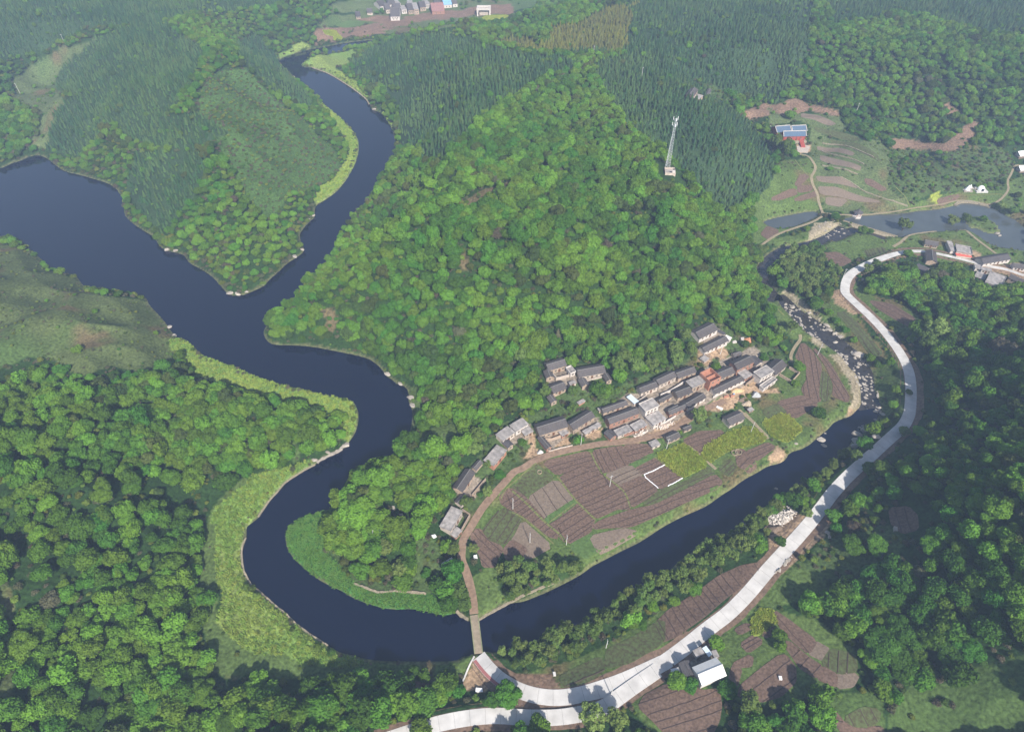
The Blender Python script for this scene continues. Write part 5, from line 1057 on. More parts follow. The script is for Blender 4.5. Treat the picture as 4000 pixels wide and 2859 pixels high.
for S_, c_, s_, lb in ((U5, (882,400), 9, "biggest pale boulder on the creek, right bank"), (U5, (690,200), 5.5, "bulky boulder topping the stone bar across the creek"), (U5, (700,235), 5, "boulder below the bulky one at the stone bar"), (U5, (738,255), 5, "third boulder down from the stone bar"), (U5, (775,270), 4.5, "fourth boulder down on the right bank"), (U5, (712,328), 4, "rounded white boulder left of a pair in mid creek"), (U5, (740,325), 4, "rounded white boulder right of a pair in mid creek"),
   (U5, (550,200), 3.6, "flat round boulder in the upper creek pool"), (U5, (945,452), 4, "dark flat rock right of the creek below the biggest boulder"), (U5, (470,110), 4.5, "leaning pale boulder at the upper creek bend"),
   (U3, (1725,500), 5, "blocky pale rock at the outer river bank"), (U3, (1905,675), 6, "long upright pale rock at the right river bank"), (U3, (1910,730), 5, "lower end of the long pale rock on the right bank"), (U3, (1820,570), 4, "flat rock where the rocky bank meets the grass"), (U3, (1420,1030), 6, "pinkish slab at the very tip of the grass point"), (U3, (1290,1075), 4, "narrow pale slab left of the tip slab"), (U3, (1190,1130), 4, "pale slab at the start of the bank wall"),
   (U3, (150,212), 4, "pale rock at the top of the upper reed strip"), (U3, (115,150), 5, "larger pale rock above the reed strip at the meadow hill"),
   (U1, (1240,905), 6, "pale rock ledge on the left side of the river tip"), (U1, (1300,912), 5, "smaller ledge right of the pale ledge"), (U1, (1700,1228), 6, "white rock at the lowest point of the tip between arms"), (U1, (1760,1230), 5, "flat white rock right of the lowest point of the tip"), (U1, (1820,1215), 4, "last small rock of the lowest point of the tip"), (U1, (1948,1158), 5, "square rock standing in the water right of the tip"), (U1, (2035,1070), 4, "cleft rock on the right side of the tip"), (U1, (2180,955), 6, "long rock ledge high on the right side of the tip"), (U1, (2237,905), 5, "square ledge topmost on the right side of the tip"), (U1, (910,508), 4, "brown rock at the bay of the left river arm"),
   (U1, (1290,1535), 4, "rock at the foot of the meadow hill"), (U2, (418,462), 5, "upper rock of the pair at the narrow river bend"), (U2, (390,490), 4, "lower rock of the pair at the narrow river bend"), (S1, (1050,978), 6, "pale rock promontory on the far right bank"), (S1, (335,688), 5, "small white landing rock on the far left bank"),
   (S3, (2030,1395), 5, "white rock heap end of the grassy islet"), (S3, (2040,1430), 4, "small rock just below the islet end")):
    rock(S_, c_, s_*.55, lb, ang=rng.uniform(-.6, .6))
# loose stones in the creek bed
r9 = np.random.default_rng(9); cnt = 0; CK = flat(U5([(440,20),(500,60),(600,140),(700,200),(800,290),(900,370),(960,470),(1010,600),(1030,700),(980,760),(920,720),(900,600),(840,480),(760,380),(640,290),(560,250),(500,180),(420,90)]), .3)
for i in range(2200):
    x_ = r9.uniform(CK[:, 0].min(), CK[:, 0].max()); y_ = r9.uniform(CK[:, 1].min(), CK[:, 1].max())
    if not inside(np.array([x_]), np.array([y_]), CK)[0]: continue
    if vnoise(x_, y_, 7, 3) < .36: continue
    cnt += 1
    if cnt > 285: break
    rock(None, (x_, y_, hz(x_, y_)), .5+1.6*r9.random()**2.2, "pale rounded stone lying loose in the shallow creek bed", "loose stones in the shallow creek bed", asp=1.3, name="creek_stone")
for S_, poly, n_, lb, gr in ((S3, [(430,1290),(620,1270),(740,1350),(640,1400),(520,1420),(440,1330)], 40, "pale stone at the foot of the dam", "stones at the foot of the dam"), (S4, [(190,700),(330,760),(300,850),(240,800)], 14, "pale stone on the left edge of the upper creek pool", "stones on the left edge of the upper creek pool"), (T5, [(1140,130),(1330,-20),(1310,20),(1160,150)], 14, "small stone on the shoulder right of the road", "stones on the road shoulder"),
    (T2, [(470,1160),(500,1160),(500,1210),(470,1200)], 10, "whitish stone at the terrace corner right of the road", "stones at the terrace corner")):
    pg = flat(S_(poly), 2.0)
    k = 0
    while k < n_:
        x_ = r9.uniform(pg[:, 0].min(), pg[:, 0].max()); y_ = r9.uniform(pg[:, 1].min(), pg[:, 1].max())
        if inside(np.array([x_]), np.array([y_]), pg)[0]: rock(None, (x_, y_, hz(x_, y_)), r9.uniform(.5, 1.7), lb, gr, name="creek_stone"); k += 1
def heap(S, c, rx, ry, hh, m, name, label, cat, seed=0, stones=0, sm=None, ang=.4):
    g = G(S([c]))[0]; r_ = np.random.default_rng(seed); n = 22; rings = 6; m_ = MB(); vv = []; ff = []
    for j in range(rings+1):
        t = j/rings
        for i in range(n): a = 2*math.pi*i/n; q = (1-t)*(1+.18*math.sin(3*a+seed)+r_.uniform(-.08, .08)); vv.append((rx*q*math.cos(a), ry*q*math.sin(a), -.3+(hh+.3)*smooth(t**.8)+r_.uniform(-.08, .08)*hh))
    for j in range(rings):
        for i in range(n): ff.append((j*n+i, j*n+(i+1) % n, (j+1)*n+(i+1) % n, (j+1)*n+i))
    o = tag(empty(name, g, ang), label, cat); m_.add(vv, ff).build("mound", m, o)
    for i in range(stones):
        a = r_.uniform(0, 6.28); q = r_.random()**.5*1.05; z_ = hh*smooth((1-q)**.8) if q < 1 else 0
        s_ = link(bpy.data.objects.new("stone", sm[i % len(sm)]), o); k_ = r_.uniform(.25, .6); s_.location = (rx*q*math.cos(a), ry*q*math.sin(a), z_+.1); s_.scale = (k_*1.2, k_, k_); s_.rotation_euler = tuple(r_.uniform(0, 3, 3))
SMALLR = [rock_mesh(40+i, .7, 1, .3, mat("quarried_white_stone", (.55,.50,.45), var=.2, scale=1, obj_random=.15), "stone") for i in range(3)]
heap(T2, (150,955), 8.5, 4.0, 1.8, M_stone, "stone_heap", "big heap of white quarried stones left of the road", "stone heap", 1, 200, SMALLR, .5)
heap(T2, (60,1065), 4.5, 2.6, 1.4, M_wood, "brush_heap", "dark brushwood heap just below the white stone heap", "brush heap", 2)
heap(S6, (885,1060), 4.2, 2.2, 1.3, mat("heaped_sand", (.50,.34,.19), var=.15, scale=1), "sand_heap", "yellow sand heap in front of the long white-fronted house", "sand heap", 3)
heap(S6, (1140,1110), 2.6, 2.2, 1.9, mat("grey_tarpaulin", (.33,.34,.35), var=.15, scale=1), "covered_heap", "grey tarpaulin-covered heap on the sandy yard before the villa", "heap", 4)
heap(S6, (985,1170), 3.2, 2.2, 1.6, M_wood, "brush_heap", "dark brushwood heap above the straw stack", "brush heap", 5)
heap(S6, (1030,1225), 3.0, 2.0, 1.8, mat("old_straw", (.33,.27,.20), var=.25, scale=1.5, bump=.6), "straw_stack", "grey-brown straw stack beside the brick hut", "straw stack", 6)
heap(S6, (1045,415), 2.6, 2.2, 1.4, mat("orange_clay", (.42,.20,.11), var=.2, scale=1), "clay_heap", "orange clay heap right of the white basin", "clay heap", 7)
heap(S5, (1950,1500), 5.0, 2.0, 1.0, mat("broken_rubble", (.42,.34,.28), var=.3, scale=1.5), "rubble_heap", "pale rubble heap before the courtyard flat roof", "rubble heap", 8, 26, SMALLR, .5)
heap(S5, (1640,1600), 4.0, 1.4, .8, M_plaster, "rubble_heap", "pale rubble along the road before the longest house", "rubble heap", 9, 20, SMALLR, .5)
heap(S7, (1330,540), 1.8, 1.6, 1.3, M_conc, "covered_heap", "round white-grey heap by the dirt road below the wide house", "heap", 10)

# ------------------------------------------------------------------ radio mast and its compound
def mast():
    gb = G(F([(1480,372)]))[0]; x_, y_, z0 = gb; H_ = 20
    while to_sheet(x_, y_, z0+H_)[1] > 254 and H_ < 70: H_ += .5
    o = tag(empty("radio_mast", (x_, y_, z0)), "tall grey lattice radio mast standing on the hill ridge", "mast")
    legs = [(math.cos(a), math.sin(a)) for a in (R(90), R(210), R(330))]; rb, rt = 1.6, .4
    P_ = lambda k, t: (legs[k][0]*(rb+(rt-rb)*t), legs[k][1]*(rb+(rt-rb)*t), H_*t)
    for k in range(3): MB().bar(P_(k, 0), P_(k, .9), .11, 6, .07).build("leg", M_steel, o)
    b_ = MB(); n = 17
    for i in range(n):
        t0, t1 = .9*i/n, .9*(i+1)/n
        for k in range(3):
            b_.bar(P_(k, t0), P_((k+1) % 3, t1), .038, 4); b_.bar(P_((k+1) % 3, t0), P_(k, t1), .038, 4); b_.bar(P_(k, t1), P_((k+1) % 3, t1), .038, 4)
    b_.build("bracing", M_steel, o)
    MB().bar((0, 0, H_*.86), (0, 0, H_+1.0), .07, 6, .03).build("lightning_rod", M_steel, o)
    pan = MB().box(-.16, .16, -.1, .1, -.9, .9).mesh("antenna_panel", M_sheet)
    for zz_, rr in ((.80, 1.5), (.90, 1.4)):
        m = MB()
        for i in range(12): a, b = 2*math.pi*i/12, 2*math.pi*(i+1)/12; m.bar((rr*.9*math.cos(a), rr*.9*math.sin(a), H_*zz_), (rr*.9*math.cos(b), rr*.9*math.sin(b), H_*zz_), .07, 4)
        for i in range(3): a = R(90+120*i); m.bar((0, 0, H_*zz_), (rr*math.cos(a), rr*math.sin(a), H_*zz_), .06, 4)
        m.build("platform", M_steel, o)
        for i in range(3): a = R(30+120*i); q = link(bpy.data.objects.new("antenna_panel", pan), o); q.location = (rr*math.cos(a), rr*math.sin(a), H_*zz_+.6); q.rotation_euler = (0, 0, a+R(90))
    c = tag(empty("mast_compound", (x_+.5, y_-6, G(F([(1480,385)]))[0][2]), R(-6)), "white walled compound at the foot of the radio mast", "compound")
    for w_ in ((-3, 3, 3.2, 3.5), (-3, -2.7, -3.5, 3.198), (2.7, 3, -3.5, 3.198), (-2.698, 2.698, -3.5, -3.2)): MB().box(*w_, -2.5, 1.5).build("wall", M_plaster, c)
    MB().box(-2.69, 2.69, -3.19, 3.19, -2.5, .25).build("yard_floor", M_concroof, c); MB().box(1.0, 2.6, -3.1, -1.2, .253, 2.2).build("equipment_hut", M_white, c)
    AVOID.append((np.array([(x_-6, y_-13), (x_+7, y_-13), (x_+7, y_+3), (x_-5, y_+3)]), .5))
mast()
# ------------------------------------------------------------------ poles
POLE_ME = None
def pole(S, c, hh, label, arm=True):
    g = G(S([c]))[0]; o = tag(empty("utility_pole", g, rng.uniform(0, 3)), label, "pole", "utility poles")
    MB().bar((0, 0, -.5), (0, 0, hh), .17, 7, .11).build("shaft", M_pole, o)
    if arm: MB().box(-.9, .9, -.06, .06, hh-.7, hh-.58).build("cross_arm", M_steel, o)
for S_, c_, hh, lb in ((T1, (866,682), 8, "concrete pole in the middle of the ploughed fields"), (T1, (8,882), 8, "concrete pole at the left field edge"), (T1, (610,315), 8, "concrete pole in the bush beside the dirt road"), (T1, (481,1198), 7, "pole at the lower corner of the furrowed field"), (T1, (158,1180), 7, "pole in the dark triangular stubble field"),
   (T1, (1370,345), 7, "pole between the long tiled shed and rape field"), (U5, (635,382), 8, "pole on the bund between two creekside fields"), (S4, (655,440), 8, "leaning pole at the road bend"), (S3, (775,335), 9, "thin pole at the forest edge above the red cut"), (T4, (1742,748), 6, "pole at the green patch above the ditch"), (T1, (2118,200), 7, "pole in the upper rape field"), (T3, (1060,470), 7, "pole among trees on the low nose"),
   (S2, (1150,695), 8, "left white marker pole among the conifers"), (S2, (722,500), 8, "white pole on the crest of the green hill"), (U4, (85,395), 9, "pole in the far left valley"), (U4, (275,190), 9, "pole by the far left valley track"), (S6, (690,600), 6, "wooden prop pole in the upper sandy yard"), (T4, (1785,1165), 6, "white post in the gore between both roads")): pole(S_, c_, hh, lb)
# ------------------------------------------------------------------ temple, pavilion, tents
WALLS['t'] = M_tred
TB = G(S3([(240,575)]))[0][2]+1.0
def temple(S, A, B, Cc, e, label):
    o, L_, D_, e_ = H("temple_hall", S, A, B, Cc, e, 'g', 't', label, 3, True, roof=M_temple, cat="temple", rise=2.6, fixed=TB)
    for s in (-1, 1):
        MB().box(s*L_/2-.16, s*L_/2+.16, -D_/2, -.2, e_, e_+.05).mesh("x")
        t = MB()
        for q in (-1, 1):
            t.bar((s*L_/2, q*D_/2, e_+.15), (s*L_/2, q*.1, e_+2.75), .22, 5); t.bar((s*L_/2, q*D_/2, e_+.15), (s*(L_/2+.7), q*(D_/2+.7), e_+.9), .2, 5, .08)
        t.build("gable_trim", M_white, o)
    MB().box(-L_/2, L_/2, -.2, .2, e_+2.62, e_+3.0).build("ridge_trim", M_white, o)
    MB().box(-L_/2-1, L_/2+1, -D_/2-1.5, D_/2+1, -7, .002).build('terrace_base', M_wallstone, o)
    c = MB()
    for x_ in np.linspace(-L_/2+.8, L_/2-.8, 6): c.bar((x_, -D_/2+.12, 0), (x_, -D_/2+.12, e_+.2), .16, 6)
    c.build("column_row", M_tred, o)["kind"] = 'stuff'
temple(S3, (82,498), (212,487), (52,446), 5.5, "left rear hall of the temple with white-edged blue roof")
temple(S3, (218,488), (346,482), (206,446), 5.5, "right rear hall of the temple with white-edged blue roof")
temple(S3, (140,533), (340,528), (130,500), 4.6, "lower front hall of the temple with a raised centre roof")
def temple_steps():
    g = G(S3([(290,590)]))[0]; o = tag(empty("temple_steps", g), "red stairway leading down from the temple to its plaza", "steps")
    for i in range(12): MB().box(-1.6, 1.6, -6+i*1.0, -5+i*1.0, -1, .3+i*.32).build("step", M_tred, o)
temple_steps()
slab(S3, [(255,620),(262,672),(350,680),(372,632),(320,604)], .5, M_plaster, "temple_plaza", "pale paved plaza below the red temple stairway", "plaza")
def pavilion():
    g = G(S3([(785,1240)]))[0]; o = tag(empty("pavilion", (g[0], g[1], .1)), "small dark-roofed pavilion at the left end of the big pond", "pavilion"); n = 6
    P_ = lambda i, rr, z_: (rr*math.cos(2*math.pi*i/n), rr*math.sin(2*math.pi*i/n), z_)
    MB().prism([P_(i, 3.2, 0)[:2] for i in range(n)], -1, .9).build("platform", M_white, o)
    for i in range(n): MB().bar(P_(i, 2.3, .9), P_(i, 2.3, 3.6), .14, 6).build("column", M_tred, o)
    r_ = MB(); r_.add([P_(i, 3.3, 3.4) for i in range(n)]+[P_(i, 1.3, 4.4) for i in range(n)]+[(0, 0, 6.0)], [(i, (i+1) % n, n+(i+1) % n, n+i) for i in range(n)]+[(n+i, n+(i+1) % n, 2*n) for i in range(n)]+[tuple(range(n))[::-1]])
    r_.build("roof", M_tile_dark, o)
pavilion()
def tent(S, c, L_, W_, rz, label):
    g = G(S([c]))[0]; o = tag(empty("safari_tent", g, rz), label, "tent"); AVOID.append((np.array([(g[0]-5, g[1]-4), (g[0]+5, g[1]-4), (g[0]+5, g[1]+4), (g[0]-5, g[1]+4)]), 1))
    MB().box(-L_/2-.6, L_/2+.6, -W_/2-.6, W_/2+.6, -1.0, .5).build("deck", M_wood, o)
    MB().add([(-L_/2,-W_/2,.5),(L_/2,-W_/2,.5),(L_/2,W_/2,.5),(-L_/2,W_/2,.5),(-L_/2,-W_/2,2.3),(L_/2,-W_/2,2.3),(L_/2,W_/2,2.3),(-L_/2,W_/2,2.3),(-L_/2,0,3.7),(L_/2,0,3.7)], [(0,1,5,4),(2,3,7,6),(1,2,6,9,5),(3,0,4,8,7)]).build("canvas_wall", M_white, o)
    MB().add([(-L_/2-1.2,-W_/2-1,2.2),(L_/2+1.2,-W_/2-1,2.2),(L_/2+1.6,0,4.3),(-L_/2-1.6,0,4.3),(-L_/2-1.2,W_/2+1,2.2),(L_/2+1.2,W_/2+1,2.2),(-L_/2-1.2,-W_/2-1,2.1),(L_/2+1.2,-W_/2-1,2.1),(L_/2+1.6,0,4.2),(-L_/2-1.6,0,4.2),(-L_/2-1.2,W_/2+1,2.1),(L_/2+1.2,W_/2+1,2.1)], [(0,1,2,3),(3,2,5,4),(7,6,9,8),(8,9,10,11),(0,6,7,1),(5,11,10,4)]).build("fly_roof", M_sheet, o)
    m = MB()
    for sx in (-1, 1):
        for sy in (-1, 1): m.bar((sx*(L_/2+1.2), sy*(W_/2+1), -.6), (sx*(L_/2+1.2), sy*(W_/2+1), 2.2), .06, 5)
    m.build("pole_set", M_wood, o)["kind"] = 'stuff'
tent(S3, (2235,705), 6, 4, R(15), "upper white cabin tent at the right edge of the valley"); tent(S3, (2245,835), 6, 4, R(10), "lower white cabin tent at the right edge of the valley")
def dome(S, c, label):
    g = G(S([c]))[0]; o = tag(empty("dome_tent", g), label, "tent"); MB().box(-4, 4, -3.2, 3.2, -.6, .35).build("deck", M_conc, o)
    bm = bmesh.new(); bmesh.ops.create_icosphere(bm, subdivisions=2, radius=2.6); bmesh.ops.bisect_plane(bm, geom=bm.verts[:]+bm.edges[:]+bm.faces[:], plane_co=(0, 0, -.3), plane_no=(0, 0, 1), clear_inner=True)
    me = bpy.data.meshes.new("dome"); bm.to_mesh(me); bm.free(); me.materials.append(M_sheet); q = link(bpy.data.objects.new("dome", me), o); q.location = (0, 0, .65)
    MB().box(-.7, .7, -2.75, -2.3, .352, 2.1).build("door", M_glass, o)
dome(S3, (1882,1005), "white geodesic dome tent on a square terrace above the pond")
def tipi(S, c, s_, label):
    g = G(S([c]))[0]; o = tag(empty("canvas_shelter", g), label, "tent"); n = 7
    MB().box(-3*s_, 3*s_, -2.4*s_, 2.4*s_, -.6, .3).build("deck", M_stone, o)
    MB().add([(2*s_*math.cos(2*math.pi*i/n), 2*s_*math.sin(2*math.pi*i/n), .3) for i in range(n)]+[(0, 0, 3.8*s_)], [(i, (i+1) % n, n) for i in range(n)]).build("canvas_wall", M_sheet, o)
tipi(S3, (1765,1005), 1.0, "pale pointed shelter on a terrace left of the dome tent"); tipi(S3, (1790,985), .7, "little white pointed shelter behind the pale one"); tipi(S3, (1848,985), .6, "little white pointed shelter touching the dome terrace")
def gatehouse():
    g = G(S1([(2022,132)]))[0]; o = tag(empty("white_pavilion", g), "white arched pavilion alone right of the far village", "pavilion")
    for sx in (-1, 1):
        for sy in (-1, 1): MB().box(sx*7-.8, sx*7+.8, sy*5-.8, sy*5+.8, -1, 6).build("pillar", M_white, o)
    for y_ in (-5, 5): MB().box(-8, 8, y_-.9, y_+.9, 6.003, 8).build("beam", M_white, o)
    for x_ in (-7, 7): MB().box(x_-.9, x_+.9, -4.098, 4.098, 6.003, 7.6).build("beam", M_white, o)
    MB().box(-5, 5, -3, 3, -1, 5).build("inner_room", M_plaster, o)
gatehouse()
# ------------------------------------------------------------------ single trees that stand out (built with the woods below)
SPECIAL = [(S4, (890,350), 3.4, 1, 1.0, "tree hiding the road top, left of a pair"), (S4, (960,310), 3.2, 1, 1.0, "tree hiding the road top, right of a pair"), (S4, (1250,200), 2.8, 0, .9, "tree beside the lane between road top and hamlet"), (T4, (870,1155), 4.6, 0, 1.0, "round bright tree between the road from the bridge and the lower road"), (T4, (1150,1430), 3.6, 0, 1.1, "dense bright tree overhanging the lower road at the bottom edge"), (T4, (1000,1500), 3.2, 0, 1.0, "bright tree at the bottom edge left of the overhanging tree"), (T4, (1620,1370), 5.0, 1, .8, "wide olive-green tree hiding the lower road near the fork"), (T4, (1830,1400), 4.0, 1, 1.0, "olive tree right of the wide one at the bottom edge"), (T4, (340,1040), 3.6, 0, 1.2, "tall slender bright tree left of the bare triangle"), (T4, (430,1130), 2.6, 0, 1.1, "smaller bright tree touching the tall slender one"), (T4, (720,1210), 2.6, 0, .9, "low tree at the foot of the round bright tree"), (T4, (130,1000), 2.4, 0, 1.1, "small tree left of the tall slender one"),
 (T4, (90,1480), 3.4, 0, .9, "round tree at the bottom edge where the lower road leaves"), (T5, (325,1040), 3.2, 0, .9, "round tree in front of the dark farm house"), (T5, (450,1080), 2.4, 0, .9, "small tree between dark farm house and barn"), (T5, (680,700), 3.0, 0, .9, "bushy tree right of the road above the barn"), (T5, (1240,640), 2.6, 0, 1.3, "narrow bright tree between the garden and long field"), (T5, (1245,740), 2.2, 0, 1.2, "lower narrow tree beside the long field"), (T5, (780,1120), 3.0, 0, .9, "round tree between barn and oval field"), (T5, (960,1260), 4.2, 1, 1.1, "feathery tree below the oval field"), (T5, (480,220), 2.8, 0, .9, "bright green tree at the upper edge of the long brown field"), (T5, (300,330), 2.4, 0, .9, "small bright tree left of the upper-edge tree"), (T5, (20,540), 2.2, 0, .9, "bright small tree at the left end of the brown field"),
 (T6, (640,760), 8.0, 0, .75, "huge spreading tree in the lower right"), (T6, (860,650), 6.5, 0, .8, "big crown joined right of the huge spreading tree"), (T6, (800,950), 6.5, 0, .75, "big crown joined below the huge spreading tree"), (T6, (540,880), 5, 0, .8, "lower left crown of the huge tree clump"), (T6, (640,520), 5, 0, .8, "upper crown of the huge tree clump"), (T6, (1250,830), 5.5, 0, .9, "broad tree right of the huge tree clump"), (T6, (1440,800), 5.0, 0, .9, "second broad tree right of the huge tree clump"),
 (T8, (130,880), 6.0, 0, .8, "very wide tree at the left edge beside bare ground"), (T8, (240,1020), 4.2, 0, .8, "wide tree below the very wide one"), (T8, (680,1470), 5.2, 0, .9, "large bright tree at the bottom left"), (T8, (970,1400), 4.2, 0, 1, "bright tree right of the large bottom left one"), (T8, (1190,1400), 5.0, 0, .9, "large bright tree at the bottom, second from the large one"), (T8, (1620,1260), 5.4, 0, .9, "big tree below the dark end of the reed strip"), (T8, (1570,960), 2.8, 0, 1, "round tree alone at the edge of the wood by the reed strip"), (T8, (2180,1240), 3.6, 0, .9, "bright round tree under the reed strip near the water bend"), (T8, (1830,1480), 5.0, 0, .9, "very bright tree at the bottom edge"),
 (T3, (1810,950), 4.0, 1, .9, "dark round tree just left of the bridge path"), (T3, (1850,1060), 3.2, 1, .8, "bushy tree beside the bridge head"), (T3, (1750,560), 3.2, 1, .9, "bushy tree below the isolated flat-roofed house"), (T3, (1280,740), 3.6, 1, 1, "tall tree in the middle of the low nose"), (T3, (1150,560), 3.4, 1, 1, "tree in the upper middle of the low nose"), (T3, (820,440), 3.6, 0, 1, "round bright tree at the left of the low nose"), (T3, (660,450), 3, 0, .9, "round tree nearest the water plants"), (T3, (1930,560), 2.4, 1, .9, "bush tree between path and brown field"), (T3, (1320,400), 3.0, 0, 1, "round tree under the graves"),
 (S7, (560,370), 4.6, 1, 1, "large grey-green tree left of the double concrete house"), (S7, (500,520), 3.6, 1, 1, "grey-green tree below the large one"), (S7, (660,1060), 2.6, 1, 1.1, "thin-crowned tree between house and dirt road"), (S7, (390,1180), 3.0, 1, .9, "grey-green tree right of the low grey roof"), (S7, (820,820), 2.6, 0, .6, "low bright bush tree along the dirt road"), (S7, (1810,380), 2.6, 0, .7, "bright bush between two yards at the road"), (S7, (1100,410), 1.9, 0, .9, "small bush before the double concrete house"), (S7, (680,700), 2.0, 1, .9, "little tree left of the orange brick house"),
 (S6, (420,1400), 4.2, 1, 1.1, "tall dark green bush tree on the sandy yard edge"), (S6, (640,740), 2.8, 0, .8, "bright tree behind the orange brick shell"), (S6, (110,560), 4.4, 1, 1.1, "tall grey-green tree left of the upper parallel roofs"), (S6, (240,380), 3.8, 1, 1, "tree right behind the tall grey-green one"), (S6, (330,560), 3.4, 1, 1, "tree left of the upper sandy yard"), (S6, (1700,740), 3.2, 0, 1, "round dark bush tree right of the villa yard"), (S6, (1250,630), 2.2, 0, .9, "dark bush right behind the tall brick house"), (S6, (1650,960), 2.4, 0, .8, "bush below the villa yard"), (S6, (1950,1330), 3.6, 0, .9, "big green bush between rape field and river"), (S6, (1440,320), 3.0, 1, 1.2, "willow on the slope left of the creek path"), (S6, (1600,270), 3.2, 1, 1.3, "tall willow beside the creek pool"),
 (S5, (920,540), 4.4, 0, 1, "tall tree right of the upper cluster, behind"), (S5, (1130,560), 4.2, 0, 1, "tall bright tree above the long cluster roof"), (S5, (1420,640), 4.6, 1, 1, "tall grey-green tree right of the upper cluster"), (S5, (1330,760), 4.4, 1, 1.1, "large tree standing between cluster and back row"), (S5, (1560,760), 4, 1, 1.1, "large tree behind the back row, left"), (S5, (1780,740), 4, 1, 1.1, "large tree behind the back row, middle"), (S5, (2080,680), 4.2, 1, 1.1, "large tree behind the back row, right"), (S5, (770,1080), 3.0, 1, .9, "round tree in front of the upper cluster"), (S5, (420,1080), 3.2, 1, 1, "tree left of the front cluster house"), (S5, (760,1290), 3, 1, .9, "pale-leaved tree below the upper cluster"), (S5, (1320,1080), 2.8, 1, .8, "whitish flowering tree left of the sheet-roofed store"), (S5, (1130,1130), 3, 1, .8, "twiggy tree between hut and store"), (S5, (580,370), 4.0, 2, 1.6, "brownish conifer-like tree above the cluster"), (S5, (120,620), 4.4, 1, 1, "grey-green tree on the slope far left of the cluster"),
 (S4, (910,1130), 2.8, 0, 1, "bush tree right of the biggest boulder"), (S4, (980,1190), 2.6, 0, 1, "bright bush tree below it on the bank"), (S4, (1130,1420), 2.6, 0, 1, "round tree between creek and road bend, upper"), (S4, (1120,1540), 2.4, 0, 1, "round tree between creek and road bend, lower"), (S4, (1255,1430), 1.6, 0, 1, "small shrub leaning over the road edge"), (S4, (540,720), 2.4, 0, 1, "tree in the hedge between creek and field, top"), (S4, (600,810), 2.4, 0, 1, "tree in the hedge between creek and field, second"), (S4, (680,890), 2.4, 0, 1, "tree in the hedge between creek and field, third"), (S4, (760,980), 2.2, 0, 1, "tree in the hedge between creek and field, fourth"), (S4, (340,540), 3.2, 1, 1, "pale-tipped tree at the lower end of the creek grove"), (S4, (1480,900), 6, 1, 1, "broad feathery tree on the slope right of the road"), (S4, (1420,1000), 5, 1, 1, "feathery tree below the broad one"), (S4, (1900,860), 4.5, 0, 1, "dark round tree up the right slope"),
 (S3, (1205,1340), 5.0, 1, 1.1, "tall tree on the bank splitting the big pond"), (S3, (1630,1290), 4.2, 1, .9, "bushy tree in the pond left of the islet"), (S3, (1760,1280), 4.2, 1, .9, "bushy tree in the pond touching the islet"), (S3, (2050,1190), 3.6, 1, .8, "bush tree on the upper right pond bank"), (S3, (2150,1240), 3.6, 1, .8, "second bush tree on the upper right pond bank"), (S3, (75,820), 3.6, 0, 1, "round tree left of the forked white path"), (S3, (150,640), 5, 1, 1.4, "tall tree hiding the left of the temple plaza"), (S3, (60,600), 5, 1, 1.4, "tall tree left of the temple"), (S3, (200,330), 4, 0, 1, "tree on the red cut above the temple"),
 (T2, (870,290), 3.6, 0, .9, "rounded tree over the rock shelf by the road"), (T2, (690,390), 3.0, 1, 1, "feathery tree left below the shelf"), (T2, (770,410), 3, 1, 1, "feathery tree between shelf tree and road"), (T2, (340,920), 2.6, 1, .8, "round yellow-green bush beside the stone heap"), (T2, (110,1160), 2.4, 0, .9, "small tree below the brush heap"), (T2, (920,520), 3.6, 0, 1, "bright round tree right of the road, left of a pair"), (T2, (1040,520), 3.8, 0, 1, "bright round tree right of the road, right of a pair"), (T2, (1440,460), 4.6, 0, .9, "bright wide tree on the right slope"), (T2, (1250,550), 4.0, 0, .9, "bright tree left of the wide one on the right slope"), (T2, (590,930), 3.4, 0, .9, "bright tree close right of the road bend"), (T2, (730,870), 3.8, 0, .9, "larger bright tree right of it"), (T2, (760,1190), 4.6, 0, .9, "large green tree on the lower right slope, left one"), (T2, (960,1190), 4.6, 0, .9, "large green tree on the lower right slope, right one"), (T2, (1460,1200), 5, 0, .9, "large green tree below the red field"), (T2, (1200,200), 3, 1, .9, "tree overhanging the road at its bend"),
 (T8, (300,760), 3, 0, 1, "round tree near the left bare patch")]
def under(pt, hh):
    """ground point whose crown, hh above it, is seen at the sheet point"""
    g = G([pt])[0]
    for _ in range(4): x_, y_ = at_z(pt[0], pt[1], g[2]+hh); g = np.array([x_, y_, hz(x_, y_)])
    return g
SPOTS = [(under(s_([c_])[0], .9*r_*zf_), r_, k_, zf_, lb) for s_, c_, r_, k_, zf_, lb in SPECIAL]
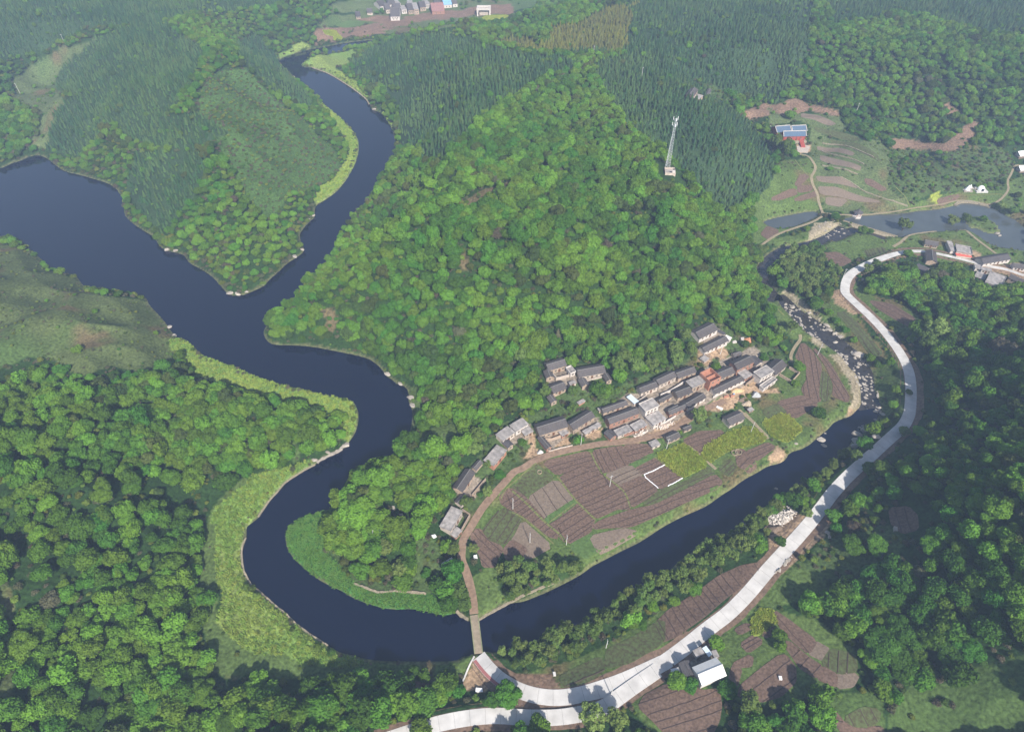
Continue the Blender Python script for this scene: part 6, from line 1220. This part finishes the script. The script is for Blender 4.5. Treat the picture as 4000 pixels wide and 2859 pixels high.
# ------------------------------------------------------------------ vegetation
def leaf_mat(name, col, col2, hue=0.012, val=0.22, patch=True, sat=1.0, patch_scale=0.02):
    m = bpy.data.materials.new(name); m.use_nodes = True; N = m.node_tree.nodes; L = m.node_tree.links; b = N["Principled BSDF"]
    b.inputs["Roughness"].default_value = 0.7; b.inputs["Specular IOR Level"].default_value = 0.12
    oi = N.new("ShaderNodeObjectInfo"); tc = N.new("ShaderNodeTexCoord")
    nz = N.new("ShaderNodeTexNoise"); nz.inputs["Scale"].default_value = 2.2; L.new(tc.outputs["Object"], nz.inputs[0])
    nl = N.new("ShaderNodeTexNoise"); nl.inputs["Scale"].default_value = patch_scale; nl.inputs["Detail"].default_value = 3; L.new(oi.outputs["Location"], nl.inputs[0])
    ad = N.new("ShaderNodeMath"); ad.operation = 'ADD'; L.new(nl.outputs["Fac"], ad.inputs[0])
    ms = N.new("ShaderNodeMath"); ms.operation = 'MULTIPLY_ADD'; ms.inputs[1].default_value = 0.42; ms.inputs[2].default_value = -0.21; L.new(oi.outputs["Random"], ms.inputs[0]); L.new(ms.outputs[0], ad.inputs[1])
    rp = N.new("ShaderNodeValToRGB"); rp.color_ramp.elements[0].position = 0.32; rp.color_ramp.elements[1].position = 0.68
    rp.color_ramp.elements[0].color = (*col, 1); rp.color_ramp.elements[1].color = (*col2, 1); L.new(ad.outputs[0], rp.inputs[0])
    hs = N.new("ShaderNodeHueSaturation"); hs.inputs["Saturation"].default_value = sat
    m1 = N.new("ShaderNodeMath"); m1.operation = 'MULTIPLY'; m1.inputs[1].default_value = 13.7; L.new(oi.outputs["Random"], m1.inputs[0])
    fr = N.new("ShaderNodeMath"); fr.operation = 'FRACT'; L.new(m1.outputs[0], fr.inputs[0])
    mh = N.new("ShaderNodeMapRange"); mh.inputs[3].default_value = 0.5-hue; mh.inputs[4].default_value = 0.5+hue; L.new(fr.outputs[0], mh.inputs[0]); L.new(mh.outputs[0], hs.inputs["Hue"])
    a2 = N.new("ShaderNodeMath"); a2.operation = 'ADD'; L.new(nz.outputs["Fac"], a2.inputs[0]); L.new(fr.outputs[0], a2.inputs[1])
    mv = N.new("ShaderNodeMapRange"); mv.inputs[1].default_value = 0.4; mv.inputs[2].default_value = 1.6; mv.inputs[3].default_value = 1-val; mv.inputs[4].default_value = 1+val; L.new(a2.outputs[0], mv.inputs[0]); L.new(mv.outputs[0], hs.inputs["Value"])
    L.new(rp.outputs[0], hs.inputs["Color"]); L.new(hs.outputs[0], b.inputs["Base Color"])
    tr = N.new("ShaderNodeBsdfTranslucent"); mx = N.new("ShaderNodeMixShader"); mx.inputs[0].default_value = 0.18
    L.new(hs.outputs[0], tr.inputs[0]); L.new(b.outputs[0], mx.inputs[1]); L.new(tr.outputs[0], mx.inputs[2]); L.new(mx.outputs[0], N["Material Output"].inputs[0])
    return m
M_leaf = leaf_mat("broadleaf_foliage", (.046,.122,.014), (.115,.215,.022), 0.016, 0.32)
M_coni = leaf_mat("conifer_foliage", (.036,.092,.036), (.085,.150,.050), 0.01, 0.25)
M_gold = leaf_mat("yellowing_conifer_foliage", (.19,.20,.035), (.13,.14,.05), 0.02, 0.2)
M_willow = leaf_mat("willow_foliage", (.075,.135,.026), (.150,.205,.050), 0.012, 0.25)
M_shrub = leaf_mat("shrub_foliage", (.050,.098,.016), (.135,.170,.028), 0.03, 0.35, patch_scale=0.05)
M_dry = leaf_mat("dry_twigs", (.10,.085,.055), (.085,.10,.045), 0.02, 0.25)
M_tuft = leaf_mat("reed_blades", (.190,.310,.055), (.300,.380,.075), 0.012, 0.18, patch_scale=0.03)
M_lily = leaf_mat("water_plant_leaves", (.075,.175,.026), (.100,.205,.036), 0.01, 0.15)
M_crop2 = leaf_mat("rape_stalks", (.24,.31,.04), (.33,.36,.06), 0.012, 0.18, patch_scale=0.05)
M_bark = mat("tree_bark", (.09,.07,.05), var=.3, scale=4, bump=.4)

def leaves(P_, Nn, size, tilt, r, droop=0.0):
    """quads around the points P_, roughly facing along the outward vectors Nn"""
    n = len(P_); nn = Nn+r.normal(0, tilt, (n, 3)); nn[:, 2] -= droop*0; nn /= np.linalg.norm(nn, axis=1)[:, None]+1e-9
    a = np.cross(nn, r.normal(0, 1, (n, 3))); a /= np.linalg.norm(a, axis=1)[:, None]+1e-9; b_ = np.cross(nn, a)
    s = (size*r.uniform(.6, 1.35, n))[:, None]; a = a*s; b_ = b_*s*0.75
    v = np.stack([P_-a, P_-b_*.8+a*.1, P_+a, P_+b_*.8-a*.1], 1).reshape(-1, 3)
    f = np.arange(4*n).reshape(n, 4); return v, f
def np_mesh(name, parts, mats):
    """parts: list of (verts, faces(list or array), material index)"""
    V = []; Fc = []; MI = []; b0 = 0
    for v, f, mi in parts:
        V.append(np.asarray(v, float)); Fc += [tuple(int(b0+i) for i in q) for q in f]; MI += [mi]*len(f); b0 += len(v)
    me = bpy.data.meshes.new(name); me.from_pydata(np.vstack(V).tolist(), [], Fc); me.update()
    for m in mats: me.materials.append(m)
    me.polygons.foreach_set("material_index", MI); return me
def ico(sub):
    bm = bmesh.new(); bmesh.ops.create_icosphere(bm, subdivisions=sub, radius=1); v = np.array([p.co[:] for p in bm.verts]); f = [[q.index for q in t.verts] for t in bm.faces]; bm.free(); return v, f
def crown_parts(seed, nl=8, n=800, size=0.11, flat_=0.8, lobe=(.34, .56), spread=.66, tilt=.8, core=.8):
    r = np.random.default_rng(seed); c = []
    for i in range(nl):
        a = 2*math.pi*(i+r.uniform(-.3, .3))/max(nl-1, 1)*1.0; q = r.uniform(.45, 1.0)*spread if i else 0.12
        c.append((q*math.cos(a), q*math.sin(a), r.uniform(-.15, .35) if i else .35, r.uniform(*lobe) if i else lobe[1]))
    c = np.array(c); per = n//nl*3; P_ = []; Q = []
    for x, y, z_, rad in c:
        d = r.normal(0, 1, (per, 3)); d /= np.linalg.norm(d, axis=1)[:, None]; d[:, 2] = np.abs(d[:, 2])*np.where(r.random(per) < .8, 1, -1)
        p = np.array([x, y, z_])+d*rad*r.uniform(.86, 1.06, per)[:, None]
        ok = np.ones(per, bool)
        for x2, y2, z2, r2 in c:
            if (x2, y2) != (x, y): ok &= np.linalg.norm(p-np.array([x2, y2, z2]), axis=1) > r2*.88
        P_.append(p[ok]); Q.append(d[ok])
    P_ = np.vstack(P_); Q = np.vstack(Q); k = r.permutation(len(P_))[:n]; P_ = P_[k]; Q = Q[k]
    P_[:, 2] *= flat_; Q[:, 2] *= 1.2
    v, f = leaves(P_, Q, size, tilt, r); iv, if_ = ico(2); parts = [(v, f, 0)]
    for x, y, z_, rad in c:
        w_ = iv*rad*core*(1+r.uniform(-.08, .08, (len(iv), 1)))+np.array([x, y, z_]); w_[:, 2] *= flat_; parts.append((w_, if_, 0))
    return parts
def lift(parts, dz, s=1.0): return [(np.asarray(v)*s+np.array([0, 0, dz]), f, m) for v, f, m in parts]
def trunk_parts(h_, r0, seed, mi=0, limbs=4, reach=.5):
    r = np.random.default_rng(seed); m = MB(); m.bar((0, 0, -.12), (0.02, .01, h_*.7), r0, 6, r0*.6)
    for i in range(limbs):
        a = 2*math.pi*i/limbs+r.uniform(-.4, .4); m.bar((0.01, 0, h_*r.uniform(.4, .65)), (reach*math.cos(a), reach*math.sin(a), h_*r.uniform(.9, 1.1)), r0*.5, 5, r0*.2)
    return (np.array(m.v), m.f, mi)
# unit trees: crown radius about 1
BL = []
for i, (nl, n, sz, fl) in enumerate([(8, 900, .105, .82), (10, 1000, .10, .75), (7, 850, .115, .95), (9, 950, .10, .85), (11, 1100, .095, .7), (6, 700, .12, 1.0)]):
    BL.append((lift(crown_parts(100+i, nl, n, sz, fl), .75), trunk_parts(.8, .05, i)))
M_olive = leaf_mat("olive_foliage", (.040,.070,.016), (.085,.115,.026), 0.02, 0.3)
BL_extra = [np_mesh("wood_tree", BL[q][0]+[(BL[q][1][0], BL[q][1][1], 1)], [M_olive if q else M_dry, M_bark]) for q in (2, 4, 5, 0)]
BL_crown = [np_mesh("crown", c, [M_leaf]) for c, t in BL]; BL_trunk = [np_mesh("trunk", [t], [M_bark]) for c, t in BL]
BL_full = [np_mesh("wood_tree", c+[(t[0], t[1], 1)], [M_leaf, M_bark]) for c, t in BL]
BIG_crown = [np_mesh("crown", lift(crown_parts(150+i, 16, 3600, .06, .75, (.26, .40), .72, .6, .82), .75), [M_leaf]) for i in range(3)]
WL = []
for i in range(4):
    r = np.random.default_rng(50+i); ps = []
    pr = crown_parts(200+i, 9, 700, .10, 1.15, (.26, .42), .72, .8, .7); WL.append((lift(pr, 1.25), trunk_parts(1.2, .05, 20+i, 0, 6, .6)))
WL_crown = [np_mesh("crown", c, [M_willow]) for c, t in WL]; WL_trunk = [np_mesh("trunk", [t], [M_bark]) for c, t in WL]
WL_full = [np_mesh("bank_tree", c+[(t[0], t[1], 1)], [M_willow, M_bark]) for c, t in WL]
def conifer(seed, m):
    r = np.random.default_rng(seed); n = 520; t = r.uniform(0, 1, n)**.8; a = r.uniform(0, 2*math.pi, n)
    tier = (np.sin(t*34+r.uniform(0, .6, n))*.5+.5); rad = (1-t)*.92*(.62+.42*tier)+.03
    P_ = np.stack([rad*np.cos(a), rad*np.sin(a), .35+t*3.6], 1); Q = np.stack([np.cos(a), np.sin(a), np.full(n, .75)], 1)
    v, f = leaves(P_, Q, .17, .45, r); k = 9; cv = [(0.62*math.cos(2*math.pi*i/k), .62*math.sin(2*math.pi*i/k), .3) for i in range(k)]+[(0, 0, 3.7)]
    cf = [(i, (i+1) % k, k) for i in range(k)]; tr = MB(); tr.bar((0, 0, -.3), (0, 0, 3.6), .09, 5, .02)
    return np_mesh("conifer", [(v, f, 0), (cv, cf, 0), (np.array(tr.v), tr.f, 1)], [m, M_bark])
CN = [conifer(300+i, M_coni) for i in range(3)]; GD = [conifer(310+i, M_gold) for i in range(2)]
SPC = conifer(333, M_dry)
SH = [np_mesh("shrub", lift(crown_parts(400+i, 5, 260, .15, .8, (.35, .55), .5, .7, .8), .35), [M_shrub]) for i in range(4)]
SD = [np_mesh("dry_shrub", lift(crown_parts(420+i, 5, 200, .12, .7, (.35, .55), .5, .9, .5), .3), [M_dry]) for i in range(2)]
def tuft(seed, m, n=34, hh=1.0, wd=.11, lean=.5):
    r = np.random.default_rng(seed); v = []; f = []
    for i in range(n):
        x, y = r.uniform(-.6, .6, 2); a = r.uniform(0, 2*math.pi); l = r.uniform(.5, 1)*hh; q = r.uniform(.1, lean); dx, dy = math.cos(a), math.sin(a)
        b0 = len(v); v += [(x-dy*wd, y+dx*wd, -.05), (x+dy*wd, y-dx*wd, -.05), (x+dx*q*.5+dy*wd, y+dy*q*.5-dx*wd, l*.7), (x+dx*q, y+dy*q, l*(1-.3*q))]
        f += [(b0, b0+1, b0+2), (b0, b0+2, b0+3)]
    return np_mesh("tuft", [(np.array(v), f, 0)], [m])
TF = [tuft(500+i, M_tuft) for i in range(3)]; LY = [tuft(510+i, M_lily, 30, .55, .16, .9) for i in range(2)]; CRT = [tuft(520+i, M_crop2, 34, .9, .12, .6) for i in range(2)]

def scatter(name, P_, rot, sc3, idx_, meshes, label=None, cat=None):
    me = bpy.data.meshes.new(name); n = len(P_); me.vertices.add(n); me.vertices.foreach_set("co", np.asarray(P_, float).ravel())
    for nm, tp, dt in (("rot", 'FLOAT_VECTOR', rot), ("scl", 'FLOAT_VECTOR', sc3), ("pick", 'INT', idx_)):
        a = me.attributes.new(nm, tp, 'POINT'); a.data.foreach_set("vector" if tp == 'FLOAT_VECTOR' else "value", np.asarray(dt).ravel())
    o = link(bpy.data.objects.new(name, me)); tree = bpy.data.node_groups.new(name, 'GeometryNodeTree')
    tree.interface.new_socket("Geometry", in_out='INPUT', socket_type='NodeSocketGeometry'); tree.interface.new_socket("Geometry", in_out='OUTPUT', socket_type='NodeSocketGeometry')
    N = tree.nodes; L = tree.links; gi = N.new("NodeGroupInput"); go = N.new("NodeGroupOutput"); ip = N.new("GeometryNodeInstanceOnPoints"); jn = N.new("GeometryNodeJoinGeometry")
    for ms_ in meshes:
        so = bpy.data.objects.new(ms_.name+"_source", ms_); oi = N.new("GeometryNodeObjectInfo"); oi.inputs["Object"].default_value = so; oi.inputs["As Instance"].default_value = True; L.new(oi.outputs["Geometry"], jn.inputs[0])
    L.new(gi.outputs[0], ip.inputs["Points"]); L.new(jn.outputs[0], ip.inputs["Instance"]); ip.inputs["Pick Instance"].default_value = True
    for nm, tp, sk in (("rot", 'FLOAT_VECTOR', "Rotation"), ("scl", 'FLOAT_VECTOR', "Scale"), ("pick", 'INT', "Instance Index")):
        q = N.new("GeometryNodeInputNamedAttribute"); q.data_type = tp; q.inputs["Name"].default_value = nm; L.new(q.outputs[0], ip.inputs[sk])
    L.new(ip.outputs[0], go.inputs[0]); md = o.modifiers.new("plants", 'NODES'); md.node_group = tree
    tag(o, label, cat, kind='stuff'); return o

def grid_pts(step, ymin=44, ymax=1060, k=0, wide=0.64):
    r = np.random.default_rng(900+k); ys = np.arange(ymin, ymax, step*.87); out = []
    for j, y in enumerate(ys):
        w_ = wide*W(y); xs = np.arange(-w_, w_, step)+(j % 2)*step/2; out.append(np.stack([xs, np.full(len(xs), y)], 1))
    p = np.vstack(out); p += r.uniform(-.38, .38, p.shape)*step; return p
def allowed(x, y, margin=0.0, shore=1.2):
    ok = h(x, y) > 0.55; s = water_sd(x, y); ok &= s > shore
    for poly, mg in AVOID:
        x0, y0 = poly.min(0)-mg-margin; x1, y1 = poly.max(0)+mg+margin; m = (x > x0) & (x < x1) & (y > y0) & (y < y1) & ok
        if m.any():
            k = np.nonzero(m)[0]; bad = inside(x[k], y[k], poly) | (edge_dist(x[k], y[k], poly, far=mg+margin+.01) < mg+margin); ok[k[bad]] = False
    return ok
def in_view(px, py, m=60): return (px > -m) & (px < 2272+m) & (py > -m) & (py < 1624+m)
def zone(px, py):
    if py < 330 and px < 820: return "on the hill between the two river arms"
    if px < 820 and py < 680 and px > 260: return "on the tip between the two river arms"
    if px < 800 and py > 640: return "in the wood west of the river bend"
    if px > 1880 and py > 600: return "on the shaded slope right of the road"
    if py > 1400: return "along the lower edge below the roads"
    if 1340 < px and py < 560: return "on the slopes beyond the radio mast"
    if px > 1700: return "in the creek valley left of the road"
    if py > 1000: return "on the low nose left of the village"
    return "on the green hill behind the village"
def sight_ok(x, y, hh, bad):
    """the crown must not hang over an opening that lies just behind it"""
    z0 = h(x, y); k = 1+hh/(CAM_H-z0-hh); x2, y2 = x*k, y*k
    c2, _, _ = cover(x2, y2, h(x2, y2)); ok = ~np.isin(c2, bad)
    for poly, mg in AVOID: ok &= ~inside(x2, y2, poly)
    return ok
def off_road_shade(x, y, hh):
    k = hh/math.tan(SUN_EL); bad = np.zeros(len(x), bool)
    for f in (.35, .7, 1.0):
        X = x-SUN_FROM.x*k*f; Y = y-SUN_FROM.y*k*f
        for P_ in (ROAD, ROAD_LOW): bad |= edge_dist(X, Y, P_[:, :2], closed=False, far=4.5) < 4.2
    return ~bad | (np.random.default_rng(3).random(len(x)) < .12)
OPEN = [GRASS, MARGIN, EARTH, RED, COURT, MEADOW, TERR, CROP, GRAVEL]
def clear_of_spots(x, y):
    ok = np.ones(len(x), bool)
    for g, rr, *_ in SPOTS: ok &= np.hypot(x-g[0], y-g[1]) > rr*.85
    return ok
def lab3(px, py, rad, one, many):
    sz = "small" if rad < 2.5 else ("middle-sized" if rad < 3.4 else "wide"); z0 = zone(px, py)
    if "west" in z0: sub = "upper edge" if py < 900 else ("in its middle" if py < 1180 else ("beside the reeds" if px > 330 else "at its lower left"))
    elif "green hill" in z0: sub = "just above the roofs" if py > 720 and px > 1050 else ("at its river side" if px < 900 else "half way up")
    elif "shaded slope" in z0: sub = "above the road bend" if py < 1000 else ("round the red field" if py < 1300 else "at the bottom right")
    elif "low nose" in z0: sub = "beside the water plants" if px < 800 else "near the houses"
    elif "two river arms" in z0: sub = "near the shore" if py > 560 else "higher up"
    elif "radio mast" in z0: sub = "close to the mast" if 1380 < px < 1620 and py > 200 else "farther off"
    elif "creek valley" in z0: sub = "near the ponds" if py < 620 else "near the creek"
    else: sub = "left part" if px < 800 else "right part"
    return f"{sz} {one} {z0}, {sub}", "tree", f"{sz} {many} {z0}, {sub}"
r = np.random.default_rng(42)
for j, (g, rr, kd, zf, lb) in enumerate(SPOTS):
    cm, tm = ((BL_crown, BL_trunk), (WL_crown, WL_trunk), (None, None))[kd]
    if kd == 2: o = bpy.data.objects.new("brown_conifer", SPC); link(o); o.location = g; o.scale = (2.4, 2.4, 2.2); tag(o, lb, "tree"); continue
    e = tag(empty("tree", (g[0], g[1], g[2]-.1), r.uniform(0, 6)), lb, "tree"); e.scale = (rr, rr, rr*zf)
    link(bpy.data.objects.new("crown", (BIG_crown if rr >= 4.5 and kd == 0 else cm)[j % (3 if rr >= 4.5 and kd == 0 else len(cm))]), e); link(bpy.data.objects.new("trunk", tm[j % len(tm)]), e)
# broadleaf woods
p = grid_pts(4.1, k=1); x, y = p.T; zz = h(x, y); cl, px, py = cover(x, y, zz)
g = np.any([inside(px, py, q) for q in GAPS], axis=0)
dens = {WOOD: .93, SCRUB: .14, MARGIN: .025, TERR: .05, MEADOW: .02, CONI: .10, DRYG: .03}
pr = np.zeros(len(x))
for c_, d_ in dens.items(): pr[cl == c_] = d_
mixw = (fbm(x, y, 45, 6) > 0.56) & (px < 700) & (py > 1050); pr[mixw & (cl == WOOD)] = .5      # lower, bushier growth
pr[g] = .05
fine = ((px < 830) & (py < 690)) | (py < 130); pr = np.where(fine & (cl == WOOD), .97, pr)
k = (r.random(len(x)) < pr) & in_view(px, py); x, y, px, py, cl = x[k], y[k], px[k], py[k], cl[k]
k = allowed(x, y, 2.8, 1.8)&clear_of_spots(x, y)&(sight_ok(x, y, 5.0, OPEN) | ~np.isin(cl, [WOOD]))&off_road_shade(x, y, 6.5); x, y, px, py, cl = x[k], y[k], px[k], py[k], cl[k]
n = len(x); big = fbm(x, y, 70, 2); rad = 2.85*(0.62+0.95*np.clip(big, .2, .9))*r.uniform(.62, 1.35, n); rad = np.where(cl == WOOD, rad, rad*.65); rad = np.where((px < 830) & (py < 690), rad*.72, np.where((py < 330) | ((px > 1800) & (py < 500)), rad*.85, rad))
P3 = np.stack([x, y, h(x, y)-.1], 1); S3_ = np.stack([rad, rad*r.uniform(.75, 1.2, n), rad*r.uniform(.75, 1.5, n)], 1); ROT = np.stack([r.normal(0, .14, n), r.normal(0, .14, n), r.uniform(0, 6.28, n)], 1)
IDX = r.integers(0, len(BL_full), n)
seen = (px > 4) & (px < 2268) & (py > 8) & (py < 1620); dist = np.hypot(np.hypot(x, y), 230-P3[:, 2])/rad
order = np.argsort(np.where(seen, dist, 1e9))[:300]
for i in order:
    e = tag(empty("broadleaf_tree", P3[i]), *lab3(px[i], py[i], rad[i], "broadleaf tree", "broadleaf trees")); e.rotation_euler = ROT[i]; e.scale = S3_[i]
    link(bpy.data.objects.new("crown", BL_crown[IDX[i]]), e); link(bpy.data.objects.new("trunk", BL_trunk[IDX[i]]), e)
rest = np.ones(n, bool); rest[order] = False; od = (r.random(n) < .05) | ((fbm(x, y, 38, 4) > .66) & (r.random(n) < .4)); sel = r.integers(0, 4, n); IDX = np.where(od, np.where((sel == 3) & (r.random(n) < .4), 9, 6+sel % 3), IDX)
scatter("broadleaf_forest", P3[rest], ROT[rest], S3_[rest], 9-IDX[rest], BL_full+BL_extra)
# bank trees (willows and poplars)
p = grid_pts(3.5, k=2, ymax=430); x, y = p.T; zz = h(x, y); cl, px, py = cover(x, y, zz); k = (cl == POPLAR) & in_view(px, py); x, y, px, py = x[k], y[k], px[k], py[k]
k = allowed(x, y, 1.2, .6)&clear_of_spots(x, y); x, y, px, py = x[k], y[k], px[k], py[k]; n = len(x)
rad = r.uniform(1.7, 2.9, n); P3 = np.stack([x, y, h(x, y)-.1], 1); S3_ = np.stack([rad, rad, rad*r.uniform(1.0, 1.45, n)], 1); ROT = np.stack([r.normal(0, .08, n), r.normal(0, .08, n), r.uniform(0, 6.28, n)], 1); IDX = r.integers(0, 4, n)
order = np.argsort(np.hypot(np.hypot(x, y), 230)/rad)[:300]
for i in order:
    zn = "in the grove between creek and road bend" if px[i] > 1700 and py[i] < 720 else ("in the row between channel and brown field" if px[i] > 1080+(1440-py[i])*1.2-60 and py[i] > 1000 and not (py[i] < 1340 and px[i] < 1300) else "at the foot of the village fields")
    e = tag(empty("bank_tree", P3[i]), *(lambda w_: (f"feathery {w_} tree {zn}", "tree", f"feathery {w_} trees {zn}"))(("low" if rad[i] < 2.1 else ("grown" if rad[i] < 2.5 else "broad"))+(", far end" if px[i] > 1480 else (", middle part" if px[i] > 1270 else ", near end")))); e.rotation_euler = ROT[i]; e.scale = S3_[i]
    link(bpy.data.objects.new("crown", WL_crown[IDX[i]]), e); link(bpy.data.objects.new("trunk", WL_trunk[IDX[i]]), e)
rest = np.ones(n, bool); rest[order] = False
if rest.any(): scatter("riverside_wood", P3[rest], ROT[rest], S3_[rest], IDX[rest], WL_full)
# conifer plantations
p = grid_pts(2.6, k=3, ymin=280); x, y = p.T; zz = h(x, y); cl, px, py = cover(x, y, zz)
mixn = fbm(x, y, 40, 7)
pr = np.where(cl == CONI, np.where(mixn > .62, .35, .90), 0); pr = np.where(cl == GOLD, .8, pr); k = (r.random(len(x)) < pr) & in_view(px, py)
x, y, px, py, cl = x[k], y[k], px[k], py[k], cl[k]; k = allowed(x, y, .8, 2); x, y, px, py, cl = x[k], y[k], px[k], py[k], cl[k]; n = len(x)
rad = r.uniform(.75, 1.4, n); P3 = np.stack([x, y, h(x, y)-.1], 1); S3_ = np.stack([rad, rad, rad*r.uniform(.5, 1.2, n)], 1); ROT = np.stack([r.normal(0, .03, n), r.normal(0, .03, n), r.uniform(0, 6.28, n)], 1)
for c_, ms_, nm, lab in ((CONI, CN, "conifer_plantation", "dark pointed conifer"), (GOLD, GD, "yellow_conifer_plantation", "yellowish slender conifer")):
    k = np.nonzero(cl == c_)[0]; seen = (px[k] > 4) & (px[k] < 2268) & (py[k] > 8); o_ = k[np.argsort(np.where(seen, np.hypot(np.hypot(x[k], y[k]), 230-P3[k, 2])/rad[k], 1e9))][:300]
    for i in o_:
        o = bpy.data.objects.new("conifer", ms_[i % len(ms_)]); link(o); o.location = P3[i]; o.rotation_euler = ROT[i]; o.scale = S3_[i]
        zn = "along the pale ridge beyond the hill"; tag(o, *((lab+" "+zn, "tree", lab+"s "+zn) if c_ == GOLD else lab3(px[i], py[i], rad[i]*1.9, "dark pointed conifer", "dark pointed conifers"))); o.name = "yellow_conifer" if c_ == GOLD else "conifer"
    rs = np.setdiff1d(k, o_)
    if len(rs): scatter(nm, P3[rs], ROT[rs], S3_[rs], r.integers(0, len(ms_), len(rs)), ms_)
# undergrowth, scrub, reeds, water plants, crops
p = grid_pts(3.0, k=4, ymax=760); x, y = p.T; zz = h(x, y); cl, px, py = cover(x, y, zz); pt = fbm(x, y, 16, 5)
pr = np.zeros(len(x))
for c_, d_ in {WOOD: .6, DRYG: .5, YOUNG: .85, PASTURE: .08, SCRUB: .62, MARGIN: .10, MEADOW: .15, TERR: .10, EARTH: .02, GRAVEL: .04, POPLAR: .5, GOLD: .1, RED: .03}.items(): pr[cl == c_] = d_
pr = np.where(np.isin(cl, [MARGIN, MEADOW, TERR]) & (pt > .6), pr*4, pr)
sdp = water_sd(x, y); pr = np.where((sdp < 3) & (sdp > 0) & np.isin(cl, [WOOD, GRASS, MARGIN, MEADOW, CONI]), .55, pr)
k = (r.random(len(x)) < pr) & in_view(px, py, 20); x, y, cl = x[k], y[k], cl[k]; k = allowed(x, y, .3, .35); x, y, cl = x[k], y[k], cl[k]; n = len(x)
rad = r.uniform(.6, 1.9, n)*np.where(np.isin(cl, [MARGIN, MEADOW, TERR, GRAVEL, EARTH]), .6, np.where(cl == YOUNG, .85, 1.0)); rad = np.where((cl == WOOD) & (to_sheet(x, y, 0)[0] < 830) & (to_sheet(x, y, 0)[1] < 690), rad*1.2+.3, rad); P3 = np.stack([x, y, h(x, y)-.05], 1); S3_ = np.stack([rad, rad, rad*r.uniform(.7, 1.3, n)], 1); ROT = np.stack([np.zeros(n), np.zeros(n), r.uniform(0, 6.28, n)], 1)
dry = r.random(n) < np.where(cl == DRYG, .6, 0)+np.where(np.isin(cl, [MEADOW, SCRUB, TERR]), .16, .08)
scatter("undergrowth", P3, ROT, S3_, np.where(dry, r.integers(0, 2, n), r.integers(2, 6, n)), SD+SH)
p = grid_pts(1.25, k=5, ymin=50, ymax=620); x, y = p.T; s_ = (x > -260) & (x < 260); x, y = x[s_], y[s_]; zz = h(x, y); cl, px, py = cover(x, y, zz, .6)
for c_, ms_, nm, d_, (a, b_) in ((GRASS, TF, "reed_bed", .8, (.7, 1.25)), (LILY, LY, "water_plants", .95, (.8, 1.3))):
    k = np.nonzero((cl == c_) & in_view(px, py, 10) & (r.random(len(x)) < d_))[0]; k = k[(h(x[k], y[k]) > (.2 if c_ == LILY else .55))]; n = len(k); q = r.uniform(a, b_, n)
    scatter(nm, np.stack([x[k], y[k], h(x[k], y[k])], 1), np.stack([np.zeros(n), np.zeros(n), r.uniform(0, 6.28, n)], 1), np.stack([q, q, q], 1), r.integers(0, len(ms_), n), ms_)
pp = []
for poly, kd in CROPS:
    if kd != 'c': continue
    x0, y0 = poly.min(0); x1, y1 = poly.max(0); X, Y = np.meshgrid(np.arange(x0, x1, .95), np.arange(y0, y1, .95)); X = X.ravel()+r.uniform(-.3, .3, X.size); Y = Y.ravel()+r.uniform(-.3, .3, Y.size); k = inside(X, Y, poly); pp.append(np.stack([X[k], Y[k]], 1))
pp = np.vstack(pp); n = len(pp); q = r.uniform(.7, 1.2, n)
scatter("rape_crop", np.stack([pp[:, 0], pp[:, 1], h(pp[:, 0], pp[:, 1])+.1], 1), np.stack([np.zeros(n), np.zeros(n), r.uniform(0, 6.28, n)], 1), np.stack([q, q, q], 1), r.integers(0, 2, n), CRT)

# ------------------------------------------------------------------ haze
hm = bpy.data.materials.new("haze_air"); hm.use_nodes = True; N = hm.node_tree.nodes; N.remove(N["Principled BSDF"])
pv = N.new("ShaderNodeVolumePrincipled"); pv.inputs["Density"].default_value = 0.00029; pv.inputs["Color"].default_value = (.52, .68, 1.0, 1); pv.inputs["Anisotropy"].default_value = 0.0
hm.node_tree.links.new(pv.outputs[0], N["Material Output"].inputs["Volume"])
tag(MB().box(-6200, 6200, -1500, 3200, -4.0, 244.0).build("haze", hm), kind='stuff')
